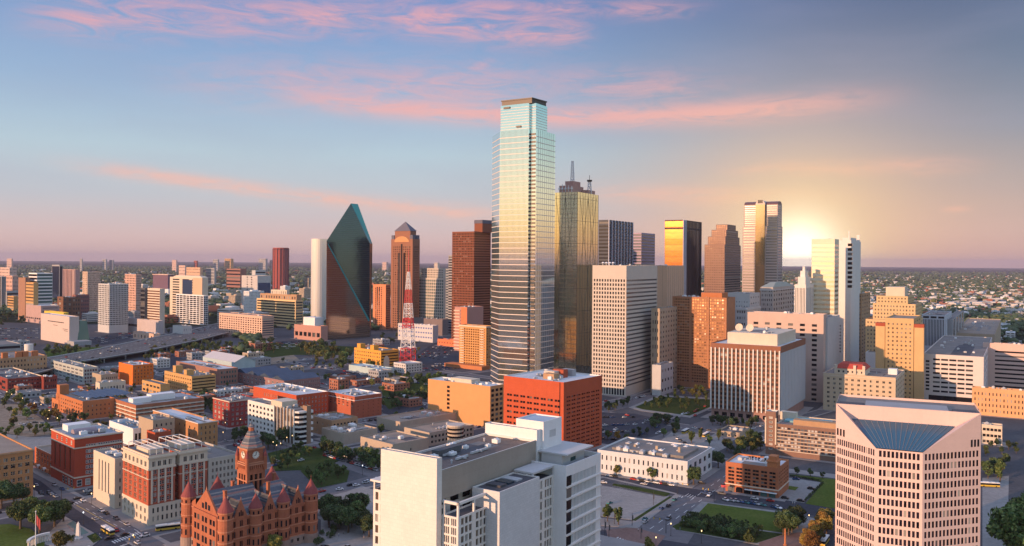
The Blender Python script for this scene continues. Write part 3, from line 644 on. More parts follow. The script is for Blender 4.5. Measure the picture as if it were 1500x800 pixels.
# golden banded tower, with white stepped neighbour
r_, C, u, v, LU, LV, z = bld('tall gold glass tower with white floor bands glowing beside the low sun', place(1189, 1222, 1229, 350, 560, T), wallmat('ivory panel', (.78, .70, .52), var=.04), S(1, 30, 1, .5, .3, 2, 5, .3, glass=glassmat('gold glass', (.84, .74, .52), (.92, .82, .60), rough=.15, metal=.85, pb=.01), name='window_band'), S(1, 30, 1, .5, .3, 2, 5, .3, glass=glassmat('gold glass', (0, 0, 0), (0, 0, 0)), name='window_band'), units=2, name='office_tower', cat='tower', walk=False)
r_, C, u, v, LU, LV, z = bld('white ribbed art deco tower stepping up to a pinnacle left of the gold banded tower', place(1164, 1180, 1192, 417, 565, T), white, S(7, 1, .4, 1, .5, 2, 4, .3, glass=gl), S(6, 1, .4, 1, .5, 2, 4, .3, glass=gl), units=0, name='stepped_tower', cat='tower', walk=False)
for k, (q, h) in enumerate(((.66, 9), (.42, 16), (.2, 21))):
    mb = MB(); mb.box(C+u*LU/2+v*LV/2, u, v, LU*q/2, LV*q/2, z-1, z+h); part(mb, 'setback', white, r_)
# slim white tower
r_, C, u, v, LU, LV, z = bld('slim plain white tower with one tall strip of gold windows', place(1227, 1246, 1261, 352, 548, T), white, None, None, units=0, name='white_tower', cat='tower', walk=False)
pn = []
for k in range(10):
    pn.append((C+v*1.4-u*.06, z-6-k*6.0, 5.2, 3.6, v, -u, S())); pn.append((C+u*7-v*.06, z-6-k*6.0, 7, 3.6, u, -v, S(glass=plain('gold pane', (.8, .5, .16), .2, .9))))
pn += [(C+v*LV*.75-u*.06, 62-k*4.2, 1.4, 1.6, v, -u, S()) for k in range(9)]
make_panes(r_, pn, gldk)
mb = MB(); mb.box(C+u*3+v*3, u, v, .8, .8, z, z+12); mb.box(C+u*(LU-3)+v*3, u, v, .8, 2, z, z+9); mb.box(C+u*LU*.5+v*LV*.5, u, v, LU*.3, LV*.3, z-1, z+4); part(mb, 'roof_fins', white, r_)
# stepped beige hotel
C, u, v, LU, LV, z = place(1268, 1342, 1352, 470, 567, T)
root = empty('stepped_hotel', (*C, 0), 'stepped beige stone hotel of many small windows with a plain roof box', 'hotel')
sb_ = wallmat('honey stone', (.60, .43, .24), var=.06)
st = S(15, 16, .45, .42, 1, 0, 1.5, .3, 2); block(root, C, u, v, LU, LV, 0, z, sb_, st, S(6, 16, .5, .42), roof=rooftn)
Cc = C+u*2+v*2
block(root, C+v*1.5+u*4, u, v, LU-4, LV-9, z, zat(1342, 446, C.y), sb_, S(13, 4, .45, .45, 1, .3, 1, .3, 2), S(6, 4, .45, .45), roof=rooftn)
z2 = zat(1342, 446, C.y); block(root, C+v*LV*.18+u*6, u, v, LU-8, LV*.62, z2, z2+9, sb_, S(9, 2, .45, .45, 1, .3, 1, .3, 2), S(6, 2, .45, .45), roof=rooftn)
mb = MB(); mb.box(C+v*LV*.48+u*LU*.6, u, v, LU*.2, LV*.19, z2+8, z2+19); part(mb, 'penthouse', cream, root)
foot(C, u, v, LU, LV)
C, u, v, LU, LV, z = place(1297, 1338, 1349, 467, 590, T)
root = empty('stepped_hotel', (*C, 0), 'golden stone wing with red topped corner bays in front of the stepped beige hotel', 'hotel')
ho = wallmat('golden stone', (.60, .39, .19), var=.09)
block(root, C, u, v, LU, LV, 0, z, ho, S(6, 18, .4, .4, 1, 3, 4, .3, 2), S(3, 18, .4, .4), roof=rooftn)
for a in (-1, 1):
    cc = C+v*(LV/2+a*(LV/2+5))+u*4; mb = MB(); mb.box(cc, u, v, 4, 4.5, 0, z-9); part(mb, 'wall', ho, root)
    mb = MB(); mb.box(cc, u, v, 4.2, 4.7, z-9, z-5.5); part(mb, 'red_cap', brick, root)
foot(C, u, v, LU, LV)
r_, C, u, v, LU, LV, z = bld('white and dark striped tower on a plain grey shaft right of the stepped hotel', place(1351, 1384, 1394, 462, 545, T), wallmat('slate white panel', (.52, .54, .60), var=.04), S(14, 1, .5, 1, 1, 34, 6, .4, glass=gldk), S(4, 1, .3, 1, 1, 34, 6, .4, glass=gldk), units=3, name='office_tower', cat='tower', walk=False)
pn = [(C+v*(LV*(k+.5)/3)-u*.05, z-3.2, LV*.26, 2.6, v, -u, S()) for k in range(3)]; make_panes(r_, pn, gldk)
bld('grey side block behind the striped tower on its shaft', place(1388, 1395, 1412, 468, 540, T), grey, None, S(4, 1, .5, 1), units=0, walk=False)
# right edge group
r_, C, u, v, LU, LV, z = bld('long white garage of dark horizontal openings with a slotted stair bay', place(1352, 1441, 1453, 518, 586, T, 'L'), wallmat('chalk concrete', (.66, .58, .55), var=.05), S(5, 8, .86, .42, 9, 8, 3, 1, glass=gldk, name='opening'), S(2, 6, .6, .4, 1, 8, 3), roof=roofgr, units=8, name='parking_garage')
pn = [(C+v*(LV-4.5)-u*.06, 12+k*(z-16)/9, 3.4, 2.0, v, -u, S()) for k in range(9)]+[(C+v*LV*.5-u*.06, 3.6, LV*.8, 5, v, -u, S())]; make_panes(r_, pn, gldk)
bld('big pale pink office box with dark ribbon windows at the right frame edge', place(1440, 1560, 1580, 502, 570, T, 'L'), wallmat('shell pink panel', (.64, .46, .40), var=.05), S(1, 9, 1, .38, 12, 2, 7, .6, glass=gldk), None, roof=roofgr, units=8, walk=False)
bld('tan store with an orange lit top storey behind the white garage', place(1396, 1457, 1466, 490, 535, T), tan, S(1, 4, 1, .3, 14, 0, 6, glass=gldk), None, roof=rooftn, units=10, walk=False)
bld('low orange walled roof box behind the white garage', place(1374, 1404, 1410, 501, 540, T), orange, None, None, units=2, walk=False)
bld('peach brick block with scattered small windows at the right edge', place(1424, 1525, 1540, 567, 607, T, 'L'), wallmat('peach brick', (.66, .36, .18), var=.1), S(18, 4, .3, .5, 1, 2, 3, .3), None, roof=rooftn, units=7)
bld('small cream garage of three open decks behind the pink tower', place(1438, 1468, 1498, 624, 653, T), cream, S(5, 3, .8, .45, .5, 0, 1.5, .8, glass=gldk, name='opening'), S(5, 3, .8, .45, .5, 0, 1.5, .8, glass=gldk, name='opening'), roof=roofgr, units=2, name='parking_garage')
# apartment house with red tile penthouse
C, u, v, LU, LV, z = place(1206, 1312, 1325, 546, 600, T, 'L')
root = empty('apartment_house', (*C, 0), 'beige stone apartment house with a red tiled penthouse and chimneys', 'building')
hb_ = wallmat('sand stone', (.56, .44, .31), var=.08)
block(root, C, u, v, LU, LV, 0, z, hb_, S(11, 7, .42, .45, 2, 2, 3, .3, 2), S(5, 7, .4, .45), roof=roofgr, edge=cream)
band(root, C, u, v, LU, LV, z-2.4, z-1.8, .35, cream)
P = C+v*LV*.42+u*5; mb = MB(); A_, B_ = LV*.42, LU*.4
block(root, P, u, v, B_, A_, z-1, z+5, cream, S(6, 1, .4, .5, 1, 1, 1), None, roof=None)
mb.prism([P-u*.7-v*.7, P+u*(B_+.7)-v*.7, P+u*(B_+.7)+v*(A_+.7), P-u*.7+v*(A_+.7)], z+5, z+9.5, True, True, .72); part(mb, 'tile_roof', rooftile, root)
for q in (.05, .35, .98):
    mb = MB(); mb.box(P+v*A_*q-u*.4, u, v, 1.2, 1.2, z, z+8.5); part(mb, 'chimney', cream, root)
mb = MB(); mb.box(C+v*LV*.1+u*LU*.5, u, v, 4, 4, z-1, z+4.5); part(mb, 'penthouse', whitep, root)
clutter(root, C, u, v, LU, LV, z-1, 4); foot(C, u, v, LU, LV); sidewalk(C, u, v, LU, LV)
bld('white block of slotted balconies behind the red tiled apartment house', place(1268, 1327, 1340, 519, 570, T), whitep, S(1, 5, .3, .4), S(1, 9, 1, .45, .8, 0, 2, .5, glass=gldk), units=9, roof=roofgr, walk=False)
# brick warehouse with green roof patch, behind the pink tower
C, u, v, LU, LV, z = place(1123, 1262, 1275, 604, 665, T, 'L')
root = empty('brick_warehouse', (*C, 0), 'long brick warehouse of pale floor bands with a square corner tower and blue roof patch', 'building')
wbk = wallmat('chestnut brick', (.23, .135, .10), var=.15)
zm = zat(1137.5, 619, (C+v*LV).y)
block(root, C, u, v, max(LU, 40), LV-7, 0, zm, wbk, S(24, 7, .74, .56, 1, 4, 1.8, .3, 1, frame=None, glass=glassmat('mixed sash', (.015, .02, .03), (.16, .18, .21), pb=.25, blind=(.5, .5, .5), spec=.25)), S(8, 7), roof=wallmat('mauve gravel', (.26, .20, .19), var=.2), edge=cream)
for k in range(7): band(root, C, u, v, max(LU, 40), LV-7.1, 4.0+(zm-5.8)*k/7-.15, 4.0+(zm-5.8)*k/7+.3, .2, cream, 'belt_course')
block(root, C+v*(LV-7)-u*.8, u, v, 9, 7.5, 0, zat(1123, 602, (C+v*LV).y), wbk, S(1, 8, .5, .5, 1, 3, 3, frame=white), S(1, 8, .5, .5, 1, 3, 3), roof=roofgr, edge=white)
for a in (-.05, 7.4): 
    mb = MB(); mb.box(C+v*(LV-7+a)-u*1.0, u, v, .35, .5, 8, zm+4); part(mb, 'pilaster', cream, root)
mb = MB(); mb.box(C+v*LV*.62+u*24, u, v, 9, 16, zm-.9, zm+.4); part(mb, 'roof_deck', wallmat('turquoise membrane', (.22, .42, .46)), root)
mb = MB(); mb.box(C+v*LV*.45+u*8, u, v, 4, 18, zm-1, zm+3.4); part(mb, 'penthouse', tanb, root)
mb = MB(); mb.box(C+v*LV*.85+u*28, u, v, 3, 6, zm-1, zm+5); part(mb, 'penthouse', cream, root)
foot(C, u, v, LU, LV); sidewalk(C, u, v, max(LU, 40), LV)
# red brick warehouse
r_, C, u, v, LU, LV, z = bld('red brick loft warehouse with wide dark windows, shop arches and white roof', place(1063, 1140, 1155.5, 686, 730.5, T), wallmat('loft brick', (.42, .15, .075), var=.15), S(6, 5, .76, .62, 1, 5, 2.5, .4, 2, gap=.05, glass=gldk), S(6, 5, .5, .5, 1, 5, 2.5), roof=roofwh, units=3, name='brick_warehouse', edge=orange)
for k in range(6): 
    mb = MB(); c = C+v*(1+(LV-2)*(k+.5)/6)-u*.3; w = (LV-2)/6*.4
    mb.poly([(*(c+v*w*math.cos(a)), 2.6+w*.55*math.sin(a)) for a in [math.pi*i/8 for i in range(9)]]+[(*(c-v*w), .3), (*(c+v*w), .3)]); part(mb, 'shop_arch', gldk if k > 1 else glgr, r_)
band(r_, C, u, v, LU, LV, 4.6, 5.2, .35, cream, 'belt_course')
mb = MB(); mb.box(C+v*LV*.32-u*1.0, u, v, 1.0, LV*.3, 2.9, 3.2); part(mb, 'canopy', whitep, r_)
mb = MB(); mb.box(C+u*5+v*4, u, v, 4, 3, z-1, z+3); mb.box(C+u*5+v*4, u, v, 4.6, 3.6, z+3, z+3.6); mb.box(C+u*5+v*4, u, v, 3.2, 2.4, z+3.6, z+6.4); part(mb, 'roof_tower', orange, r_)
mb = MB()
for k in range(9):
    if k == 4: continue
    c = C+v*(LV*.5-k*2.0+6)+u*LU*.55; q = [(0, 0), (1.2, 0), (1.2, .5), (.5, .5), (.5, 1), (1.2, 1), (1.2, 2.2), (0, 2.2)] if k % 2 else [(0, 0), (.5, 0), (.5, 1.6), (1.0, 1.6), (1.0, 0), (1.5, 0), (1.5, 2.2), (0, 2.2)]
    mb.poly([(*(c+v*p[0]*-1), z-.4+p[1]) for p in q])
part(mb, 'roof_letters', gldk, r_)
# white low long building
r_, C, u, v, LU, LV, z = bld('long low white painted building with small scattered windows and an untidy grey roof', place(875, 1007, 1043, 676, 711, T), wallmat('aged white paint', (.60, .60, .61), var=.12), S(18, 2, .3, .5, 2, 1, 1.6, .3), S(5, 2, .5, .5), roof=roofgr, units=30, edge=whitep, name='warehouse')
mb = MB(); mb.box(C+u*LU*.5+v*LV*.5, u, v, LU*.3, LV*.4, z-1, z+.6); part(mb, 'raised_roof', roofgr, r_)
for k in range(3): 
    mb = MB(); mb.box(C+u*LU*.4+v*LV*(.2+.25*k), u, v, .8, .8, z-1, z+4-k); part(mb, 'chimney', tan, r_)
mb = MB(); mb.box(C+u*(LU+5)+v*6, u, v, 5, 5, z-3.4, z-2.8); part(mb, 'canopy', wallmat('blue grey panel', (0, 0, 0)), r_)
bld('small low pavilion with a dark roof in the parking square', place(1052, 1084, 1098, 634, 642, T), tan, S(3, 1, .25, .5), None, roof=roofdk, units=4, name='pavilion')
# ================================================================== middle distance, centre
T = 31
r_, C, u, v, LU, LV, z = bld('orange office with small square windows and a striped right side below the radio mast', place(519, 558, 584, 514, 538, 44), wallmat('marigold brick', (.68, .33, .06), var=.06), S(12, 4, .5, .4, 1, 1, 2, .3, 2), S(1, 5, 1, .4, 1, 0, 2, .5, glass=gldk), units=4, roof=roofgr)
for a, h in ((.35, 6), (.85, 6)):
    mb = MB(); mb.box(C+u*5+v*LV*a, u, v, 4, 4, z-1, z+h); part(mb, 'penthouse', wallmat('marigold brick', (0, 0, 0)), r_)
mb = MB(); c = C+u*LU*.3-v*.3
mb.poly([(*(c+u*5*math.cos(a)), 6+9*math.sin(a)) for a in [math.pi*i/8 for i in range(9)]]+[(*(c-u*5), .2), (*(c+u*5), .2)]); part(mb, 'arch_gable', cream, r_)
bld('low green grey glass pavilion with a pale tent roof by the marigold office', place(511, 556, 577, 541, 550, 44), wallmat('pale aqua', (.42, .52, .52)), None, None, roof=wallmat('pale aqua roof', (.45, .56, .60), var=.2), units=3, name='pavilion')
bld('low white and orange mural walled block with rows of windows behind the radio mast', place(583, 634, 642, 477, 502, 38), wallmat('mural wall', (.56, .54, .55), var=.05), S(14, 3, .55, .3, 1, 4, 1.5, .3, glass=plain('blue sash', (.05, .12, .4), .3)), None, roof=roofwh, units=3)
bld('dark low parking block with an open roof court behind the mural walled block', place(606, 648, 657, 468, 492, 38), wallmat('mauve concrete', (.20, .16, .16)), None, None, roof=roofgr, units=3)
bld('low bright orange wall building beside the apartment towers', place(641, 674, 682, 499, 509, 38), wallmat('coral paint', (.70, .20, .09)), S(8, 1, .3, .3, 1, 2, 2), None, units=2)
r_, C, u, v, LU, LV, z = bld('apartment tower with white balconies, orange end and a blank mauve side', place(666, 684, 708, 450, 515, 38), wallmat('mauve stucco', (.46, .24, .20), var=.03), None, None, units=3, name='apartment_tower', cat='tower')
for k in range(13):
    mb = MB(); mb.box(C+v*LV*.76-u*1.1, u, v, 1.1, LV*.24, 3+k*(z-5)/13, 4.6+k*(z-5)/13); part(mb, 'balcony', cream, r_)
mb = MB(); mb.quad((*(C-u*.05), 1), (*(C-u*.05+v*LV*.48), 1), (*(C-u*.05+v*LV*.48), z-.5), (*(C-u*.05), z-.5)); part(mb, 'end_wall', wallmat('coral paint', (0, 0, 0)), r_)
r_, C, u, v, LU, LV, z = bld('golden orange apartment tower of balconied bays in front of the glass skyscraper', place(673, 712, 722, 478, 541, 38), wallmat('amber stucco', (.58, .30, .115), var=.12), S(10, 16, .62, .6, 4, 1, 4, .9, 2, glass=gldk), S(3, 16, .5, .5), units=3, name='apartment_tower', cat='tower')
for k in range(16):
    for a in (.06, .80):
        mb = MB(); mb.box(C+v*LV*(a+.07)-u*.9, u, v, .9, LV*.07, 2+k*(z-4)/16, 3.3+k*(z-4)/16); part(mb, 'balcony', cream, r_)
band(r_, C, u, v, LU, LV, z-2.2, z-.3, .8, cream)
mb = MB(); mb.box(C+u*4+v*LV*.6-u*10, u, v, 8, LV*.7, 0, 5); part(mb, 'podium', orange, r_)
# brown skyscraper with dotted left face
r_, C, u, v, LU, LV, z = bld('tall brown granite tower with dotted left face, banded right face and round topped penthouse', place(662.5, 694, 719, 339, 506, 38), wallmat('copper granite', (.22, .08, .045), var=.06), S(14, 44, .6, .55, .5, 4, 2, .4, glass=gldk), S(1, 44, 1, .5, .3, 4, 2, .4, glass=glassmat('bronze glass', (.10, .045, .025), (.16, .07, .04), metal=.6, pb=.01), name='window_band'), units=0, name='office_tower', cat='tower')
mb = MB(); mb.box(C+u*LU*.65+v*2, u, v, LU*.35, 9, z-1, z+14); part(mb, 'penthouse', wallmat('copper granite', (0, 0, 0)), r_)
mb = MB(); mb.box(C+u*LU*.65+v*2, u, v, LU*.36, 9.3, z+14, z+20); part(mb, 'penthouse_roof', wallmat('slate roof', (.13, .13, .17)), r_)
bld('narrow dark banded tower at the left shoulder of the brown granite tower', place(657, 664, 670, 374, 490, 38), grey, S(1, 30, 1, .5, .2, glass=gldk, name='window_band'), S(1, 30, 1, .5, .2, glass=gldk, name='window_band'), units=0, name='office_tower', cat='tower')
bld('lower dark banded block before the narrow dark tower', place(653, 659, 668, 394, 489, 38), grey, S(1, 24, 1, .5, .2, glass=glbl, name='window_band'), S(1, 24, 1, .5, .2, glass=glbl, name='window_band'), units=0, name='office_tower', cat='tower')
r_, C, u, v, LU, LV, z = bld('square gridded green glass office with a stepped beige crown', place(613.5, 650, 655, 408, 487, 38), beige, S(12, 17, .66, .66, .8, 2, 2, .6, glass=glassmat('teal glass', (.04, .09, .10), (.10, .2, .2), metal=.3, pb=.02)), None, units=0, name='office_tower', cat='tower')
block(r_, C+u*3+v*4, u, v, LU-4, LV-8, z-1, z+20, beige, S(14, 4, .5, .5, .6, 1, 1.5, .4, glass=gldk), None, roof=roofgr)
r_, C, u, v, LU, LV, z = bld('slim apartment slab with an orange blank middle right of the prism tower', place(546.5, 565, 572, 417, 483, 38), wallmat('terracotta panel', (.60, .24, .12), var=.04), S(3, 20, .5, .5, 16, 3, 4, .4, glass=gldk), S(3, 20, .7, .5, glass=gldk), units=0, name='apartment_tower', cat='tower')
pn = [(C+v*(LV*.5+q*LV*.14)-u*.05, 6+k*(z-10)/20, LV*.08, 2.4, v, -u, S()) for k in range(20) for q in range(3)]; make_panes(r_, pn, gldk)
r_, C, u, v, LU, LV, z = bld('low terracotta podium with deep openings at the foot of the prism tower', place(431, 470, 480, 478, 500, 38), wallmat('pink terracotta', (.46, .25, .2), var=.06), S(6, 1, .7, .45, 1, 2, 8, 2, glass=gldk, name='opening'), None, roof=roofgr, units=0, name='podium')
mb = MB(); mb.box(C+v*LV*.5+u*LU*.9, u, v, 10, 16, z-1, z+14); part(mb, 'screen_wall', whitep, r_)
# ================================================================== middle distance, right centre
r_, C, u, v, LU, LV, z = bld('dark blue glass tower with white vertical fins on its right face', place(877, 891, 927, 322, 500, T), dkgrey, S(1, 34, 1, .5, .3, 0, 2, .3, glass=gldk, name='window_band'), S(1, 34, 1, .6, .3, 0, 2, .2, glass=glassmat('navy glass', (.015, .025, .06), (.03, .04, .09), metal=.3, pb=.01), name='window_band'), units=2, name='office_tower', cat='tower', walk=False)
for k in range(9):
    mb = MB(); mb.box(C+u*(.5+(LU-1)*k/8)-v*.6, u, v, .9, .6, 0, z); part(mb, 'fin', wallmat('silver fin', (.55, .55, .62)), r_)
r_, C, u, v, LU, LV, z = bld('lilac banded office tower with a teal top floor behind the finned blue tower', place(926, 939, 959.5, 341, 490, T), wallmat('lilac panel', (.40, .32, .40)), S(1, 34, 1, .5, .3, glass=glbl, name='window_band'), S(1, 34, 1, .5, .3, glass=glbl, name='window_band'), units=1, name='office_tower', cat='tower', walk=False)
gm = glassmat('amber mirror glass', (.46, .17, .045), (.54, .22, .065), rough=.1, metal=.9, pb=.005, bump=.02)
r_, C, u, v, LU, LV, z = bld('golden mirror glass tower with dark vertical fins at its corner', place(974, 1000, 1028, 322, 500, T), wallmat('dark bronze', (.09, .06, .05), var=.1), S(1, 20, 1, .97, .2, 0, 2, .1, glass=gm, name='window_band'), S(10, 1, .5, 1, 12, 0, 2, .2, glass=gldk), units=0, name='mirror_tower', cat='tower', walk=False)
for k in range(4):
    mb = MB(); mb.box(C+u*(1+k*5)-v*.5, u, v, 1.0, .5, 0, z); part(mb, 'fin', wallmat('silver fin', (0, 0, 0)), r_)
band(r_, C, u, v, LU, LV, z-17, z-13.5, .15, wallmat('dark bronze', (0, 0, 0)), 'belt_course')
# stepped brown pink tower
C, u, v, LU, LV, z = place(1032, 1061, 1085, 373, 500, T)
root = empty('stepped_tower', (*C, 0), 'stepped brown granite tower of square windows rising to a flat notched top', 'tower')
sg = wallmat('dusky granite', (.26, .165, .135), var=.08)
tops = [(0, 1, zat(1032, 358, C.y)), (.13, .94, zat(1040, 346, C.y)), (.27, .86, zat(1047, 336, C.y)), (.45, .74, zat(1058, 328, C.y))]
for k, (a, b, h) in enumerate(tops):
    z0 = 0 if k == 0 else tops[k-1][2]
    rows = 40 if k == 0 else max(2, int((h-z0)/4.5)+1)
    block(root, C+u*LU*a*.5+v*LV*a*.12, u, v, LU*(b-a*.5), LV*(1-a*.95), z0, h, sg, S(max(3, int(11*(1-a))), rows, .62, .6, .5, 0, 1, .4, glass=glassmat('rose glass', (.16, .10, .075), (.26, .17, .12), metal=.6, pb=.01)), S(1, rows, 1, .45, .5, 0, 1, .3, glass=gldk, name='window_band'), roof=roofgr)
foot(C, u, v, LU, LV)
# far right hidden block masses
bld('grey brown block behind the slim white tower', place(1252, 1262, 1275, 430, 540, T), tanb, S(3, 20, .5, .4), S(4, 20, .5, .4), units=1, walk=False)
# ================================================================== left middle distance
T = 40
bld('pale pink windowed slab in two halves on the freeway edge', place(321, 384, 401, 463, 496, T), wallmat('blush panel', (.62, .42, .32), var=.03), S(18, 8, .55, .5, 1, 4, 4, .5, glass=gldk), S(1, 8, 1, .5, .4, 4, 4, .4, glass=glbl, name='window_band'), units=4)
r_, C, u, v, LU, LV, z = bld('gold lit office of long window bands with a setback brown cap', place(376, 433, 444, 440, 480, T), wallmat('butter panel', (.70, .50, .26), var=.04), S(1, 9, 1, .5, 2, 3, 2, .6, glass=gldk, name='window_band'), S(1, 9, 1, .5, 1, 3, 2, .6, glass=glbl, name='window_band'), units=0, roof=roofwh)
block(r_, C+u*5+v*4, u, v, LU-6, LV-10, z-1, z+11, tanb, S(14, 1, .4, .5), None, roof=roofgr)
block(r_, C+u*8+v*LV*.3, u, v, LU-12, LV*.4, z+10, z+20, cream, S(8, 1, .3, .7), None, roof=roofgr)
bld('blue glass office with pale concrete end left of the gold banded office', place(354, 377, 397, 404, 455, T), wallmat('powder concrete', (.50, .47, .46)), S(2, 14, .3, .4, 18, glass=gldk), S(1, 1, 1, 1, 2, 4, 20, .4, glass=glassmat('blue mirror', (.06, .10, .22), (.09, .14, .28), metal=.6, pb=.01)), units=1)
bld('small pale office block behind the blue glass office', place(369, 374, 389, 396, 440, T), ltgrey, None, S(1, 8, 1, .4, .5, glass=gldk), units=0)
bld('wide low brown office near the horizon', place(332, 352, 361, 394, 425, T), wallmat('rust panel', (.30, .15, .12)), S(1, 6, 1, .4, .5, glass=gldk), None, units=0)
bld('peach office slab near the horizon left of the red round tower', place(273, 293, 297, 392, 420, T), wallmat('peach panel', (0, 0, 0)), S(16, 6, .4, .4), None, units=0)
bld('small pink office block near the horizon beside the peach slab', place(262, 271, 274, 389, 418, T), pinkst, S(8, 6, .4, .4), None, units=0)
bld('small blue grey office block near the horizon', place(302, 314, 317, 393, 420, T), grey, S(8, 6, .6, .4, glass=glbl), None, units=0)
# tower block with white end and dark windows
r_, C, u, v, LU, LV, z = bld('tall curved top apartment tower with cream end wall and an orange lit bay', place(249, 296, 305, 407, 472, T), cream, S(3, 16, .7, .5, 6, 2, 3, .5, glass=gldk), None, units=0, name='apartment_tower', cat='tower')
mb = MB(); mb.quad((*(C-u*.08), 10), (*(C-u*.08+v*LV*.28), 10), (*(C-u*.08+v*LV*.28), z-1), (*(C-u*.08), z-1)); part(mb, 'painted_lit_bay', wallmat('peach panel', (0, 0, 0)), r_)  # peach overlay paints the sunlit orange part of the cream facade
mb = MB(); mb.quad((*(C-u*.08+v*LV*.3), 10), (*(C-u*.08+v*LV*.6), 10), (*(C-u*.08+v*LV*.6), z-6), (*(C-u*.08+v*LV*.3), z-6)); part(mb, 'glass_bay', glassmat('blue mirror', (0, 0, 0), (0, 0, 0)), r_)
mb = MB(); mb.prism([C, C+u*LU, C+u*LU+v*LV*.9, C+v*LV*.9], z, z+4, True, False, .8); part(mb, 'roof_cap', cream, r_)
r_, C, u, v, LU, LV, z = bld('dark glass office with a white frame grid below the cream apartment tower', place(258, 298, 305, 433, 476, T), whitep, S(8, 14, .86, .7, .5, 1, 1.5, .5, glass=gldk), S(2, 14, .86, .7, .5, glass=gldk), units=0, name='office_tower', cat='tower')
bld('cream and dark striped office tower on the long podium', place(212, 234, 240, 423, 489, T), cream, S(1, 15, 1, .48, .3, 10, 3, .6, glass=glassmat('maroon glass', (.10, .035, .02), (.16, .06, .03), pb=.01), name='window_band'), None, units=1, name='office_tower', cat='tower')
bld('dark glass shaft left of the striped office tower', place(206, 212, 216, 422, 487, T), dkgrey, S(1, 10, 1, .6, .3, glass=gldk, name='window_band'), None, units=0, name='office_tower', cat='tower')
bld('long low podium with a lit middle and blank grey ends', place(159, 232, 238, 470, 490, T), wallmat('lavender panel', (.48, .42, .42)), S(1, 1, .2, .2, 10), None, units=4, roof=roofwh, name='podium')
r_, C, u, v, LU, LV, z = bld('broad white framed apartment tower of many square windows above the freeway', place(144, 160, 188, 416, 488, T), ltgrey, S(7, 20, .6, .6, .4, 14, 2, .6, glass=gldk), S(12, 20, .7, .6, .4, 14, 2, .6, glass=gldk), units=4, name='apartment_tower', cat='tower')
bld('pink apartment tower with ribbed shaft behind the broad white framed tower', place(183, 199, 207, 402, 460, T), wallmat('pink stucco', (.58, .36, .29)), S(7, 16, .5, .5), S(4, 16, .5, .5), units=3, name='apartment_tower', cat='tower')
bld('beige residential tower with small windows and a lit orange edge', place(121, 128, 147, 398, 460, T), wallmat('peach beige', (.56, .42, .33)), S(3, 22, .4, .5), S(10, 22, .5, .5, .5, 1, 2), units=2, name='apartment_tower', cat='tower')
bld('pink and purple striped office slab with a red roof box', place(92, 110, 117, 395, 445, T), wallmat('rose panel', (.46, .28, .26)), S(9, 1, .5, 1, .5, 0, 2, .4, glass=glbl), None, units=2, name='office_tower', cat='tower')
bld('dark blue glass tower with a pale frame at the far left', place(76, 87, 92, 388, 440, T), grey, S(1, 1, 1, 1, 2, 0, 5, .4, glass=glassmat('navy glass', (0, 0, 0), (0, 0, 0))), S(1, 1, 1, 1, 1, 0, 5, .4, glass=gldk), units=0, name='office_tower', cat='tower')
# composite office
r_, C, u, v, LU, LV, z = bld('green glass office with white floor bands beside a brown blank shaft', place(42, 54, 77, 400, 470, T), whitep, S(1, 14, 1, .6, .3, glass=gldk, name='window_band'), S(1, 14, 1, .62, .3, 0, 1, .4, glass=glassmat('teal glass', (0, 0, 0), (0, 0, 0)), name='window_band'), units=0, roof=roofwh)
bld('brown blank office shaft at the far left', place(27, 37, 42, 407, 470, T), wallmat('cocoa brick', (.34, .19, .13)), None, S(2, 1, .3, 1), units=0, name='office_tower', cat='tower')
bld('gold lit banded office bay in front of the green glass office', place(38, 49, 52, 414, 472, T), gold, S(1, 12, 1, .4, .3, glass=gltan, name='window_band'), None, units=0, name='office_tower', cat='tower')
bld('plain mauve podium box with white rim in front of the green glass office', place(38, 60, 87, 448, 474, T), wallmat('dusty mauve', (.44, .30, .28)), S(7, 1, .7, .2, 1, 1, 20, 2), S(1, 4, .9, .2, 2, 8, 2, .3, glass=glbl), roof=roofwh, units=0, edge=white, name='podium')
bld('maroon brick flats with white window columns left of the beige residential tower', place(84, 106, 118, 436, 468, T), brown, S(3, 5, .4, .5, frame=cream), S(3, 5, .5, .5), units=3)
bld('maroon office of dark windows with an orange roof box', place(106, 112, 131, 432, 466, T), wallmat('maroon panel', (.24, .11, .10)), S(3, 6, .5, .5), S(6, 6, .5, .5, glass=glbl), units=3)
bld('pale pink stepped flats at the far left near the horizon', place(0, 14, 25, 392, 430, T), pinkst, S(7, 8, .4, .4), S(5, 8, .4, .4), units=3)
bld('pink flats below the stepped flats at the far left', place(6, 18, 27, 404, 440, T), wallmat('pink stucco', (0, 0, 0)), S(6, 6, .4, .5), S(4, 6, .4, .5), units=2)
bld('grey banded tower cut by the left frame edge', place(-12, 2, 9, 405, 452, T), grey, S(5, 1, .5, 1), S(4, 1, .5, 1), units=0, name='office_tower', cat='tower')
bld('small orange office of stacked floors at the far left', place(11, 20, 24, 434, 458, T), gold, S(1, 6, 1, .5, .3, glass=gltan, name='window_band'), None, units=0)
bld('grey low deck block at the far left', place(0, 10, 40, 427, 452, T), grey, None, S(1, 4, 1, .4, .3, glass=gldk, name='opening'), units=2)
bld('low yellow walled box behind the museum cube', place(65, 93, 97, 458, 478, T), plain('yellow panel', (.72, .5, .05), .6), None, None, units=0)
bld('dark lower half arena with a pale roof rim', place(224, 246, 254, 402, 432, T), wallmat('indigo brick', (.16, .10, .14)), None, None, roof=roofwh, units=0, name='arena', edge=cream, corn=(2, 3, 0, pinkst))
bld('beige museum annex wall below the freeway trees', place(253, 268, 281, 478, 496, T), ltgrey, None, S(4, 2, .2, .3), units=1)
bld('low cream and coral shop row beside the freeway', place(195, 225, 235, 489, 500, T), wallmat('coral cream', (.62, .42, .32)), S(6, 1, .3, .5), None, units=3, name='shop')
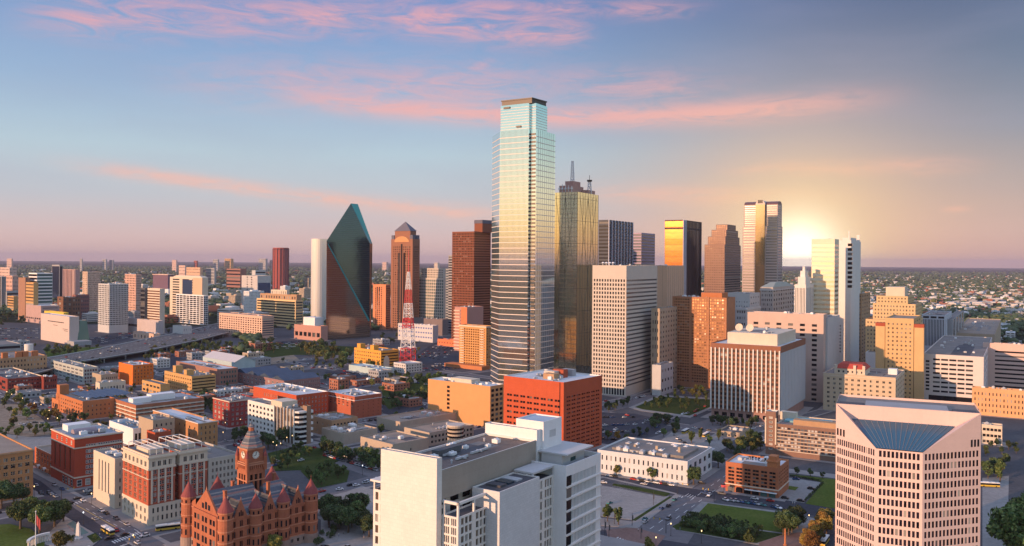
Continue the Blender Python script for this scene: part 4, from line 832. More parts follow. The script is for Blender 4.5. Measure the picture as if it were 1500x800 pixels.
# small horizon towers
hz = [(329, 338, 342, 379, 'bright yellow lit twin block on the horizon', gold), (379, 389, 392, 379, 'dark blue slab on the horizon', grey), (312, 319, 321, 380, 'small blue grey block on the horizon', grey), (252, 258, 260, 381, 'tiny mauve block on the horizon left of centre', pinkst),
      (150, 155, 157, 380, 'tiny grey tower on the far left horizon', grey), (160, 165, 167, 381, 'second tiny grey tower on the far left horizon, right of the first', grey), (117, 120, 121, 379, 'thin dark tower on the far left horizon', grey), (10, 17, 19, 379, 'pink crowned block on the far left horizon', pinkst),
      (284, 288, 290, 382, 'tiny brick block on the horizon', brick), (395, 400, 403, 381, 'pale pink slab behind the red round tower', pinkst), (560, 566, 569, 384, 'low pale block on the horizon right of the prism tower', pinkst), (636, 641, 644, 385, 'low pale block on the horizon beside the stepped crown office', cream)]
for a, b, c, t, lb, m in hz: bld(lb, place(a, b, c, t, 398, T), m, S(6, 6, .5, .4), None, units=0, walk=False, name='far_tower', cat='tower')
# ================================================================== landmarks
def Gz(px, py, z):
    Y = (H-z)*FPX/(py-HOR-(px-750)*ROLL); return Vector((slope(px, py)*Y, Y))
def ringpart(root, poly, z0, z1, out, mat, nm):
    c = sum((Vector(p) for p in poly), Vector((0, 0)))/len(poly); mb = MB()
    q = []
    n = len(poly)
    for k in range(n):
        a, b, d = Vector(poly[k-1]), Vector(poly[k]), Vector(poly[(k+1) % n])
        e1, e2 = (b-a).normalized(), (d-b).normalized(); n1, n2 = Vector((e1.y, -e1.x)), Vector((e2.y, -e2.x))
        m = n1+n2; m = m/max(.3, m.dot(n1)) if m.length > .1 else n1
        q.append(b+m*out)
    for k in range(n):
        a, b, a2, b2 = q[k], q[(k+1) % n], Vector(poly[k]), Vector(poly[(k+1) % n])
        mb.quad((*a, z0), (*b, z0), (*b, z1), (*a, z1)); mb.quad((*a, z1), (*b, z1), (*b2, z1), (*a2, z1)); mb.quad((*a, z0), (*b, z0), (*b2, z0), (*a2, z0))
    return part(mb, nm, mat, root)
def ccw(poly):
    A = sum(poly[k-1].x*poly[k].y-poly[k].x*poly[k-1].y for k in range(len(poly)))
    return poly if A > 0 else poly[::-1]
# ---- tallest tower: silver green mirror glass with floor bands
u, v = axes(31); C = G(780, 575); zt = zat(775, 178, C.y); zc = zat(775, 150, C.y); ztop = zat(770, 142, C.y)
root = empty('glass_skyscraper', (*C, 0), 'tallest skyscraper, silver green mirror glass with pale floor bands, notched corner and dark crown', 'skyscraper')
n1, a1 = isect(C, v, 773, 400), isect(C, v, 731, 400); n2, b1 = isect(C, u, 784, 400), isect(C, u, 812, 400)
A = C+v*a1; ch = (v+u).normalized(); Bp = A+ch*isect(A, ch, 720, 400)
lower = ccw([C+v*n1, C+v*n1+u*n2, C+u*n2, C+u*b1, C+u*b1+v*a1*.9, Bp+u*14, Bp, A])
A2 = C+v*isect(C, v, 733, 200); u2 = isect(C, u, 802, 200)
upper = ccw([C+v*n1+u*.3, C+v*n1+u*n2, C+u*n2+v*.5, C+u*u2+v*.5, C+u*u2+v*a1*.9, A2+u*30, A2+u*.3])
mirror = glassmat('silver mirror glass', (.66, .74, .74), (.74, .80, .79), rough=.06, metal=.92, pb=.005, bump=.012)
sil = wallmat('pale floor band', (.72, .62, .55), rough=.5, var=.04)
zl = zat(722, 188, C.y)
mb = MB(); mb.prism(lower, 0, zl); part(mb, 'glass_skin', mirror, root)
mb = MB(); mb.prism(upper, zl, zc); part(mb, 'glass_skin', mirror, root)
nf = 46
for k in range(nf):
    z0 = 4+k*(zl-6)/nf; ringpart(root, lower, z0, z0+.75, .2, sil, 'floor_band')
for k in range(9):
    z0 = zl+1+k*(zc-zl-2)/9; ringpart(root, upper, z0, z0+.5, .15, sil, 'floor_band')
dk = plain('dark bronze metal', (.06, .05, .045), .45, .3)
cap = ccw([A2+u*1.5-v*.8, C+v*(n1*.6)+u*1.5, C+u*(u2-1)+v*1.5, C+u*(u2-1)+v*a1*.88, A2+u*29])
mb = MB(); mb.prism(cap, zc, ztop); part(mb, 'crown', dk, root)
ringpart(root, cap, ztop-1.2, ztop+.1, .8, dk, 'crown_rim')
mb = MB(); mb.box(C+v*n1+u*n2-(u+v)*.0, u, v, .25, .25, 0, zl); part(mb, 'notch_edge', dk, root)
nb = MB()
for k in range(66): nb.box(C+v*n1*.55+u*n2*.98, u, v, .4, n1*.45, 6+k*(zl-8)/66, 8.0+k*(zl-8)/66)
part(nb, 'notch_louvres', dk, root)
mu = MB()
for k in range(1, 24): mu.box(C+v*(n1+(a1-n1)*k/24)-u*.05, u, v, .06, .10, 4, zl)
for k in range(1, 9): mu.box(C+u*(n2+(b1-n2)*k/9)-v*.05, u, v, .10, .06, 4, zl)
part(mu, 'mullions', dk, root)
for f in range(2): 
    p = C+v*(a1*.8 if f == 0 else a1*.45)-u*.4; mb = MB(); mb.box(p, u, v, .5, 4-f, zc-4-f*22, zc-2-f*22); part(mb, 'vent', dk, root)
foot(C, u, v, b1, a1, 12); sidewalk(C, u, v, b1, a1, 8)
# ---- braced mirror tower with roof masts
C, u, v, LU, LV, z = place(811, 845, 876.5, 281, 556, 31)
root = empty('mirror_tower', (*C, 0), 'gold green mirror tower with diagonal bracing lines, rooftop penthouse and lattice masts', 'skyscraper')
mg = glassmat('olive mirror glass', (.62, .56, .38), (.70, .63, .44), rough=.07, metal=.92, pb=.005, bump=.015)
mb = MB(); mb.prism([C, C+u*LU, C+u*LU+v*LV, C+v*LV], 0, z); part(mb, 'glass_skin', mg, root)
mb = MB()
for k in range(1, 58): 
    zz = z*k/58; t_ = .35 if k % 7 == 0 else .07
    mb.box(C+v*LV/2-u*.05, u, v, .08, LV/2, zz, zz+t_); mb.box(C+u*LU/2-v*.05, u, v, LU/2, .08, zz, zz+t_)
for k in range(0, 9): mb.box(C+v*LV*k/8-u*.06, u, v,   .1, .07 if k % 4 else .25, 0, z); mb.box(C+u*LU*k/8-v*.06, u, v, .07 if k % 4 else .25, .1, 0, z)
part(mb, 'mullions', dk, root)
def brace(P, d, n, L, nm):
    mb = MB()
    for (x0, z0), (x1, z1) in [((.12, .98), (.5, .55)), ((.5, .98), (.12, .55)), ((.5, .98), (.9, .55)), ((.9, .98), (.5, .55)), ((.12, .55), (.5, .08)), ((.5, .55), (.12, .08)), ((.5, .55), (.9, .08)), ((.9, .55), (.5, .08)), ((.3, .98), (.3, .88)), ((.7, .98), (.7, .88))]:
        a, b = P+d*L*x0+n*.25, P+d*L*x1+n*.25; mb.bar((*a, z*z0), (*b, z*z1), .1)
    part(mb, nm, plain('bracing line', (.2, .19, .13), .5), root)
brace(C, v, -u, LV, 'bracing'); brace(C, u, -v, LU, 'bracing')
ph = wallmat('rose penthouse', (.46, .27, .23))
for (cu, cv, su, sv, h) in ((.4, .62, .28, .26, 9), (.42, .58, .17, .17, 15), (.75, .2, .18, .12, 5)):
    mb = MB(); mb.box(C+u*LU*cu+v*LV*cv, u, v, LU*su, LV*sv, z, z+h); part(mb, 'penthouse', ph, root)
def lattice(root, c, w, z0, z1, r, mats, nsec, top=.3, nm='mast'):
    for s_ in range(nsec):
        mb = MB(); za, zb = z0+(z1-z0)*s_/nsec, z0+(z1-z0)*(s_+1)/nsec
        wa, wb_ = w*(1-(1-top)*s_/nsec), w*(1-(1-top)*(s_+1)/nsec)
        q = lambda k, ww: (c.x+ww*math.cos(math.pi/4+k*math.pi/2)*.707, c.y+ww*math.sin(math.pi/4+k*math.pi/2)*.707)
        for k in range(4):
            a0, a1_, b0, b1_ = q(k, wa), q(k+1, wa), q(k, wb_), q(k+1, wb_)
            mb.bar((*a0, za), (*b0, zb), r); mb.bar((*a0, za), (*b1_, zb), r*.6); mb.bar((*a1_, za), (*b0, zb), r*.6); mb.bar((*b0, zb-r), (*b1_, zb-r), r*.7)
        part(mb, nm, mats[s_ % len(mats)], root)
wm = plain('white mast paint', (.75, .73, .72), .5); rm = plain('red mast paint', (.55, .04, .05), .5)
p = C+u*LU*.42+v*LV*.60; lattice(root, p, 4.5, z+14, zat(829, 236, p.y), .3, [wm], 6, .5)
p = C+u*LU*.7+v*LV*.12; lattice(root, p, 5, z, z+16, .3, [wm], 3, .6)
mb = MB(); mb.cyl(p, 3, z+16, z+18, 10, 3.4); mb.cyl(p, .3, z+18, z+24); part(mb, 'mast_head', dk, root)
for k in range(5):
    p = C+u*LU*.12+v*LV*(.35+.13*k); mb = MB(); mb.bar((*p, z), (*p, z+8+(k*5 % 4)), .3); mb.cyl(p, 1.4, z+4, z+6, 8); part(mb, 'antenna', wm, root)
foot(C, u, v, LU, LV, 8)
# ---- prism tower
u, v = axes(45)
A0 = G(477.5, 498); D1 = A0+u*isect(A0, u, 541.5, 486)
def V3(p, z): return Vector((p.x, p.y, z))
LV3 = V3(A0, zat(478.7, 353, A0.y)); Q = V3(D1, zat(541.5, 469, D1.y))
Tg = A0+u*(D1-A0).length*.62+v*18; Tg = Vector((slope(514, 298)*(A0.y+42), A0.y+42)); Tp = V3(Tg, zat(514, 298, Tg.y))
nrm = (Q-LV3).cross(Tp-LV3).normalized()
ray = Vector((slope(541.7, 357), 1, (zat(541.7, 357, 1.0)-H))); cam0 = Vector((0, 0, H)); tt = nrm.dot(LV3-cam0)/nrm.dot(ray); S1 = cam0+ray*tt
dpt = Vector((.42, .9, 0))*16
S2 = S1+Vector((slope(547, 357)*20+5.2, 18, 0)); D2 = Vector((S2.x-1.2, S2.y, 0)); T2 = Tp+Vector((9.5, 18, 0)); Bk = V3(Tg+Vector((-8, 40)), 0)
root = empty('prism_tower', (*A0, 0), 'dark green glass prism tower with slanted facets and bright teal edges', 'skyscraper')
pg = glassmat('deep green mirror', (.045, .085, .12), (.055, .10, .14), rough=.09, metal=.9, pb=.004, bump=.05)
pb_ = glassmat('bronze green mirror', (.36, .27, .20), (.42, .31, .23), rough=.10, metal=.85, pb=.004, bump=.03)
def facet(pts, nm, mat): 
    mb = MB(); mb.poly(pts); return part(mb, nm, mat, root)
facet([V3(A0, 0), V3(D1, 0), Q, LV3], 'lower_facade', pb_)
facet([LV3, Q, S1, Tp], 'sloped_facade', pg)
facet([V3(D1, 0), D2, S2, S1, Q], 'side_facade', pg)
teal = plain('teal edge glass', (.03, .30, .34), .25, .3)
facet([Tp, S1, S2, T2], 'ridge_bevel', teal)
facet([V3(A0, 0), Bk, T2+Vector((-4, 4, 0)), Tp, LV3], 'rear_facade', pg)
facet([Bk, D2, S2, T2], 'rear_facade', pg)
e_ = (Q-LV3); fn = Vector((u.y, -u.x, 0))*.0+Vector((v.x, v.y, 0))*-.4
mb = MB(); w_ = Vector((0, 0, 1))*4.6; s0 = LV3.lerp(Q, .02)
mb.quad(s0+fn, Q+fn, Q+fn+Vector((u.x, u.y, 0))*-3.2-w_*.5, s0+fn-w_*.8); part(mb, 'diagonal_edge', teal, root)
for k in range(1, 46):      # floor lines of the lower facade, clipped by the diagonal
    zz = LV3.z*k/46; L_ = (D1-A0).length
    x1 = L_ if zz < Q.z else L_*(LV3.z-zz)/(LV3.z-Q.z)
    a, b = A0-v*.12, A0+u*x1-v*.12
    if x1 > 1: mb = MB(); mb.box((a+b)/2, u, v, x1/2, .1, zz, zz+.4); part(mb, 'floor_line', wallmat('copper band', (.20, .13, .10)), root)
for k in range(1, 60):      # floor lines across the sloped face
    f = k/60; zz = Q.z+(Tp.z-Q.z)*f
    lef = Q.lerp(LV3, min(1, (zz-Q.z)/(LV3.z-Q.z))) if zz < LV3.z else LV3.lerp(Tp, (zz-LV3.z)/(Tp.z-LV3.z))
    rig = Q.lerp(S1, min(1, (zz-Q.z)/(S1.z-Q.z))) if zz < S1.z else S1.lerp(Tp, (zz-S1.z)/(Tp.z-S1.z))
    o = nrm*(.15 if nrm.y < 0 else -.15); mb = MB(); mb.quad(lef+o, rig+o, rig+o+Vector((0, 0, .4)), lef+o+Vector((0, 0, .4))); part(mb, 'floor_line', plain('green floor line', (.03, .06, .06), .3, .5), root)
foot(A0, u, v, (D1-A0).length+15, 60, 15)
# ---- curved white gold mirror tower behind it
c = G(468, 470); z = zat(468, 350, c.y); root = empty('curved_tower', (*c, 0), 'curved pale mirror tower shining white gold left of the prism tower', 'skyscraper')
Rr = 34; ctr = c+Vector((-3, 24)); poly = [ctr+Vector((Rr*math.cos(a)*.66, Rr*math.sin(a))) for a in [2*math.pi*k/28 for k in range(28)]]
pm = glassmat('pale gold mirror', (.86, .83, .76), (.93, .90, .84), rough=.15, metal=.35, pb=.01, bump=.025)
mb = MB(); mb.prism(poly, 0, z); part(mb, 'glass_skin', pm, root)
for k in range(36): ringpart(root, poly, 5+k*(z-8)/36, 5.3+k*(z-8)/36, .1, wallmat('slate white panel', (0, 0, 0)), 'floor_band')
foot(ctr-Vector((30, 40)), Vector((1, 0)), Vector((0, 1)), 60, 80)
# ---- round red tower
c = G(411, 426); z = zat(411, 363, c.y); root = empty('round_red_tower', (*c, 0), 'ribbed red granite tower standing alone against the horizon', 'tower')
rr = 11.2/FPX*c.y; poly = [c+Vector((rr*math.cos(a), rr*math.sin(a))) for a in [2*math.pi*(k+.5)/16 for k in range(16)]]
mb = MB(); mb.prism(poly, 0, z); part(mb, 'wall', wallmat('raspberry granite', (.38, .10, .08), var=.06), root)
for k in range(16):
    mb = MB(); mb.cyl(poly[k], 2.2, 0, z-4, 6); part(mb, 'rib', wallmat('dark plum glass', (.15, .05, .06)), root)
ringpart(root, poly, z-9, z-5, .4, wallmat('dark plum glass', (0, 0, 0)), 'crown_band'); foot(c, Vector((1, 0)), Vector((0, 1)), 1, 1, 40)
# ---- pyramid topped granite tower
C, u, v, LU, LV, z = place(573, 604, 615, 350, 486, 38)
root = empty('pyramid_tower', (*C, 0), 'brown granite tower with an arched top and a dark pyramid roof', 'skyscraper')
cg = wallmat('warm granite', (.29, .135, .085), var=.05)
block(root, C, u, v, LU, LV, 0, z, cg, S(9, 36, .5, .55, 5, 4, 14, .5, glass=gldk), S(6, 36, .5, .55, 3, 4, 14, .5, glass=gldk), roof=roofgr)
z1 = zat(594, 338, C.y); za = zat(594, 324, C.y)
block(root, C+u*2+v*LV*.14, u, v, LU-4, LV*.72, z-.5, z1, cg, None, None, roof=None)
mb = MB()
for q in range(12):
    a, b = math.pi*q/12, math.pi*(q+1)/12; w = LV*.34
    p = lambda t_, o: (*(C-u*o+v*(LV*.5+w*math.cos(t_))), z-6+w*.55*math.sin(t_))
    mb.quad(p(a, .5), p(b, .5), p(b, -2), p(a, -2)); mb.poly([p(a, .5), p(b, .5), (*(C-u*.5+v*LV*.5), z-6)])
part(mb, 'arch', wallmat('amber granite', (.55, .28, .13)), root)
for k in range(3):
    mb = MB(); mb.box(C+v*(LV*(.38+.12*k))-u*.25, u, v, .2, LV*.035, 8, z-10-abs(k-1)*18); part(mb, 'dark_strip', gldk, root)
mb = MB(); mb.prism([C+u*1+v*LV*.12, C+u*(LU-1)+v*LV*.12, C+u*(LU-1)+v*LV*.88, C+u*1+v*LV*.88], z1, za, True, False, .02); part(mb, 'pyramid_roof', wallmat('slate roof', (.13, .13, .17)), root)
for cc in (C, C+u*(LU-9), C+v*(LV-9), C+u*(LU-9)+v*(LV-9)):
    mb = MB(); mb.box(cc+(u+v)*4.5, u, v, 4, 4, z-1, z+8); part(mb, 'corner_block', wallmat('slate roof', (0, 0, 0)), root)
foot(C, u, v, LU, LV, 8)
# ---- arch topped tower with a gold glass bay
C, u, v, LU, LV, z = place(1088, 1139, 1146.5, 299, 520, 31)
root = empty('arch_topped_tower', (*C, 0), 'tall granite tower with a gold glass bay and rounded barrel vault top', 'skyscraper')
ag = wallmat('rosy granite', (.44, .36, .33), var=.05)
zb = zat(1110, 331, C.y)
spn = S(1, 46, 1, .5, 1.2, 0, .5, .4, glass=glassmat('silver bay glass', (.30, .28, .28), (.40, .38, .37), metal=.7, pb=.01), name='window_band')
block(root, C+v*LV*.62+u*.0, u, v, LU, LV*.38, 0, zb, ag, spn, None, roof=roofgr); block(root, C, u, v, LU, LV*.36, 0, zb, ag, spn, spn, roof=roofgr)
spn2 = dict(spn); spn2['rows'] = 10
block(root, C+v*LV*.60+u*3, u, v, LU-3, LV*.38, zb, z, ag, spn2, None, roof=None); block(root, C+v*LV*.02+u*3, u, v, LU-3, LV*.34, zb, z, ag, spn2, spn2, roof=None)
mb = MB(); mb.box(C+v*LV*.49+u*LU*.48, u, v, LU*.5+1.5, LV*.13, 0, z); part(mb, 'gold_bay', glassmat('amber gold mirror', (.60, .47, .27), (.66, .52, .32), rough=.08, metal=.92, pb=.004, bump=.02), root)
def vault(P, d, e, L, w, z0, mat, nm):   # barrel vault along d, width w along e
    mb = MB(); ns = 12
    for q in range(ns):
        a, b = math.pi*q/ns, math.pi*(q+1)/ns; f = lambda t_, k: (*(P+d*k+e*(w/2-w/2*math.cos(t_))), z0+w/2*math.sin(t_))
        mb.quad(f(a, 0), f(b, 0), f(b, L), f(a, L))
        for k in (0, L): mb.poly([f(a, k), f(b, k), (*(P+d*k+e*w/2), z0)])
    part(mb, nm, mat, root)
vm = wallmat('plum metal', (.16, .09, .09), rough=.4, metal=.3)
vault(C+v*LV*.355-u*1.8, u, v, LU, LV*.27, z-.5, wallmat('pale arch granite', (.62, .52, .46)), 'arch_vault')
for q in (.02, .61):
    P = C+v*LV*q+u*3
    mb = MB(); w = LU-3; ns = 8; L = LV*.36
    for i in range(ns):
        a, b = math.pi*i/ns, math.pi*(i+1)/ns; f = lambda t_, k: (*(P+v*k+u*(w/2-w/2*math.cos(t_))), z+.10*LV*math.sin(t_))
        mb.quad(f(a, 0), f(b, 0), f(b, L), f(a, L))
        for k in (0, L): mb.poly([f(a, k), f(b, k), (*(P+v*k+u*w/2), z)])
    part(mb, 'barrel_roof', vm, root)
mb = MB()
for k in range(4): mb.box(C+v*LV*(.44+.035*k)-u*2.0, u, v, .3, LV*.012, z+2, z+7)
part(mb, 'arch_windows', gldk, root)
foot(C, u, v, LU, LV, 8)
# ---- radio mast
c = G(597.5, 538); zt_ = zat(599, 365, c.y)
root = empty('radio_mast', (*c, 0), 'tall red and white lattice radio mast standing on four legs', 'mast')
w0 = 21/FPX*c.y*1.0
zs = [0, 26, 52, 66, 86, 104, 128]; ws = [w0, w0*.86, w0*.70, w0*.60, w0*.48, w0*.36, w0*.14]; cols_ = [rm, wm, rm, wm, rm, wm]
for k in range(6):
    mb = MB(); ns = 3
    for j in range(ns):
        za, zb_ = zs[k]+(zs[k+1]-zs[k])*j/ns, zs[k]+(zs[k+1]-zs[k])*(j+1)/ns
        wa, wb_ = ws[k]+(ws[k+1]-ws[k])*j/ns, ws[k]+(ws[k+1]-ws[k])*(j+1)/ns
        q = lambda i, w: (c.x+w*.62*math.cos(i*math.pi/2+.5), c.y+w*.62*math.sin(i*math.pi/2+.5)); rad = .42 if k < 3 else .3
        for i in range(4):
            mb.bar((*q(i, wa), za), (*q(i, wb_), zb_), rad); mb.bar((*q(i, wb_), zb_-.5), (*q(i+1, wb_), zb_-.5), rad*.7)
            if not (k == 0 and j == 0): mb.bar((*q(i, wa), za), (*q(i+1, wb_), zb_), rad*.5); mb.bar((*q(i+1, wa), za), (*q(i, wb_), zb_), rad*.5)
    part(mb, 'lattice_section', cols_[k], root)
mb = MB(); mb.cyl(c, .7, 128, zt_, 8, .25); part(mb, 'spire', rm, root)
# ---- museum cube
C, u, v, LU, LV, z = place(60, 101.5, 116, 464, 505, 42)
root = empty('museum_cube', (*C, 0), 'pale pink concrete museum cube with slit windows and a green glass wedge', 'museum')
block(root, C, u, v, LU, LV, 0, z, wallmat('museum concrete', (.56, .46, .42), var=.07), None, None, roof=roofwh)
mb = MB()
for (a, b, zz, h) in ((.18, .75, .74, 1.2), (.4, .55, .62, .6), (.05, .22, .52, 1), (.05, .18, .46, 1)):
    p, q = C+v*LV*a, C+v*LV*b; m_ = (p+q)/2; mb.box(m_-u*.05, u, v, .1, LV*(b-a)/2, z*zz, z*zz+h)
part(mb, 'slit_windows', gldk, root)
mb = MB(); P = C+u*LU*.8-v*1; mb.prism([P, P+u*18-v*6, P+u*22+v*14, P+v*12], 2, z*.85, True, False, .55); part(mb, 'glass_wedge', glassmat('teal glass', (0, 0, 0), (0, 0, 0)), root)
mb = MB(); mb.box(C+u*LU*.7-v*14, u, v, LU*.9, 14, 0, 7); part(mb, 'plinth', grey, root); foot(C, u, v, LU+20, LV, 10)

# ================================================================== white county building, foreground
u, v = axes(34)
P0 = Vector((slope(640, 672)*325, 325.)); st_ = wallmat('white travertine', (.74, .70, .65), var=.07, joint=(34, 2.2, 1.5, .16))
root = empty('county_building', (*P0, 0), 'large white stone office complex with blank slabs, gridded windows and a brown gravel roof', 'building')
zP = zat(640, 672, 325); LVp = isect(P0, v, 558, 658); LUp = isect(P0, u, 647.5, 674)
block(root, P0, u, v, LUp, LVp, 0, zP, st_, None, None, roof=roofgr, pp=.8)
M0 = P0+u*(LUp+.02)+v*.4; LUm = isect(M0, u, 785, 646); zM = zat(648, 689, M0.y)
block(root, M0, u, v, LUm, LVp-.6, zM-11.5, zM, wallmat('taupe band panel', (.36, .31, .26), var=.10, joint=(34, 7, 3.6, .12)), None, None, roof=wallmat('brown gravel roof', (.17, .13, .11), var=.4, scale=.15, streak=0), pp=.9, edge=white, nm='attic_wall', bottom=True)
block(root, M0+v*4+u*.5, u, v, LUm-1, LVp-6, 0, zM-11.6, st_, None, S(8, 12, .7, .7, 1, 0, .3, .4, glass=gldk), roof=None)
clutter(root, M0, u, v, LUm, LVp, zM-.9, 7, 5)
mb = MB(); mb.box(M0+u*LUm*.38+v*LVp*.62, u, v, 7.5, 1.9, zM-.5, zM+2.0); mb.box(M0+u*LUm*.38+v*LVp*.62, u, v, 7.1, 1.6, zM-.9, zM-.5); part(mb, 'louvred_unit', dkgrey, root)
# far end wall of the roof
E0 = M0+u*(LUm+.05); zE = zat(785, 630, E0.y)
block(root, E0-v*.5, u, v, 4.2, LVp*1.0, 0, zE, whitep, None, None, roof=roofgr, pp=.6)
gs = lambda c_, r_: S(c_, r_, .8, .78, .5, 0, .4, .55, 3, gap=.28, glass=gltan)
# gridded block 1 with open frame top
Cg = P0+u*(LUp+.3); p1 = isect(Cg, -v, 671.5, 741); C1 = Cg-v*p1; L1 = isect(C1, u, 716.5, 724); z1 = zat(671.5, 741, C1.y)
block(root, C1, u, v, L1, p1-.02, 0, z1-4.6, st_, gs(2, 13), gs(2, 13), roof=roofdk, pp=.6)
mb = MB()
for a, b in ((0, 0), (L1-.7, 0), (0, p1-1.2), (L1*.5, 0)): mb.box(C1+u*(a+.4)+v*(b+.4), u, v, .4, .4, z1-4.6, z1)
for (a, b, x, y) in ((L1/2, .45, L1/2, .45), (.45, p1/2, .45, p1/2), (L1-.45, p1/2, .45, p1/2)): mb.box(C1+u*a+v*b, u, v, x, y, z1-.01, z1+1.0)
part(mb, 'open_frame', white, root)
# blank stone block
t2 = isect(P0, u, 689, 720); p2 = isect(P0+u*t2, -v, 732, 720); C2 = P0+u*t2-v*p2; L2 = isect(C2, u, 790.5, 698); z2 = zat(732, 721, C2.y)
block(root, C2, u, v, L2, p2-1, 0, z2, wallmat('white block masonry', (.64, .63, .63), var=.09, fine=.9, joint=(34, 1.8, 1.0, .2)), None, None, roof=roofdk, pp=.5, edge=white)
for k in range(3): 
    mb = MB(); mb.box(C2+u*L2*(.3+.2*k)+v*p2*.55, u, v, 2.2, p2*.25, z2-.5, z2+.35-.1*k); part(mb, 'roof_panel', [roofdk, glbl, metalu][k], root)
# gridded block 2
C3 = C2+u*(L2+.03)+v*p2*.22; L3 = isect(C3, u, 811, 690); z3 = zat(791, 693, C3.y)
block(root, C3, u, v, L3, p2*.75, 0, z3-4, st_, None, gs(2, 11), roof=roofdk, pp=.5)
mb = MB(); mb.box(C3+u*L3/2+v*p2*.35, u, v, L3/2, p2*.35, z3-.8, z3); mb.box(C3+u*.4+v*.4, u, v, .3, .3, z3-4, z3-.8); mb.box(C3+u*(L3-.4)+v*.4, u, v, .3, .3, z3-4, z3-.8); part(mb, 'open_frame', ltgrey, root)
# glass wing
Q0 = C3+u*(L3+.05)-v*p2*.1; d4 = isect(Q0, -v, 829, 682); C4 = Q0-v*d4; L4 = isect(C4, u, 880, 678); z4 = zat(829, 683, C4.y)
block(root, C4, u, v, L4, d4+18, 0, z4, whitep, None, S(18, 8, .64, .74, 4.6, 7.5, 4.2, .4, glass=glassmat('aqua sash', (.025, .07, .08), (.09, .19, .20), rough=.5, spec=.03, pb=.1)), roof=roofgr, pp=2.5)
for k in range(8):
    mb = MB(); hh = (z4-11.7)/8; mb.box(C4+u*2.6-v*.02, u, v, 2.0, .1, 7.6+k*hh+.3, 7.5+(k+1)*hh-.5); part(mb, 'balcony_opening', gldk, root)
    mb = MB(); mb.box(C4+u*L4/2-v*.25, u, v, L4/2, .25, 7.0+k*hh, 7.5+k*hh+.1); part(mb, 'floor_ledge', white, root)
for k in range(8):
    mb = MB(); mb.box(C4+u*(1+(L4-2)*k/7)-v*.5, u, v, .45, .5, 0, 7); part(mb, 'column', white, root)
Pp = C4+u*5+v*5; block(root, Pp, u, v, L4*.62, d4+6, z4-2.5, z4+3.2, ltgrey, None, S(1, 1, .5, .4, 5, 0, 1, .2, glass=glgr), roof=roofgr, pp=.3)
mb = MB(); mb.box(Pp+u*L4*.36+v*6, u, v, L4*.38, d4*.4+7, z4+3.2, z4+3.9); part(mb, 'roof_slab', ltgrey, root)
Pm = Pp+u*2+v*11; block(root, Pm, u, v, L4*.5, 15, z4+3.9, z4+16.5, whitep, S(1, 1, .7, .5, 1, 3, 3, .1, glass=ltgrey), S(1, 1, .4, .5, 1, 3, 3, .1, glass=ltgrey), roof=wallmat('pale blue roof', (.40, .48, .56)), pp=.5)
# left end bay
C6 = P0+v*(LVp+.05)+u*3; L6 = isect(C6, v, 547, 705); z6 = zat(556, 705, C6.y)
block(root, C6, u, v, 14, L6, 0, z6-4, st_, S(2, 11, .6, .7, .6, 0, .4, .5, glass=gltan), None, roof=roofdk, pp=.5)
mb = MB(); mb.box(C6+u*7+v*L6/2, u, v, 8, L6/2+.8, z6-.8, z6); mb.box(C6+u*.4+v*(L6-.4), u, v, .35, .35, z6-4, z6-.8); part(mb, 'open_frame', white, root)
foot(P0-v*20, u, v, 150, LVp+22, 6); sidewalk(P0-v*max(p1, p2), u, v, 135, LVp+max(p1, p2), 7)

# ================================================================== pink granite tower, right foreground
dirv = lambda deg: Vector((math.sin(R_(deg)), math.cos(R_(deg))))
f1 = Vector((slope(1283.5, 656)*352, 352.)); dL = dirv(-17.4); dM = -dirv(-64.8); dRt = dirv(73)
Lp = f1+dL*isect(f1, dL, 1224.5, 620); f2 = f1+dM*isect(f1, dM, 1351.5, 660); Rp = f2+dRt*isect(f2, dRt, 1437, 620)
root = empty('pink_tower', (*f1, 0), 'pink granite tower with three folded facades and a sloping blue skylight at its top', 'skyscraper')
pg2 = wallmat('rose granite cladding', (.66, .50, .46), var=.06, joint=(27, 3.2, 1.98, .07))
zf = zat(1283.5, 657, f1.y); zLt = zat(1224.5, 591, Lp.y); zRt = zat(1437, 606, Rp.y); ztop = (zLt+zRt)/2
outw = lambda d: (lambda n: n if n.y < 0 else -n)(Vector((d.y, -d.x)).normalized())
fl = 3.95; nfl = int((zf-1)/fl)
wb = MB(); pn = []
for (P, Q_, nc) in ((Lp, f1, 17), (f1, f2, 10), (f2, Rp, 15)):
    d = (Q_-P); L = d.length; d = d/L; n = outw(d)
    facade(wb, pn, P, d, n, L, zf-nfl*fl, zf, S(nc, nfl, .64, .66, .8, 0, .0, .12, glass=glassmat('plum glass', (.006, .005, .009), (.03, .024, .04), pb=.05, spec=.2)))
    wb.quad((*P, 0), (*Q_, 0), (*Q_, zf-nfl*fl), (*P, zf-nfl*fl))
# upper walls: pink gables left and right, high back wall above the skylight
wb.poly([(*Lp, zf), (*f1, zf), (*Lp, ztop)]); wb.poly([(*f2, zf), (*Rp, zf), (*Rp, ztop)])
bkL = Lp+(Lp-f1)*.02; upL, upR = Vector((slope(1249, 617)*372, 372.)), None
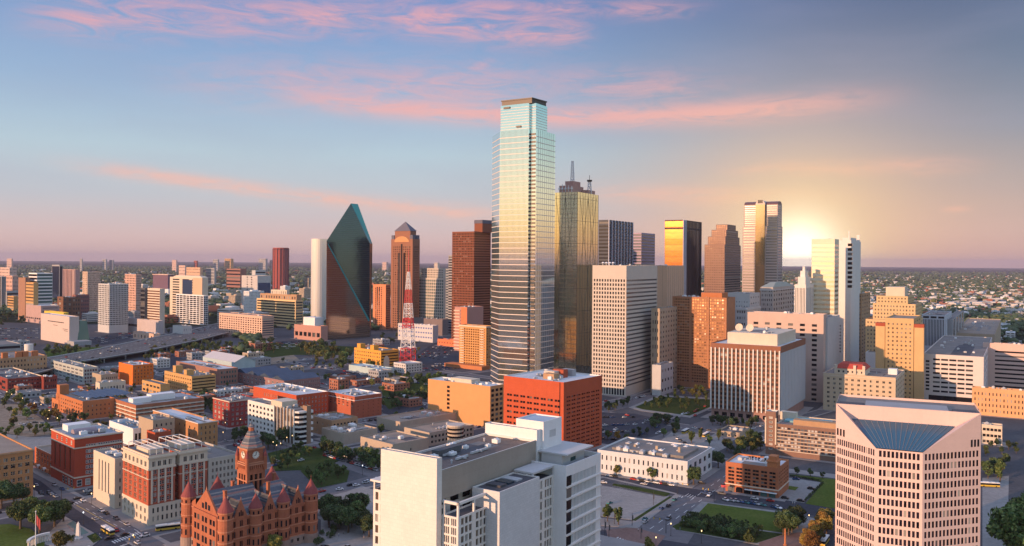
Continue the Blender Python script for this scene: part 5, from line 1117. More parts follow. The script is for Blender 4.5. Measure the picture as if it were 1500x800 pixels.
# skylight plane rises from the middle facade to a higher back line
s1 = Lp.lerp(Rp, .115)+Vector((0, .0)); s2 = Lp.lerp(Rp, .83)
zs1 = ztop-6.4
wb.poly([(*Lp, ztop), (*f1, zf), (*s1, zs1)]); wb.poly([(*Rp, ztop), (*f2, zf), (*s2, zs1)])
wb.poly([(*Lp, ztop), (*s1, zs1), (*s2, zs1), (*Rp, ztop)])
bn = outw(Rp-Lp)*-1; depth_b = 30
wb.quad((*Lp, ztop), (*(Lp+bn*depth_b), ztop), (*(Lp+bn*depth_b), 0), (*Lp, 0)); wb.quad((*Rp, ztop), (*(Rp+bn*depth_b), ztop), (*(Rp+bn*depth_b), 0), (*Rp, 0)); wb.quad((*(Lp+bn*depth_b), ztop), (*(Rp+bn*depth_b), ztop), (*(Rp+bn*depth_b), 0), (*(Lp+bn*depth_b), 0))
part(wb, 'wall', pg2, root)
make_panes(root, pn, gldk)
pn2 = []
d = (f1-Lp).normalized(); n = outw(d)
for k in range(3): pn2.append((Lp+d*(1.3+k*2.0)+n*.05, zf+2.4, 1.1, 3.0, d, n, S()))
d = (Rp-f2).normalized(); n = outw(d); LL = (Rp-f2).length
for k in range(3): pn2.append((f2+d*(LL-1.4-k*1.7)+n*.05, zf+2.4, 1.0, 3.0, d, n, S()))
make_panes(root, pn2, gldk)
sk = MB(); o3 = Vector((0, 0, .25)); A_, B_, C_, D_ = [Vector(x)+o3 for x in ((*f1, zf), (*f2, zf), (*s2, zs1), (*s1, zs1))]
sk.quad(A_, B_, C_, D_); part(sk, 'skylight', glassmat('skylight blue glass', (.018, .085, .15), (.03, .11, .19), rough=.2, metal=.1, pb=.004), root)
mu = MB()
for k in range(1, 16):
    t_ = k/16; a, b = A_.lerp(B_, t_), D_.lerp(C_, t_); mu.bar(a+o3*.4, b+o3*.4, .09)
part(mu, 'skylight_bars', plain('steel bar', (.2, .25, .3), .4, .5), root)
rb = MB(); i_ = .6; q1, q2 = Lp+bn*i_, Rp+bn*i_; q3, q4 = Rp+bn*(depth_b-i_), Lp+bn*(depth_b-i_)
rb.quad((*q1, ztop-1), (*q2, ztop-1), (*q3, ztop-1), (*q4, ztop-1)); part(rb, 'roof', roofgr, root)
mb = MB(); d = (Rp-Lp).normalized()
for (a, b, c_, e_) in ((Lp, Rp, q2, q1),): mb.quad((*a, ztop+.02), (*b, ztop+.02), (*c_, ztop+.02), (*e_, ztop+.02)); mb.quad((*e_, ztop+.02), (*c_, ztop+.02), (*c_, ztop-1), (*e_, ztop-1))
part(mb, 'parapet', pg2, root)
for a, b in ((.02, .2), (.82, .98)):
    mb = MB(); mb.box(Lp.lerp(Rp, (a+b)/2)+bn*6, d, bn, (Rp-Lp).length*(b-a)/2, 4, ztop-1, ztop-.4); part(mb, 'roof_well', roofdk, root)
mb = MB(); mb.box(Lp.lerp(Rp, .5)+bn*9, d, bn, (Rp-Lp).length*.29, 7, ztop-1, ztop-.1); part(mb, 'roof_deck', grey, root)
foot(Lp, d, bn, (Rp-Lp).length, 30, 15)
sw = MB(); sw.prism([f1+Vector((-14, -12)), f2+Vector((6, -14)), Rp+Vector((14, -6)), Rp+bn*40, Lp+bn*40+Vector((-8, 0))], 0, .14); structure('sidewalk', sw, walkmat)

# ================================================================== old courthouse
u, v = axes(44)
L0 = G(276, 798); C = L0-v*isect(L0, -v, 330, 800); LV = (L0-C).length; LU = isect(C, u, 455, 780)
root = empty('old_courthouse', (*C, 0), 'red sandstone courthouse with conical turrets, striped slate roofs and a clock tower', 'courthouse')
ze = 20.5; zr = 30.5
sgr = wallmat('grey base stone', (.33, .24, .20), var=.2)
fs = white and None
block(root, C, u, v, LU, LV, 4.6, ze, sandst, S(5, 4, .42, .58, 3.4, 0, .6, .5, 2, glass=gldk), S(11, 3, .46, .6, 2.5, .4, .8, .5, 2, glass=gldk), roof=None)
block(root, C-u*.35-v*.35, u, v, LU+.7, LV+.7, 0, 4.59, sgr, S(5, 1, .42, .7, 2.5, .8, .6, .7, glass=gldk), S(12, 1, .4, .6, 2.5, 1, .6, .6, glass=gldk), roof=None)
for zz in (4.5, 10.2, 15.4, ze-.6): band(root, C, u, v, LU, LV, zz, zz+.45, .22, wallmat('pale sandstone', (.50, .22, .13)), 'belt_course')
# striped slate material
def slate():
    m, t, b = newmat('striped slate'); nn = t.nodes.new; L = t.links.new
    co = nn('ShaderNodeTexCoord'); sp = nn('ShaderNodeSeparateXYZ'); L(co.outputs['Object'], sp.inputs[0])
    mm = nn('ShaderNodeMath'); mm.operation = 'MULTIPLY'; L(sp.outputs[2], mm.inputs[0]); mm.inputs[1].default_value = 1/4.2
    fr = nn('ShaderNodeMath'); fr.operation = 'FRACT'; L(mm.outputs[0], fr.inputs[0])
    r = nn('ShaderNodeValToRGB'); r.color_ramp.interpolation = 'CONSTANT'; e = r.color_ramp.elements
    e[0].color = (.075, .09, .115, 1); e[1].position = .38; e[1].color = (.16, .165, .17, 1)
    for p, c in ((.55, (.26, .13, .11)), (.72, (.075, .09, .115)), (.88, (.24, .22, .21))): x = e.new(p); x.color = (*c, 1)
    L(fr.outputs[0], r.inputs[0])
    nz = nn('ShaderNodeTexNoise'); nz.inputs['Scale'].default_value = 1.1; L(co.outputs['Object'], nz.inputs['Vector'])
    mp = nn('ShaderNodeMapRange'); L(nz.outputs[0], mp.inputs[0]); mp.inputs[3].default_value = .6; mp.inputs[4].default_value = 1.4
    mx = nn('ShaderNodeMix'); mx.data_type = 'RGBA'; mx.blend_type = 'MULTIPLY'; mx.inputs[0].default_value = 1; L(r.outputs[0], mx.inputs[6]); L(mp.outputs[0], mx.inputs[7]); L(mx.outputs[2], b.inputs['Base Color']); b.inputs['Roughness'].default_value = .6
    return m
slt = slate()
def gable_roof(P, d, e, L, W, z0, z1, nm, hip=0.0, over=.4):   # ridge along d, width W along e
    mb = MB(); f = lambda a, b, zz: (*(P+d*a+e*b), zz)
    mb.quad(f(-over*0, -over, z0-.2), f(L, -over, z0-.2), f(L-hip, W/2, z1), f(hip, W/2, z1)); mb.quad(f(0, W+over, z0-.2), f(L, W+over, z0-.2), f(L-hip, W/2, z1), f(hip, W/2, z1))
    if hip: mb.poly([f(0, -over, z0-.2), f(0, W+over, z0-.2), f(hip, W/2, z1)]); mb.poly([f(L, -over, z0-.2), f(L, W+over, z0-.2), f(L-hip, W/2, z1)])
    return part(mb, nm, slt, root)
def gable_wall(P, e, n, W, z0, z1, nm='gable'):     # triangular wall with coping and three windows
    mb = MB(); f = lambda b, zz, k=0.: (*(P+e*b+n*k), zz)
    t = .7; mb.poly([f(0, z0, .25), f(W, z0, .25), f(W/2, z1+.9, .25)]); mb.quad(f(0, z0, .25), f(0, z0, -t), f(W/2, z1+.9, -t), f(W/2, z1+.9, .25)); mb.quad(f(W, z0, .25), f(W, z0, -t), f(W/2, z1+.9, -t), f(W/2, z1+.9, .25)); mb.poly([f(0, z0, -t), f(W, z0, -t), f(W/2, z1+.9, -t)])
    o = part(mb, nm, sandst, root)
    wd = MB(); q = (z1-z0)
    for k in (-1, 0, 1):
        c_ = P+e*(W/2+k*W*.13)+n*.3; wd.quad((*(c_-e*W*.045), z0+q*.12), (*(c_+e*W*.045), z0+q*.12), (*(c_+e*W*.045), z0+q*(.48-.1*abs(k))), (*(c_-e*W*.045), z0+q*(.48-.1*abs(k))))
    part(wd, 'gable_window', gldk, o)
    fn_ = MB(); fn_.cyl(P+e*W/2, .35, z1+.7, z1+2.2, 6, .1); part(fn_, 'finial', wallmat('pale sandstone', (0, 0, 0)), o)
# two ranges along u with a cross range through the tower
gable_roof(C+v*LV*.18, u, v, LU*.52, LV*.64, ze, zr, 'roof', 0); gable_roof(C+v*LV*.18+u*LU*.52, u, v, LU*.48, LV*.64, ze, zr-1.5, 'roof', 6)
gable_wall(C+v*LV*.18, v, -u, LV*.64, ze, zr)
mb = MB(); mb.box(C+v*LV*.5-u*.5, u, v, .5, LV*.32, 0, ze); part(mb, 'gable_front', sandst, root)
pnn = [(C+v*(LV*.5+q*LV*.105)-u*1.06, zz, LV*.055, hh, v, -u, S()) for q in (-2.4, -1.6, -.4, .4, 1.6, 2.4) for zz, hh in ((7.2, 3.2), (12.4, 3.0), (17, 2.6))]+[(C+v*(LV*.5+q*LV*.16)-u*1.06, 2.2, LV*.1, 3.6, v, -u, S()) for q in (-1, 0, 1)]
make_panes(root, pnn, gldk)
# lower aisles either side
for off, w in ((0, .2), (.8, .2)):
    mb = MB(); f = lambda a, b, zz: (*(C+u*a+v*LV*b), zz); b0, b1 = (off, off+w) if off == 0 else (off+w, off)
    mb.quad(f(0, b0, ze-.3), f(LU, b0, ze-.3), f(LU, b1, ze+4.2), f(0, b1, ze+4.2)); part(mb, 'aisle_roof', slt, root)
mb = MB(); f = lambda a, b, zz: (*(C+u*a+v*LV*b), zz)
for a in (0, LU):
    mb.poly([f(a, 0, ze-.3), f(a, .2, ze-.3), f(a, .2, ze+4.2)]); mb.poly([f(a, 1, ze-.3), f(a, .8, ze-.3), f(a, .8, ze+4.2)])
part(mb, 'gable_end', sandst, root)
# turrets
tur = [(0, 0), (LU*.335, 0), (LU*.66, 0), (LU, 0), (0, LV), (LU, LV), (LU*.33, LV), (LU*.66, LV)]
cone = wallmat('turret tile', (.25, .065, .06), var=.2, rough=.6)
def turret(c, r, z0, z1, z2, nm='turret'):
    mb = MB(); mb.cyl(c, r, z0, z1, 18); o = part(mb, nm, sandst, root)
    for zz in (10.2, 15.4, z1-3.6, z1-.5):
        if zz > z0: b_ = MB(); b_.cyl(c, r+.2, zz, zz+.5, 18); part(b_, 'belt_course', wallmat('pale sandstone', (0, 0, 0)), o)
    b_ = MB(); b_.cyl(c, r+.35, z1, z2-.6, 18, .05); b_.cyl(c, .16, z2-.2, z2+1.4, 6, .02); part(b_, 'cone_roof', cone, o)
    wd = MB()
    for zz, hh in ((6, 2.8), (11.6, 3), (z1-2.8, 1.5)):
        if zz < z0: continue
        for k in range(7):
            a = -math.pi*.5+math.pi*(k-3)/4.2; t_ = Vector((-math.sin(a), math.cos(a))); p = c+Vector((math.cos(a), math.sin(a)))*(r+.04)
            wd.quad((*(p-t_*.42), zz), (*(p+t_*.42), zz), (*(p+t_*.42), zz+hh), (*(p-t_*.42), zz+hh))
    part(wd, 'turret_window', gldk, o)
    b_ = MB(); b_.cyl(c, r+.3, 0, 4.6, 18); 
    if z0 == 0: part(b_, 'stone_base', sgr, o)
for k, (a, b) in enumerate(tur): turret(C+u*a+v*b, 3.5 if k not in (1, 2) else 3.1, 0, 24.6 if k not in (1, 2) else 23.6, 32.5 if k not in (1, 2) else 31)
for k in range(3):      # gabled dormers between turrets
    w = LU*.15; a = LU*(.335*k+.168)-w/2
    gable_wall(C+u*a, u, -v, w, ze-.6, ze+7.2, 'dormer_gable')
    mb = MB(); f = lambda b, k_, zz: (*(C+u*(a+b)+v*k_), zz)
    mb.quad(f(0, 0, ze-.6), f(w/2, 0, ze+7.2), f(w/2, LV*.3, ze+7.2), f(0, 0, ze-.6)); mb.quad(f(0, 0, ze-.6), f(w/2, 0, ze+7.2), f(w/2, LV*.42, ze+7.2), f(0, LV*.1, ze-.6)); mb.quad(f(w, 0, ze-.6), f(w/2, 0, ze+7.2), f(w/2, LV*.42, ze+7.2), f(w, LV*.1, ze-.6)); part(mb, 'dormer_roof', slt, root)
for k in range(4):
    mb = MB(); p = C+u*LU*(.12+.25*k)+v*LV*(.68 if k % 2 else .3); mb.box(p, u, v, .6, .9, ze+2, zr+.2); mb.box(p, u, v, .75, 1.05, zr+.2, zr+.7); part(mb, 'chimney', sandst, root)
# clock tower
w = 5.0
Tc = C+u*LU*.44+v*LV*.62; s_ = slope(368, 680); Tc = Tc+u*isect(Tc, u, 368, 680)
TC = Tc-u*w-v*w; zs_, zapex = 47.6, 60.4
block(root, TC, u, v, 2*w, 2*w, ze, 39.4, sandst, S(3, 1, .6, .62, 1.2, 3.4, 2.6, .8, glass=gldk, name='belfry_arch'), S(3, 1, .6, .62, 1.2, 3.4, 2.6, .8, glass=gldk, name='belfry_arch'), roof=None, nm='clock_tower')
for zz, o_ in ((31.0, .3), (39.0, .55), (39.9, .3)): band(root, TC, u, v, 2*w, 2*w, zz, zz+.6, o_, wallmat('pale sandstone', (0, 0, 0)), 'belt_course')
mb = MB()
for f_ in range(9): mb.box(TC+v*(.8+f_*1.12)-u*.3, u, v, .3, .28, 37.2, 38.9); mb.box(TC+u*(.8+f_*1.12)-v*.3, u, v, .28, .3, 37.2, 38.9)
part(mb, 'corbel_table', sandst, root)
oc = [Tc+Vector((math.cos(a), math.sin(a)))*5.2 for a in [math.pi/8+math.pi*k/4+R_(1) for k in range(8)]]
mb = MB(); mb.box(Tc, u, v, 4.4, 4.4, 39.4, zs_); part(mb, 'clock_stage', sandst, root)
for d_, n_ in ((v, -u), (u, -v)):
    cc = Vector((*(Tc+n_*4.44), 43.9)); D3, U3, N3 = Vector((*d_, 0)), Vector((0, 0, 1)), Vector((*n_, 0))
    mb = MB(); mb.poly([cc+N3*.15+D3*math.cos(a)*2.15+U3*math.sin(a)*2.15 for a in [2*math.pi*k/24 for k in range(24)]]); o = part(mb, 'clock_face', plain('clock ivory', (.75, .72, .64), .5), root)
    mb = MB()
    for k in range(24):
        a, b = 2*math.pi*k/24, 2*math.pi*(k+1)/24; P_ = lambda t_, r_: cc+N3*.2+D3*math.cos(t_)*r_+U3*math.sin(t_)*r_
        mb.quad(P_(a, 1.9), P_(b, 1.9), P_(b, 2.4), P_(a, 2.4))
    part(mb, 'clock_rim', sandst, o)
    mb = MB(); mb.bar(cc+N3*.3, cc+N3*.3+D3*.2+U3*1.6, .12); mb.bar(cc+N3*.3, cc+N3*.3-D3*1.0-U3*.3, .13)
    for k in range(12): a = 2*math.pi*k/12; mb.bar(cc+N3*.25+D3*math.cos(a)*1.45+U3*math.sin(a)*1.45, cc+N3*.25+D3*math.cos(a)*1.8+U3*math.sin(a)*1.8, .08)
    part(mb, 'clock_hands', dk, o)
band(root, Tc-u*4.5-v*4.5, u, v, 9, 9, zs_-.9, zs_-.1, .5, wallmat('pale sandstone', (0, 0, 0)), 'cornice')
oc2 = [Tc+Vector((math.cos(a), math.sin(a)))*6.0 for a in [math.pi*k/4+math.pi/4-R_(44) for k in range(8)]]
mb = MB(); mb.prism(oc2, zs_, zs_+8, True, False, .3); part(mb, 'tower_roof', slt, root)
mb = MB(); mb.cyl(Tc, 1.5, zs_+7.9, zs_+9.6, 8); part(mb, 'lantern', sandst, root); mb = MB(); mb.cyl(Tc, 1.8, zs_+9.6, zapex-.3, 8, .1); mb.cyl(Tc, .12, zapex-.7, zapex+1.6, 6); part(mb, 'lantern_roof', slt, root)
for a, b in ((-1, -1), (1, -1), (-1, 1), (1, 1)):
    p = Tc+u*a*w+v*b*w; mb = MB(); mb.cyl(p, 1.0, 36, 43.0, 10); o = part(mb, 'pinnacle', sandst, root); mb = MB(); mb.cyl(p, 1.2, 43.0, 46.8, 10, .03); part(mb, 'pinnacle_cone', cone, o)
foot(C, u, v, LU, LV, 5)
sw = MB(); sw.prism([C-u*9-v*9, C+u*(LU+9)-v*9, C+u*(LU+9)+v*(LV+9), C-u*9+v*(LV+9)], 0, .15); structure('sidewalk', sw, walkmat)
OC = (C.copy(), u.copy(), v.copy(), LU, LV)
# ================================================================== ground, streets and lots
def gmat(name, stops, scale=.002, rough=.95, fine=.05, fv=.3):
    m, t, b = newmat(name); nn = t.nodes.new; L = t.links.new
    co = nn('ShaderNodeTexCoord'); n = nn('ShaderNodeTexNoise'); n.inputs['Scale'].default_value = scale; n.inputs['Detail'].default_value = 8; n.inputs['Roughness'].default_value = .65; L(co.outputs['Object'], n.inputs['Vector'])
    r = nn('ShaderNodeValToRGB'); e = r.color_ramp.elements
    while len(e) < len(stops): e.new(.5)
    for x, (p, c) in zip(e, stops): x.position = p; x.color = (*c, 1)
    L(n.outputs[0], r.inputs[0])
    n2 = nn('ShaderNodeTexNoise'); n2.inputs['Scale'].default_value = fine; n2.inputs['Detail'].default_value = 4; L(co.outputs['Object'], n2.inputs['Vector'])
    mp = nn('ShaderNodeMapRange'); L(n2.outputs[0], mp.inputs[0]); mp.inputs[1].default_value = .25; mp.inputs[2].default_value = .75; mp.inputs[3].default_value = 1-fv; mp.inputs[4].default_value = 1+fv
    mx = nn('ShaderNodeMix'); mx.data_type = 'RGBA'; mx.blend_type = 'MULTIPLY'; mx.inputs[0].default_value = 1; L(r.outputs[0], mx.inputs[6]); L(mp.outputs[0], mx.inputs[7]); L(mx.outputs[2], b.inputs['Base Color']); b.inputs['Roughness'].default_value = rough; b.inputs['Specular IOR Level'].default_value = 0
    MATS[name] = m; return m
m_far = gmat('suburb ground', [(.25, (.016, .026, .017)), (.5, (.025, .034, .021)), (.72, (.042, .042, .034)), (.9, (.11, .10, .09))], .0022, fine=.02, fv=.5)
m_asph = gmat('asphalt', [(.2, (.075, .075, .083)), (.5, (.10, .10, .108)), (.8, (.14, .135, .135))], .018, fine=.4, fv=.15)
m_asph2 = gmat('dark asphalt', [(.2, (.05, .052, .062)), (.8, (.085, .085, .10))], .02, fine=.5, fv=.15)
m_conc = gmat('worn concrete paving', [(.2, (.23, .225, .215)), (.8, (.32, .31, .30))], .03, fine=.4, fv=.14)
m_road = gmat('grey street surface', [(.2, (.135, .13, .138)), (.8, (.19, .18, .185))], .02, fine=.35, fv=.12)
m_lawn = gmat('mown lawn', [(.2, (.065, .10, .022)), (.5, (.095, .125, .03)), (.8, (.14, .15, .05))], .035, fine=.6, fv=.25)
m_gard = gmat('planted ground', [(.2, (.03, .05, .016)), (.8, (.07, .085, .03))], .05, fine=.6, fv=.3)
m_sand = gmat('bare sandy ground', [(.2, (.2, .16, .12)), (.8, (.33, .27, .21))], .03, fine=.2, fv=.25)
m_brickp = gmat('red brick paving', [(.2, (.20, .12, .10)), (.8, (.27, .18, .155))], .06, fine=.6, fv=.15)
m_white = plain('road paint', (.62, .62, .60), .7); m_yel = plain('yellow road paint', (.6, .42, .08), .7)
RG = 45000
mb = MB(); mb.poly([(RG*math.cos(2*math.pi*k/96), RG*math.sin(2*math.pi*k/96), -.15) for k in range(96)]); structure('ground', mb, m_far)
mb = MB(); mb.poly([(-1150, 150, -.05), (900, 150, -.05), (1250, 1500, -.05), (-1250, 1900, -.05)]); structure('city_pavement', mb, m_asph)
def patch(name, pts, z, mat, kerb=False):
    mb = MB(); p = [G(*q) for q in pts]
    if kerb: mb.prism(p, -.05, z)
    else: mb.poly([(*q, z) for q in p])
    return structure(name, mb, mat)
# lower right quarter
patch('road', [(900, 812), (1005, 800), (1075, 690), (1140, 652), (1100, 652), (1020, 700), (955, 752), (915, 790)], -.02, m_road)
patch('road', [(880, 697), (965, 716), (1005, 726), (1040, 730), (1235, 762), (1235, 742), (1060, 722), (1000, 714), (880, 690)], -.01, m_asph2)
patch('road', [(878, 775), (935, 785), (1010, 797), (1130, 822), (1130, 860), (880, 830)], -.012, m_asph2)
patch('brick_crossing', [(888, 776), (928, 772), (975, 785), (950, 815), (893, 803)], 0, m_brickp)
patch('parking_lot', [(880, 711), (972, 728), (984, 726.5), (926, 762), (879, 756)], .10, m_conc, True)
patch('planting_bed', [(897, 711), (975, 727), (982, 723.5), (978, 722), (930, 713), (899, 708.5)], .14, m_gard, True)
patch('planting_bed', [(981, 727), (985, 728), (931, 763.5), (926, 762)], .16, m_gard, True)
patch('sidewalk', [(880, 759), (926, 764), (990, 724), (997, 726), (934, 774), (880, 770)], .13, walkmat, True)
patch('sidewalk', [(1028, 735), (1150, 750), (1195, 760), (1170, 786), (1120, 800), (1000, 778), (985, 775)], .11, m_conc, True)
patch('lawn', [(1037, 737.5), (1143, 752), (1180, 762), (1163, 776), (1150, 781), (1012, 764)], .16, m_lawn, True)
patch('planting_bed', [(1005, 762), (1148, 783), (1108, 796), (990, 776), (985, 771)], .19, m_gard, True)
patch('plaza', [(1112, 795), (1150, 783), (1172, 780), (1190, 792), (1170, 812), (1110, 812)], .17, m_brickp, True)
patch('lawn', [(1157, 695), (1240, 704), (1240, 748), (1180, 738), (1206, 707)], .14, m_lawn, True)
patch('parking_lot', [(1150, 699), (1203, 707), (1178, 737), (1138, 731)], .10, m_conc, True)
patch('lawn', [(1156, 712), (1170, 714), (1165, 719), (1154, 717)], .16, m_lawn, True)
patch('road', [(1172, 812), (1212, 752), (1235, 756), (1235, 812)], -.008, m_asph2)
patch('sidewalk', [(1117, 682), (1240, 697), (1240, 703), (1117, 688)], .12, walkmat, True)
# park and lots around the garden square
patch('park_path', [(921, 597), (966, 578.5), (1046, 583), (1046, 597), (1011, 612), (938, 602)], .12, m_conc, True)
patch('park_lawn', [(930, 596.5), (968, 581), (1041, 585.5), (1041, 596), (1010, 609), (942, 600)], .18, m_gard, True)
patch('parking_lot', [(878, 604), (930, 606), (984, 618), (950, 640), (880, 652)], .02, m_asph2)
patch('parking_lot', [(985, 632), (1056, 640), (1070, 652), (1040, 668), (960, 652)], .08, m_conc, True)
patch('road', [(884, 598), (905, 590), (975, 572), (985, 575), (925, 595), (885, 606)], -.02, m_road)
patch('road', [(910, 655), (1080, 600), (1115, 600), (985, 655)], -.022, m_road)
# left quarter
patch('road', [(28, 690), (60, 705), (110, 745), (240, 830), (150, 830), (60, 745), (10, 705)], -.02, m_asph2)
patch('plaza', [(96, 757), (150, 788), (120, 812), (60, 796), (72, 780)], .14, m_conc, True)
patch('reflecting_pool', [(97, 769), (107, 763.5), (130, 781), (114, 786)], .2, plain('pool water', (.10, .22, .22), .06))
patch('lawn', [(-60, 772), (15, 768), (45, 775), (66, 792), (60, 840), (-80, 840)], .16, m_lawn, True)
patch('planting_bed', [(127, 786), (140, 781), (149, 790), (137, 796)], .22, m_gard, True)
patch('bare_lot', [(-30, 592), (25, 592), (60, 612), (82, 636), (40, 640), (-30, 628)], .05, m_sand)
patch('parking_lot', [(-20, 632), (40, 640), (75, 640), (90, 655), (50, 660), (-20, 655)], .06, m_conc)
patch('garden', [(392, 664), (440, 652), (520, 664), (470, 688), (400, 690)], .10, m_gard, True)
patch('garden', [(440, 690), (480, 674), (512, 690), (508, 706), (465, 715)], .12, m_gard, True)
patch('road', [(395, 652), (470, 650), (560, 690), (620, 690), (470, 730), (450, 722), (540, 698), (455, 668)], -.015, m_road)
patch('plaza', [(470, 735), (530, 712), (560, 722), (560, 830), (450, 830), (470, 790)], .12, m_conc, True)
patch('parking_lot', [(500, 592), (560, 585), (625, 592), (625, 600), (560, 615), (520, 613)], .02, m_asph2)
patch('parking_lot', [(225, 535), (240, 520), (330, 516), (300, 535), (262, 540)], .02, m_asph2)
patch('parking_lot', [(385, 512), (405, 500), (447, 498), (430, 512)], .02, m_asph2)
patch('parking_lot', [(-20, 476), (60, 478), (60, 500), (-20, 503)], .02, m_asph)
patch('parking_lot', [(120, 498), (190, 484), (215, 492), (150, 506)], .02, m_asph2)
patch('parking_lot', [(609, 520), (640, 500), (700, 520), (690, 540), (609, 545)], .02, m_asph2)
patch('parking_lot', [(475, 545), (510, 540), (580, 560), (500, 566)], .02, m_asph2)
patch('road', [(1439, 700), (1478, 697), (1474, 840), (1439, 840)], -.005, m_conc)
# street grid of the brick district and of downtown
def street(A, d_, L, w, z, mat, name='road'):
    e = Vector((-d_.y, d_.x)); mb = MB(); mb.poly([(*(A-e*w/2), z), (*(A+d_*L-e*w/2), z), (*(A+d_*L+e*w/2), z), (*(A+e*w/2), z)]); structure(name, mb, mat)
gu, gv = axes(44); g0 = G(108, 735)
for k in range(-3, 7):
    street(g0+gu*(k*92)-gv*260, gv, 900, 17, -.040+.001*k, m_conc if False else walkmat, 'sidewalk'); street(g0+gu*(k*92)-gv*260, gv, 900, 11.5, -.028+.0005*k, m_road)
for k in range(-2, 8):
    street(g0+gv*(k*88)-gu*120, gu, 800, 16, -.034+.0005*k, walkmat, 'sidewalk'); street(g0+gv*(k*88)-gu*120, gu, 800, 11, -.022+.0003*k, m_road)
patch('lawn', [(335, 522), (400, 502), (520, 508), (515, 520), (430, 520), (345, 530)], .03, m_gard)
patch('parking_lot', [(260, 522), (330, 517), (345, 530), (300, 538)], .035, m_asph)
patch('lawn', [(64, 512), (118, 509), (150, 508), (150, 513), (70, 524)], .03, m_lawn)
patch('parking_lot', [(560, 556), (610, 552), (612, 560), (565, 566)], .03, m_conc)
patch('lawn', [(560, 556), (655, 548), (652, 572), (570, 600), (560, 590)], .025, m_gard)
patch('bare_lot', [(345, 545), (390, 535), (440, 528), (430, 520), (350, 530)], .03, m_sand)
# painted markings
def stripes(A, d, L, w, gap, n, mat=m_white, z=.0, wid=.35, name='road_marking'):
    mb = MB(); e = Vector((-d.y, d.x))
    for k in range(n):
        p = A+d*k*(L+gap); mb.poly([(*(p-e*wid/2), z), (*(p+d*L-e*wid/2), z), (*(p+d*L+e*wid/2), z), (*(p+e*wid/2), z)])
    structure(name, mb, mat)
u31, v31 = axes(31); u44, v44 = axes(44)
for px, py in ((952, 775), (965, 778)): stripes(G(px, py), u31, 6, .25, 7, 12)
for k in range(4): stripes(G(1003+k*3.5, 727+k*1.2)+v31*0, u31*1.0, 7, .3, 90, 1)
def crosswalk(a, b, d, L=4.5):
    A, B = G(*a), G(*b); n = max(3, int((B-A).length/1.6)); mb = MB(); e = (B-A).normalized()
    for k in range(n):
        p = A.lerp(B, k/n); mb.poly([(*p, .01), (*(p+e*.8), .01), (*(p+e*.8+d*L), .01), (*(p+d*L), .01)])
    structure('crosswalk', mb, m_white)
crosswalk((163, 793), (204, 778), -v44); crosswalk((104, 740), (132, 734), v44); crosswalk((160, 806), (182, 797), u44); crosswalk((900, 790), (925, 800), u31)
crosswalk((990, 724), (1003, 728), -u31, 3)
for px, py in ((126, 745), (134, 741)): stripes(G(px, py), -v44, 5, .3, 5, 8)
stripes(G(112, 740), -v44, 60, .3, 2, 1, m_yel)
def bays(poly, d, n, L, step):       # painted parking bays
    A = G(*poly); mb = MB(); e = Vector((-d.y, d.x))
    for k in range(n):
        p = A+d*k*step; mb.poly([(*p, .125), (*(p+d*.12), .125), (*(p+d*.12+e*L), .125), (*(p+e*L), .125)])
    structure('road_marking', mb, m_white)
bays((905, 722), u31, 14, 9, 2.7); bays((893, 737), u31, 15, 9, 2.7)
# ================================================================== elevated freeway
low = [(-20, 562), (60, 545), (122, 529), (210, 515), (291, 498), (335, 487)]; upp = [(-20, 533), (60, 526), (127, 514.5), (210, 497.5), (276, 484.5), (318, 474)]
ZD = 8.0
lo = [Gz(a, b, ZD) for a, b in low]; up = [Gz(a, b, ZD) for a, b in upp]
mb = MB(); mb.prism(lo+up[::-1], ZD-1.6, ZD, True, True); fw = structure('freeway_deck', mb, gmat('worn freeway concrete', [(.2, (.12, .115, .115)), (.8, (.18, .17, .165))], .02, fine=.2, fv=.2))
for pl, nm in ((lo, 'near'), (up, 'far')):
    mb = MB()
    for k in range(len(pl)-1):
        d = (pl[k+1]-pl[k]); L = d.length; d = d/L; mb.box((pl[k]+pl[k+1])/2, d, Vector((-d.y, d.x)), L/2+.3, .25, ZD, ZD+1.0)
    tag(part(mb, 'barrier_wall', ltgrey, None), 'long concrete barrier wall on the %s edge of the freeway deck' % nm, 'barrier')
for k in range(14):
    t_ = (k+.5)/14*5; i = int(t_); f = t_-i; p = lo[i].lerp(lo[i+1], f); q = up[i].lerp(up[i+1], f)
    root = empty('freeway_pier', (*p, 0), 'concrete column bent under the freeway deck', 'pier', 'columns under the freeway deck')
    mb = MB()
    for w_ in (.06, .4, .75): mb.cyl(p.lerp(q, w_), 1.1, 0, ZD-2.6, 10)
    part(mb, 'columns', grey, root); mb = MB(); d = (q-p); L = d.length; d = d/L; mb.box((p+q)/2-d*L*.05, d, Vector((-d.y, d.x)), L*.45, .9, ZD-2.6, ZD-1.61); part(mb, 'cross_beam', grey, root)
for w_ in (.2, .35, .65, .8):
    mb = MB()
    for i in range(5):
        a, b = lo[i].lerp(up[i], w_), lo[i+1].lerp(up[i+1], w_); n = 12
        for k in range(n):
            p, q = a.lerp(b, k/n), a.lerp(b, (k+.45)/n); d = (q-p).normalized(); e = Vector((-d.y, d.x))*.25; mb.poly([(*(p-e), ZD+.02), (*(q-e), ZD+.02), (*(q+e), ZD+.02), (*(p+e), ZD+.02)])
    structure('road_marking', mb, m_white)
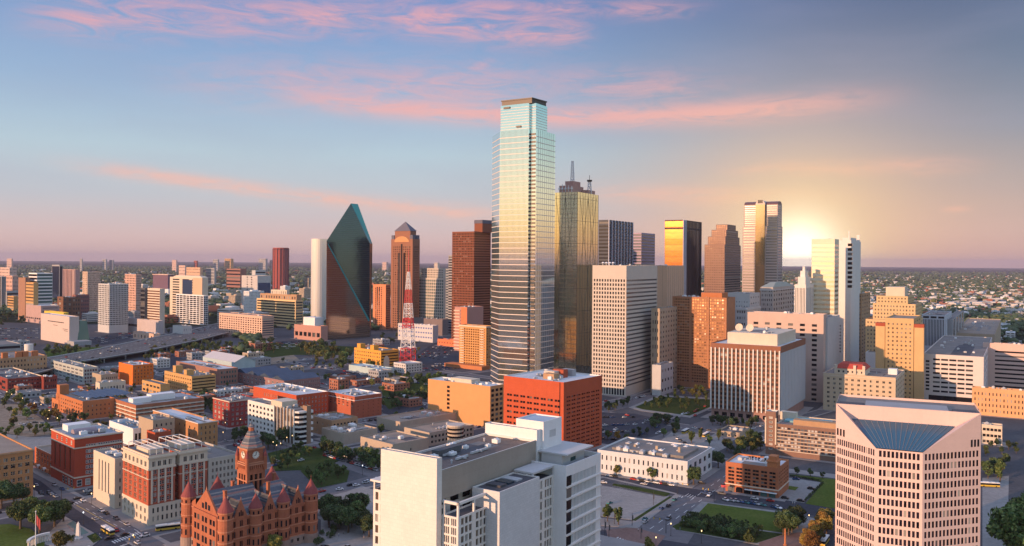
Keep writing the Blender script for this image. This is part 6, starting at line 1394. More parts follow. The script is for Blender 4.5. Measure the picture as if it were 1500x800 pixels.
# ================================================================== trees
def leafmat(name, c1, c2, c3):
    m, t, b = newmat(name); nn = t.nodes.new; L = t.links.new
    g = nn('ShaderNodeNewGeometry'); o = nn('ShaderNodeObjectInfo'); r = nn('ShaderNodeValToRGB'); e = r.color_ramp.elements
    e[0].color = (*c1, 1); e[1].color = (*c3, 1); x = e.new(.55); x.color = (*c2, 1)
    L(g.outputs['Random Per Island'], r.inputs[0])
    hs = nn('ShaderNodeHueSaturation'); mp = nn('ShaderNodeMapRange'); L(o.outputs['Random'], mp.inputs[0]); mp.inputs[3].default_value = .7; mp.inputs[4].default_value = 1.75; L(mp.outputs[0], hs.inputs['Value'])
    mp2 = nn('ShaderNodeMapRange'); L(o.outputs['Random'], mp2.inputs[0]); mp2.inputs[3].default_value = .475; mp2.inputs[4].default_value = .515; L(mp2.outputs[0], hs.inputs['Hue'])
    L(r.outputs[0], hs.inputs['Color']); L(hs.outputs[0], b.inputs['Base Color']); b.inputs['Roughness'].default_value = .7; b.inputs['Specular IOR Level'].default_value = .2
    MATS[name] = m; return m
lf = {'green': leafmat('green leaves', (.035, .065, .02), (.07, .11, .032), (.15, .18, .055)), 'dark': leafmat('dark green leaves', (.024, .045, .018), (.048, .075, .028), (.10, .12, .045)),
      'olive': leafmat('olive leaves', (.06, .07, .02), (.12, .12, .03), (.20, .17, .045)), 'gold': leafmat('autumn leaves', (.13, .07, .015), (.24, .14, .03), (.32, .22, .06))}
bark = wallmat('bark', (.12, .085, .06), var=.3)
def crown_mesh(seed, n, leaf, spread=(3.6, 3.6, 3.6), cz=6.4, blobs=14, low=.0):
    r = np.random.default_rng(seed)
    cs = r.normal(size=(blobs, 3)); cs /= np.linalg.norm(cs, axis=1)[:, None]; cs *= (r.uniform(.25, 1, (blobs, 1))**.6); cs[:, 2] = np.maximum(cs[:, 2], -.75)
    rad = r.uniform(.2, .48, blobs); k = r.integers(0, blobs, n)
    d = r.normal(size=(n, 3)); d /= np.linalg.norm(d, axis=1)[:, None]
    P = (cs[k]*.8+d*(rad[k]*r.uniform(.35, 1.05, n)**.5)[:, None])*np.array(spread)+np.array([0, 0, cz])
    P[:, 2] = np.maximum(P[:, 2], low)
    a = r.normal(size=(n, 3)); a /= np.linalg.norm(a, axis=1)[:, None]
    nm = d*.7+a*.7; b = np.cross(nm, r.normal(size=(n, 3))); b /= np.linalg.norm(b, axis=1)[:, None]; c = np.cross(nm, b); c /= np.linalg.norm(c, axis=1)[:, None]
    s = leaf*r.uniform(.6, 1.3, (n, 1)); V = np.stack([P-b*s, P-c*s*.6, P+b*s, P+c*s*.6], 1).reshape(-1, 3)
    me = bpy.data.meshes.new('crown'); me.vertices.add(4*n); me.vertices.foreach_set('co', V.ravel()); me.loops.add(4*n); me.loops.foreach_set('vertex_index', np.arange(4*n)); me.polygons.add(n); me.polygons.foreach_set('loop_start', np.arange(0, 4*n, 4)); me.update(calc_edges=True); return me
def trunk_mesh(seed, h=4.2, r0=.34):
    r = random.Random(seed); mb = MB(); mb.cyl((0, 0), r0, 0, h, 8, r0*.6)
    for k in range(5):
        a = k*1.26+r.random(); q = r.uniform(1.2, 2.2); mb.bar((0, 0, h*.75), (q*math.cos(a), q*math.sin(a), h+r.uniform(1, 3)), r0*.28)
    return mb.mesh('trunk', bark)
PROTO = {}
def proto(kind, col):
    if (kind, col) in PROTO: return PROTO[kind, col]
    out = []
    for s in range(4):
        if kind == 'big': cm, tm = crown_mesh(10+s, 6500, .36, (4.4, 4.4, 3.5), 6.3, 36), trunk_mesh(s, 4.2, .42)
        elif kind == 'round': cm, tm = crown_mesh(30+s, 1300, .52, (3.6, 3.6, 3.5), 6.0, 13), trunk_mesh(s)
        elif kind == 'cone': cm, tm = crown_mesh(50+s, 1100, .5, (2.4, 2.4, 4.4), 5.6, 16), trunk_mesh(s)
        elif kind == 'bush': cm, tm = crown_mesh(70+s, 700, .55, (4.6, 4.6, 4.2), 4.2, 10, .2), trunk_mesh(s, 2)
        else: cm, tm = crown_mesh(90+s, 330, .95, (3.9, 3.9, 3.6), 6.0, 10), trunk_mesh(s)
        m2 = cm; m2.materials.append(lf[col]); out.append((m2, tm))
    PROTO[kind, col] = out; return out
TR = random.Random(11)
def tree(px, py, h, col='green', kind='round', label='', group=None, parts=True, nm='tree', cat='tree', z=0):
    p = G(px, py); cm, tm = TR.choice(proto(kind, col)); s = h/10*TR.uniform(.88, 1.12)
    o = empty(nm, (p.x, p.y, z), label, cat, group, TR.uniform(0, 6.28)); o.scale = (s*TR.uniform(.9, 1.1), s*TR.uniform(.9, 1.1), s)
    link('crown', cm, o)
    if kind != 'bush': link('trunk', tm, o)
    else: link('stem', tm, o)
    return o
def scatter(pts_poly, n, h, col, kind, label, group, minsep=3.0, nm='tree', cat='tree'):
    """n plants inside a quadrilateral of the ground given by its image corners"""
    q = [G(*p) for p in pts_poly]; got = []; tries = 0
    while len(got) < n and tries < 4000:
        tries += 1; a, b = TR.random(), TR.random(); p = q[0].lerp(q[1], a).lerp(q[3].lerp(q[2], a), b)
        sep = minsep*(1 if tries < 2000 else .6)
        if any((p-x).length < sep for x in got): continue
        got.append(p)
    for p in got:
        c = col if isinstance(col, str) else TR.choice(col); cm, tm = TR.choice(proto(kind, c)); s = h/10*TR.uniform(.8, 1.2)
        o = empty(nm, (p.x, p.y, 0), label, cat, group, TR.uniform(0, 6.28)); o.scale = (s, s, s*TR.uniform(.9, 1.1)); link('crown', cm, o); link('trunk' if kind != 'bush' else 'stem', tm, o)
# single and clustered trees, front to back
for px, py, h, lb in ((30, 775, 15, 'big spreading oak left of the flagpole'), (58, 781, 16, 'broadest oak beside the plaza lawn, right of the flagpole'), (80, 772, 15, 'big oak nearest the reflecting pool'), (47, 764, 14, 'oak behind the flagpole among the plaza oaks'), (93, 764, 12, 'small oak at the street end of the plaza oaks')):
    tree(px, py, h, 'green', 'big', lb)
for px, py, h, lb in ((2, 745, 16, 'dark tree cut by the left frame edge below the arched brick warehouse'), (20, 742, 14, 'dark tree against the foot of the arched brick warehouse'), (33, 738, 10, 'smaller dark tree at the corner of the arched brick warehouse')): tree(px, py, h, 'dark', 'big', lb)
tree(88, 808, 10, 'olive', 'big', 'olive green tree at the bottom edge by the curved white wall'); tree(104, 795, 5, 'green', 'bush', 'low shrub by the white obelisk', nm='shrub', cat='shrub'); tree(139, 790, 3, 'green', 'bush', 'dark shrub in the paved planting bed', nm='shrub', cat='shrub')
tree(402, 812, 10, 'olive', 'big', 'yellow green tree in front of the old courthouse'); tree(380, 812, 6, 'green', 'round', 'low green tree at the courthouse foot')
scatter([(8, 585), (34, 588), (36, 600), (10, 598)], 5, 9, ('green', 'olive'), 'round', 'small street tree left of the dark red brick stores', 'street trees at the far left')
scatter([(44, 604), (84, 614), (90, 622), (48, 612)], 9, 9, ('olive', 'gold', 'olive'), 'round', 'yellowing street tree beside the rust brick building', 'yellowing trees by the bare lot', 5)
scatter([(96, 612), (110, 617), (112, 622), (98, 620)], 3, 8, 'dark', 'round', 'dark tree at the corner of the rust brick building', 'trees at the rust brick corner', 4)
scatter([(42, 628), (78, 632), (82, 644), (45, 640)], 8, 7, ('green', 'green', 'olive'), 'round', 'young tree in the small lot behind the brick annex', 'trees in the lot behind the annex', 5)
scatter([(0, 634), (32, 634), (34, 648), (0, 650)], 5, 8, 'green', 'round', 'round green tree behind the arched warehouse roof', 'trees behind the arched warehouse', 5)
scatter([(290, 580), (315, 590), (328, 612), (298, 612)], 12, 11, 'dark', 'round', 'dark tree between the parking garage and the maroon brick block', 'trees behind the parking garage', 6)
scatter([(340, 640), (360, 636), (366, 648), (342, 652)], 5, 9, 'dark', 'round', 'dark tree in the car park behind the courthouse tower', 'trees behind the courthouse tower', 5)
scatter([(380, 655), (420, 640), (440, 650), (400, 664)], 10, 12, 'dark', 'round', 'dark tree below the white finned office', 'trees below the white office', 5)
scatter([(395, 678), (440, 660), (462, 672), (410, 692)], 16, 7, ('green', 'green', 'dark'), 'round', 'bushy garden tree behind the courthouse roof', 'garden trees behind the courthouse', 5)
scatter([(447, 700), (486, 682), (508, 695), (470, 714)], 14, 7, 'green', 'round', 'small tree in the planted square right of the courthouse', 'trees in the planted square', 5)
scatter([(466, 655), (560, 683), (556, 694), (466, 664)], 26, 10, ('dark', 'dark', 'green'), 'round', 'street tree in the row along the windowless tan blocks', 'tree row along the tan blocks', 4.2)
scatter([(470, 752), (528, 752), (548, 790), (476, 772)], 20, 11, ('dark', 'green', 'dark'), 'big', 'dark tree in the grove between the courthouse and the white county building', 'grove beside the county building', 5)
scatter([(446, 790), (490, 776), (496, 788), (460, 802)], 9, 4, 'dark', 'bush', 'low shrub on the bank right of the courthouse', 'shrubs right of the courthouse', 3, 'shrub', 'shrub')
scatter([(560, 586), (625, 575), (625, 592), (580, 600)], 18, 10, 'dark', 'round', 'dark tree left of the plain orange office block', 'trees left of the orange office', 6)
scatter([(568, 556), (655, 550), (650, 566), (575, 572)], 24, 10, ('dark', 'green'), 'round', 'tree in the belt behind the plain orange office block', 'tree belt behind the orange office', 6)
scatter([(434, 512), (470, 506), (515, 520), (500, 545)], 42, 13, ('olive', 'green', 'dark'), 'far', 'tree in the park belt below the prism tower', 'park belt below the prism tower', 7)
scatter([(332, 510), (400, 500), (404, 522), (345, 524)], 26, 12, ('dark', 'green', 'dark'), 'far', 'tree below the pale pink windowed slab', 'trees below the pink slab', 8)
scatter([(280, 512), (338, 506), (340, 518), (284, 522)], 20, 11, ('green', 'dark'), 'far', 'tree on the bank beside the freeway', 'trees beside the freeway', 8)
scatter([(205, 520), (300, 499), (306, 508), (215, 532)], 34, 10, ('green', 'dark', 'olive'), 'far', 'tree on the near side of the freeway piers', 'trees on the near side of the freeway', 7)
scatter([(60, 548), (140, 528), (150, 536), (70, 556)], 16, 9, ('green', 'dark'), 'far', 'tree below the left end of the freeway deck', 'trees below the left end of the freeway', 7)
scatter([(64, 512), (116, 510), (122, 520), (70, 522)], 22, 10, ('green', 'olive'), 'far', 'tree on the lawn below the museum cube', 'trees below the museum cube', 7)
scatter([(120, 511), (150, 507), (152, 511), (122, 515)], 6, 6, 'dark', 'far', 'dark shrub bed right of the museum lawn', 'shrubs right of the museum lawn', 5)
scatter([(-6, 452), (40, 462), (36, 484), (-6, 482)], 20, 13, 'dark', 'far', 'dark tree at the left edge near the horizon blocks', 'trees at the far left edge', 12)
scatter([(240, 470), (262, 470), (262, 492), (244, 490)], 12, 12, 'dark', 'far', 'dark tree below the cream apartment tower', 'trees below the cream apartment tower', 9)
scatter([(548, 495), (580, 490), (584, 502), (552, 506)], 8, 9, 'dark', 'far', 'tree at the foot of the prism tower plaza', 'trees at the prism plaza', 8)
scatter([(945, 628), (968, 614), (980, 620), (960, 634)], 9, 9, 'dark', 'round', 'dark tree in the hedge like row across the car park', 'trees across the car park', 5)
scatter([(979, 634), (992, 620), (1000, 624), (986, 640)], 6, 9, 'dark', 'round', 'dark tree between the car park and the bus stop', 'trees by the bus stop', 5)
scatter([(926, 636), (944, 630), (950, 636), (930, 642)], 4, 7, 'dark', 'round', 'round dark tree at the car park corner', 'trees at the car park corner', 4)
for px, py, lb in ((972, 640, 'single round tree beside the car park lane'), (919, 649, 'bushy tree behind the long white low building'), (905, 646, 'reddish tree by the vermilion tower car park'), (890, 644, 'small dark tree beside the vermilion tower')): tree(px, py, 8, 'gold' if 'reddish' in lb else 'green', 'round', lb)
for px, py, lb in ((1013, 649, 'conical tree leftmost in the concrete parking square'), (1026, 643, 'rounder conical tree second in the concrete parking square'), (1039, 653, 'conical tree third in the concrete parking square'), (1053, 645, 'conical tree rightmost in the concrete parking square')): tree(px, py, 10, 'green', 'cone', lb)
scatter([(936, 596), (972, 583), (1036, 586), (1008, 604)], 30, 6, ('green', 'dark'), 'round', 'small tree in the garden square', 'trees in the garden square', 6)
scatter([(884, 600), (920, 588), (926, 592), (888, 606)], 12, 7, 'dark', 'round', 'street tree at the foot of the beige grid tower', 'trees at the beige grid tower', 5)
scatter([(985, 572), (1038, 574), (1040, 584), (990, 582)], 14, 8, ('dark', 'olive'), 'round', 'tree in the belt under the brown brick slab tower', 'trees under the brown slab', 6)
scatter([(1042, 618), (1122, 622), (1120, 629), (1044, 625)], 14, 8, 'dark', 'round', 'tree along the base of the white fin box', 'trees below the white fin box', 5)
scatter([(1064, 660), (1110, 640), (1124, 655), (1080, 675)], 18, 10, ('dark', 'olive', 'dark'), 'round', 'tree in the grove left of the long banded warehouse', 'grove left of the banded warehouse', 5)
for px, py, h, col, k, lb in ((1052, 686, 13, 'dark', 'big', 'large dark tree right of the white low building'), (1016, 710, 13, 'dark', 'big', 'large tree at the corner of the white low building'), (903, 697, 9, 'olive', 'round', 'olive tree standing alone before the white low building wall'), (955, 704, 9, 'green', 'round', 'green tree before the middle of the white low building wall'),
        (890, 764, 9, 'green', 'round', 'leafy tree in the lot right of the county building'), (906, 769, 11, 'dark', 'cone', 'narrow dark tree in the lot right of the county building'), (951, 812, 9, 'olive', 'round', 'yellowish tree at the bottom edge by the brick crossing'),
        (1167, 696, 6, 'dark', 'round', 'leftmost of three trim round trees below the banded warehouse'), (1187, 698, 6, 'dark', 'round', 'middle of three trim round trees below the banded warehouse'), (1205, 701, 5.5, 'dark', 'round', 'rightmost of three trim round trees below the banded warehouse')): tree(px, py, h, col, k, lb)
scatter([(990, 770), (1020, 766), (1110, 785), (1100, 797)], 30, 7, ('dark', 'green'), 'bush', 'clipped bush in the thick bed along the lawn', 'bushes along the big lawn', 3.4, 'bush', 'bush')
scatter([(1010, 762), (1060, 768), (1104, 776), (1050, 774)], 9, 6.5, 'dark', 'bush', 'rounded dark bush on the edge of the lawn', 'bushes on the lawn edge', 5, 'bush', 'bush')
scatter([(1138, 784), (1165, 766), (1172, 772), (1150, 788)], 8, 11, 'dark', 'big', 'dark tree in the clump at the right end of the lawn', 'tree clump at the lawn end', 4.5)
scatter([(1176, 806), (1210, 766), (1218, 772), (1192, 812)], 9, 9, ('gold', 'gold', 'olive'), 'big', 'golden autumn tree in the row left of the pink tower', 'golden trees by the pink tower', 4.5)
for k in range(13): tree(1205-k*2.1, 709+k*2.1, 2.4, 'dark', 'bush', 'low clipped hedge bush edging the parking pad', 'hedge edging the parking pad', nm='hedge_bush', cat='hedge')
for k in range(16): tree(1158+k*2.9, 698.5+k*.45, 2.0, 'dark', 'bush', 'low hedge bush behind the parking pad', 'hedge behind the parking pad', nm='hedge_bush', cat='hedge')
scatter([(1438, 690), (1475, 680), (1478, 695), (1440, 708)], 9, 10, 'dark', 'round', 'dark tree right of the pink tower', 'trees right of the pink tower', 5)
tree(1465, 706, 15, 'green', 'cone', 'tall conical green tree right of the pink tower')
for px, py, h, lb in ((1492, 840, 30, 'tall dark green tree at the lower right frame edge'), (1515, 800, 30, 'tall tree behind the one at the lower right frame edge')): tree(px, py, h, 'green', 'big', lb)
scatter([(1440, 655), (1500, 650), (1500, 664), (1440, 668)], 8, 7, 'dark', 'round', 'street tree below the small cream garage', 'trees below the cream garage', 6)
r4 = random.Random(21); TRN = 0
while TRN < 150:
    px, py = r4.uniform(0, 620), r4.uniform(505, 640); p = G(px, py)
    if occupied(p, 3) or (py < 565-px*.2+8 and py > 520-px*.14): continue
    TRN += 1; tree(px, py, r4.uniform(6, 10), r4.choice(['dark', 'green', 'olive']), 'far', 'street tree among the brick blocks of the western district', 'street trees of the western brick district')
# ================================================================== vehicles
def car_meshes(cname, c):
    paint = plain('car paint '+cname, c, .3, .2); L = 2.3
    prof = [(-L, .35), (-L, .85), (-L*.93, 1.0), (-1.35, 1.05), (L*.38, 1.0), (L*.92, .82), (L, .6), (L, .35)]
    cab = [(-1.95, 1.03), (-1.35, 1.5), (.2, 1.5), (.95, 1.0)]
    b = MB()
    for pr, w in ((prof, .9),):
        for s in (-w, w): b.poly([(x, s, z) for x, z in pr])
        for k in range(len(pr)): (x0, z0), (x1, z1) = pr[k-1], pr[k]; b.quad((x0, -w, z0), (x1, -w, z1), (x1, w, z1), (x0, w, z0))
    b.quad((-1.35, -.7, 1.5), (.2, -.7, 1.5), (.2, .7, 1.5), (-1.35, .7, 1.5))
    g = MB()
    f = lambda x, z, s: (x, s*(.86 if z < 1.2 else .7), z-.005)
    for s in (-1, 1): g.poly([f(x, z, s) for x, z in cab])
    g.quad(f(-1.95, 1.03, -1), f(-1.35, 1.5, -1), f(-1.35, 1.5, 1), f(-1.95, 1.03, 1)); g.quad(f(.2, 1.5, -1), f(.95, 1.0, -1), f(.95, 1.0, 1), f(.2, 1.5, 1))
    w = MB()
    i = 12
    for s in (-.11, .11): w.poly([(.33*math.cos(2*math.pi*k/i), s, .33*math.sin(2*math.pi*k/i)) for k in range(i)])
    for k in range(i):
        a, q = 2*math.pi*k/i, 2*math.pi*(k+1)/i; w.quad((.33*math.cos(a), -.11, .33*math.sin(a)), (.33*math.cos(q), -.11, .33*math.sin(q)), (.33*math.cos(q), .11, .33*math.sin(q)), (.33*math.cos(a), .11, .33*math.sin(a)))
    return b.mesh('body', paint), g.mesh('cabin_glass', gldk), w.mesh('wheel', plain('tyre rubber', (.02, .02, .02), .8)), paint
CARC = {'white': (.75, .75, .75), 'silver': (.45, .46, .48), 'black': (.02, .02, .022), 'grey': (.14, .145, .15), 'red': (.42, .025, .02), 'blue': (.04, .09, .22), 'teal': (.05, .22, .24)}
CM = {k: car_meshes(k, c) for k, c in CARC.items()}
CF = {}
for k, (b, g, w, p) in CM.items():      # one-mesh copy for cars too far off to show parts
    me = bpy.data.meshes.new('car_far'); bm = bmesh.new(); bm.from_mesh(b); bm.faces.ensure_lookup_table(); n0 = len(bm.faces); bm.from_mesh(g); bm.faces.ensure_lookup_table()
    for f in bm.faces[n0:]: f.material_index = 1
    bm.to_mesh(me); bm.free(); me.materials.append(p); me.materials.append(gldk); CF[k] = me
CR = random.Random(5)
def car(p, deg, colour, where, group, z=.03, near=True):
    lb = '%s car %s' % (colour, where); a = R_(90-deg)
    if near:
        o = empty('car', (p.x, p.y, z), lb, 'car', group, a); b, g, w, _ = CM[colour]
        link('body', b, o); link('cabin_glass', g, o)
        for x in (-1.4, 1.4):
            for y in (-.82, .82): link('wheel', w, o, (x, y, .33))
    else:
        o = tag(link('car', CF[colour], None, (p.x, p.y, z)), lb, 'car', group); o.rotation_euler.z = a
    o.scale = (CR.uniform(.95, 1.1),)*2+(CR.uniform(.95, 1.25),)
    return o
PAL = ['white', 'white', 'silver', 'grey', 'black', 'black', 'red', 'blue', 'silver']
def row(a, b, n, deg, where, group, near=True, cols=None, skip=0, z=.03):
    A, B = G(*a), G(*b)
    for k in range(n):
        if CR.random() < skip: continue
        car(A.lerp(B, (k+.5)/n)+Vector((CR.uniform(-.3, .3), CR.uniform(-.3, .3))), deg+CR.uniform(-3, 3), cols[k % len(cols)] if cols else CR.choice(PAL), where, group, z, near)
row((925, 703), (986, 712), 9, 121, 'parked in the row below the long white building', 'cars parked below the white building', cols=['red', 'silver', 'black', 'white', 'silver', 'white', 'red', 'black', 'white'])
row((890, 697.5), (902, 699), 2, 121, 'parked at the left end of the white building wall', 'cars parked below the white building', cols=['white', 'black'])
row((1060, 733), (1120, 741), 8, 150, 'parked aslant along the lawn before the red loft warehouse', 'cars parked along the lawn', cols=['white', 'silver', 'silver', 'blue', 'teal', 'blue', 'silver', 'teal'])
row((1130, 743.5), (1142, 745.5), 2, 150, 'parked at the right end of the row along the lawn', 'cars parked along the lawn', cols=['blue', 'white'])
for px, py, d, c, wh in ((1172, 750, 150, 'white', 'parked behind the tree clump at the lawn end'), (1028, 708.5, 121, 'black', 'standing beside the big tree at the white building corner'), (988, 733, 31, 'teal', 'driving up the street nearest the lot corner'), (969, 746, 31, 'blue', 'driving up the street in the middle of three'), (945, 762, 31, 'teal', 'driving up the street closest to the brick crossing'), (979, 761, 211, 'grey', 'driving down the street beside the traffic signal'),
        (884, 708, 100, 'white', 'entering the lot right of the county building'), (893, 738, 40, 'teal', 'parked alone on the concrete lot'), (1166, 703, 100, 'blue', 'parked at the hedge of the parking pad'), (1188, 717, 120, 'black', 'parked right on the parking pad'), (1173, 735, 120, 'black', 'parked low on the parking pad'), (1150, 731, 120, 'black', 'parked at the loft warehouse corner'),
        (497.7, 718, 60, 'white', 'driving nearest the courthouse on the side street'), (522, 712, 60, 'white', 'driving second on the side street by the planted square'), (536, 708, 60, 'silver', 'driving farthest on the side street by the planted square'),
        (60, 724, 134, 'black', 'waiting at the junction under the arched warehouse, left one'), (72, 723, 134, 'grey', 'waiting at the junction under the arched warehouse, right one'), (128, 720.5, 44, 'white', 'parked between the dark red block and the stone slab'), (133, 724, 44, 'grey', 'behind the white car by the stone slab'), (171, 778, 134, 'blue', 'waiting beside the yellow and white bus')):
    car(G(px, py), d, c, wh, None, .02)
row((474, 668), (552, 690), 15, 134, 'parked under the street trees by the tan blocks', 'cars parked under the street trees', skip=.15)
row((882, 612), (930, 612), 8, 60, 'in the car park beside the vermilion tower', 'cars in the vermilion tower car park', skip=.3); row((884, 624), (940, 622), 9, 60, 'in the car park beside the vermilion tower', 'cars in the vermilion tower car park', skip=.3); row((884, 634), (920, 633), 7, 60, 'in the car park beside the vermilion tower', 'cars in the vermilion tower car park', skip=.25); row((885, 645), (925, 644), 7, 60, 'in the car park beside the vermilion tower', 'cars in the vermilion tower car park', skip=.3)
row((990, 642), (1010, 655), 4, 31, 'on the concrete parking square', 'cars on the concrete square', skip=.3, z=.1); row((900, 592), (960, 577), 16, 31, 'parked along the garden square street', 'cars along the garden square', skip=.3, near=False)
row((372, 645), (352, 660), 6, 134, 'in the car park behind the courthouse tower', 'cars behind the courthouse tower', cols=['black', 'grey', 'blue', 'black', 'white', 'grey']); row((365, 640), (342, 655), 6, 134, 'in the car park behind the courthouse tower', 'cars behind the courthouse tower')
for y0 in (600, 606, 612): row((505+(y0-600), y0+2), (560, y0-6), 9, 60, 'in the lot right of the rose brick wing', 'cars right of the rose brick wing', near=False, skip=.15)
def lot(q, nx, ny, deg, where, group, skip=.25, z=.03):
    q = [G(*p) for p in q]
    for i in range(nx):
        for j in range(ny):
            if CR.random() < skip: continue
            a, b = (i+.5)/nx, (j+.5)/ny; car(q[0].lerp(q[1], a).lerp(q[3].lerp(q[2], a), b), deg, CR.choice(PAL), where, group, z, False)
lot([(388, 512), (406, 502), (444, 500), (428, 512)], 5, 11, 60, 'in the lot left of the park belt', 'cars left of the park belt', .2)
lot([(612, 522), (640, 504), (668, 512), (650, 530)], 9, 6, 40, 'in the lot below the mural walled block', 'cars below the mural block', .3)
lot([(612, 534), (690, 530), (690, 541), (612, 545)], 16, 4, 120, 'in the lot right of the radio mast', 'cars right of the radio mast', .35)
lot([(480, 548), (520, 543), (570, 560), (505, 563)], 11, 4, 60, 'in the lot before the glass pavilion', 'cars before the glass pavilion', .35)
lot([(-10, 480), (56, 481), (56, 497), (-10, 499)], 16, 5, 60, 'in the lot left of the museum cube', 'cars left of the museum cube', .3)
lot([(130, 496), (190, 486), (208, 491), (150, 504)], 12, 4, 60, 'in the lot right of the museum cube', 'cars right of the museum cube', .3)
lot([(10, 608), (40, 606), (60, 622), (30, 626)], 3, 3, 60, 'on the bare sandy lot', 'cars on the sandy lot', .4)
for k in range(64):     # traffic on the freeway deck
    t_ = CR.uniform(0.2, 4.9); i = int(t_); f = t_-i; w_ = CR.choice((.13, .28, .42, .58, .72, .87)); p = lo[i].lerp(lo[i+1], f).lerp(up[i].lerp(up[i+1], f), w_); d = lo[i+1]-lo[i]
    c = CR.choice(PAL); car(p, math.degrees(math.atan2(d.x, d.y)), c, 'among the traffic on the elevated freeway', 'traffic on the freeway', ZD+.03, False)
def along(A, d_, L, step, deg, skip, where, group, off):
    e = Vector((-d_.y, d_.x)); k = 0
    while k*step < L:
        p = A+d_*(k*step+CR.uniform(-.5, .5)); k += 1
        if CR.random() < skip: continue
        s = CR.choice((-1, 1)); q = p+e*off*s; px_ = 750+FPX*q.x/q.y
        if occupied(q, 1) or q.y < 330 or not (-20 < px_ < 1500): continue
        car(q, deg+(0 if s > 0 else 180), CR.choice(PAL), where, group, .02, q.y < 640)
for k in range(-1, 6): along(g0+gu*(k*92)-gv*150, gv, 700, 7, -46, .45, 'along a street of the brick district', 'cars along the brick district streets', 4.2)
for k in range(-2, 7): along(g0+gv*(k*88)-gu*60, gu, 600, 7, 44, .45, 'along a street of the brick district', 'cars along the brick district streets', 4.2)
along(G(952, 775), u31, 330, 9, 31, .5, 'on the wide street right of the county building', 'cars on the wide street', 6.5)
along(G(910, 655), u31, 240, 8, 31, .5, 'on the street left of the garden square', 'cars on the garden square street', 4.5)
along(G(1232, 752), v31, 300, 10, -59, .75, 'on the cross street before the loft warehouse', 'cars on the cross street', 2.2)
def bus(px, py, deg, label):
    p = G(px, py); o = empty('bus', (p.x, p.y, .02), label, 'bus', None, R_(90-deg))
    X, Y_ = Vector((1, 0)), Vector((0, 1)); Z0 = Vector((0, 0))
    def add(mb, nm, m): return link(nm, mb.mesh(nm, m), o)
    mb = MB(); mb.box(Z0, X, Y_, 6, 1.28, .4, 1.35); add(mb, 'lower_body', plain('bus yellow', (.62, .42, .05), .4))
    mb = MB(); mb.box(Z0, X, Y_, 5.97, 1.25, 1.351, 2.5); add(mb, 'window_band', gldk)
    mb = MB(); mb.box(Z0, X, Y_, 6.0, 1.28, 2.501, 3.0); mb.box(Vector((-2, 0)), X, Y_, 1.6, .8, 3.0, 3.25); mb.box(Vector((2.4, 0)), X, Y_, .9, .7, 3.0, 3.2); add(mb, 'roof', plain('bus white', (.72, .72, .70), .4))
    for x in (-3.6, 3.8):
        for y in (-1.2, 1.2): w = link('wheel', CM['black'][2], o, (x, y, .46)); w.scale = (1.4, 1.4, 1.4)
    mb = MB(); mb.box(Vector((6.02, 0)), X, Y_, .03, 1.0, 1.4, 2.6); add(mb, 'windscreen', gldk)
    for y in (-.9, .9): mb = MB(); mb.box(Vector((6.03, y)), X, Y_, .03, .15, .7, .9); add(mb, 'headlight', plain('headlight', (.8, .8, .75), .2))
bus(158, 781, 134, 'yellow and white bus crossing the junction by the plaza'); bus(246, 776, 64, 'white roofed bus beside the old courthouse turret'); bus(1004, 634, 31, 'yellow and white bus at the stop beside the garden square'); bus(1034, 639, 31, 'second yellow bus waiting right of the stop'); bus(1208, 796, 211, 'pale bus beside the golden autumn trees'); bus(1449, 713, 100, 'white and purple bus right of the pink tower')
# people on the pavements: one skinned body, copied
def person_mesh():
    V = [(0, 0, .95), (0, 0, 1.15), (0, 0, 1.40), (0, 0, 1.52), (.02, 0, 1.66), (.01, 0, 1.76), (0, .1, .9), (.06, .11, .5), (.12, .12, .06), (.22, .12, .03), (0, -.1, .9), (-.05, -.11, .5), (-.16, -.12, .08), (-.06, -.12, .03), (0, .2, 1.38), (-.06, .25, 1.1), (.0, .26, .86), (0, -.2, 1.38), (.06, -.25, 1.1), (.14, -.26, .88)]
    E_ = [(0, 1), (1, 2), (2, 3), (3, 4), (4, 5), (0, 6), (6, 7), (7, 8), (8, 9), (0, 10), (10, 11), (11, 12), (12, 13), (2, 14), (14, 15), (15, 16), (2, 17), (17, 18), (18, 19)]
    R = [.14, .13, .15, .06, .105, .07, .095, .065, .045, .04, .095, .065, .045, .04, .065, .05, .035, .065, .05, .035]
    me = bpy.data.meshes.new('person_base'); me.from_pydata(V, E_, []); o = bpy.data.objects.new('tmp', me); COL.objects.link(o); o.modifiers.new('skin', 'SKIN'); o.modifiers.new('sub', 'SUBSURF').levels = 1
    for k, q in enumerate(me.skin_vertices[0].data): q.radius = (R[k], R[k]); q.use_root = (k == 0)
    bpy.context.view_layer.update(); m2 = bpy.data.meshes.new_from_object(o.evaluated_get(bpy.context.evaluated_depsgraph_get())); bpy.data.objects.remove(o)
    return m2
pm0 = person_mesh()
def person(px, py, deg, shirt, trousers, label):
    m = pm0.copy(); m.name = 'person'; m.materials.clear()
    for q in (plain('cloth '+trousers, CLO[trousers], .9), plain('cloth '+shirt, CLO[shirt], .9), plain('skin', (.42, .26, .19), .6), plain('hair', (.05, .035, .03), .8)): m.materials.append(q)
    for f in m.polygons: z = f.center.z; f.material_index = 0 if z < .98 else 1 if z < 1.46 else 3 if (z > 1.70 or (z > 1.6 and f.center.x < -.03)) else 2
    p = G(px, py); o = tag(link('person', m, None, (p.x, p.y, .14)), label, 'person'); o.rotation_euler.z = R_(90-deg)
CLO = {'white': (.7, .7, .7), 'red': (.45, .06, .05), 'blue': (.06, .12, .3), 'black': (.03, .03, .035), 'grey': (.25, .25, .26), 'tan': (.4, .3, .2)}
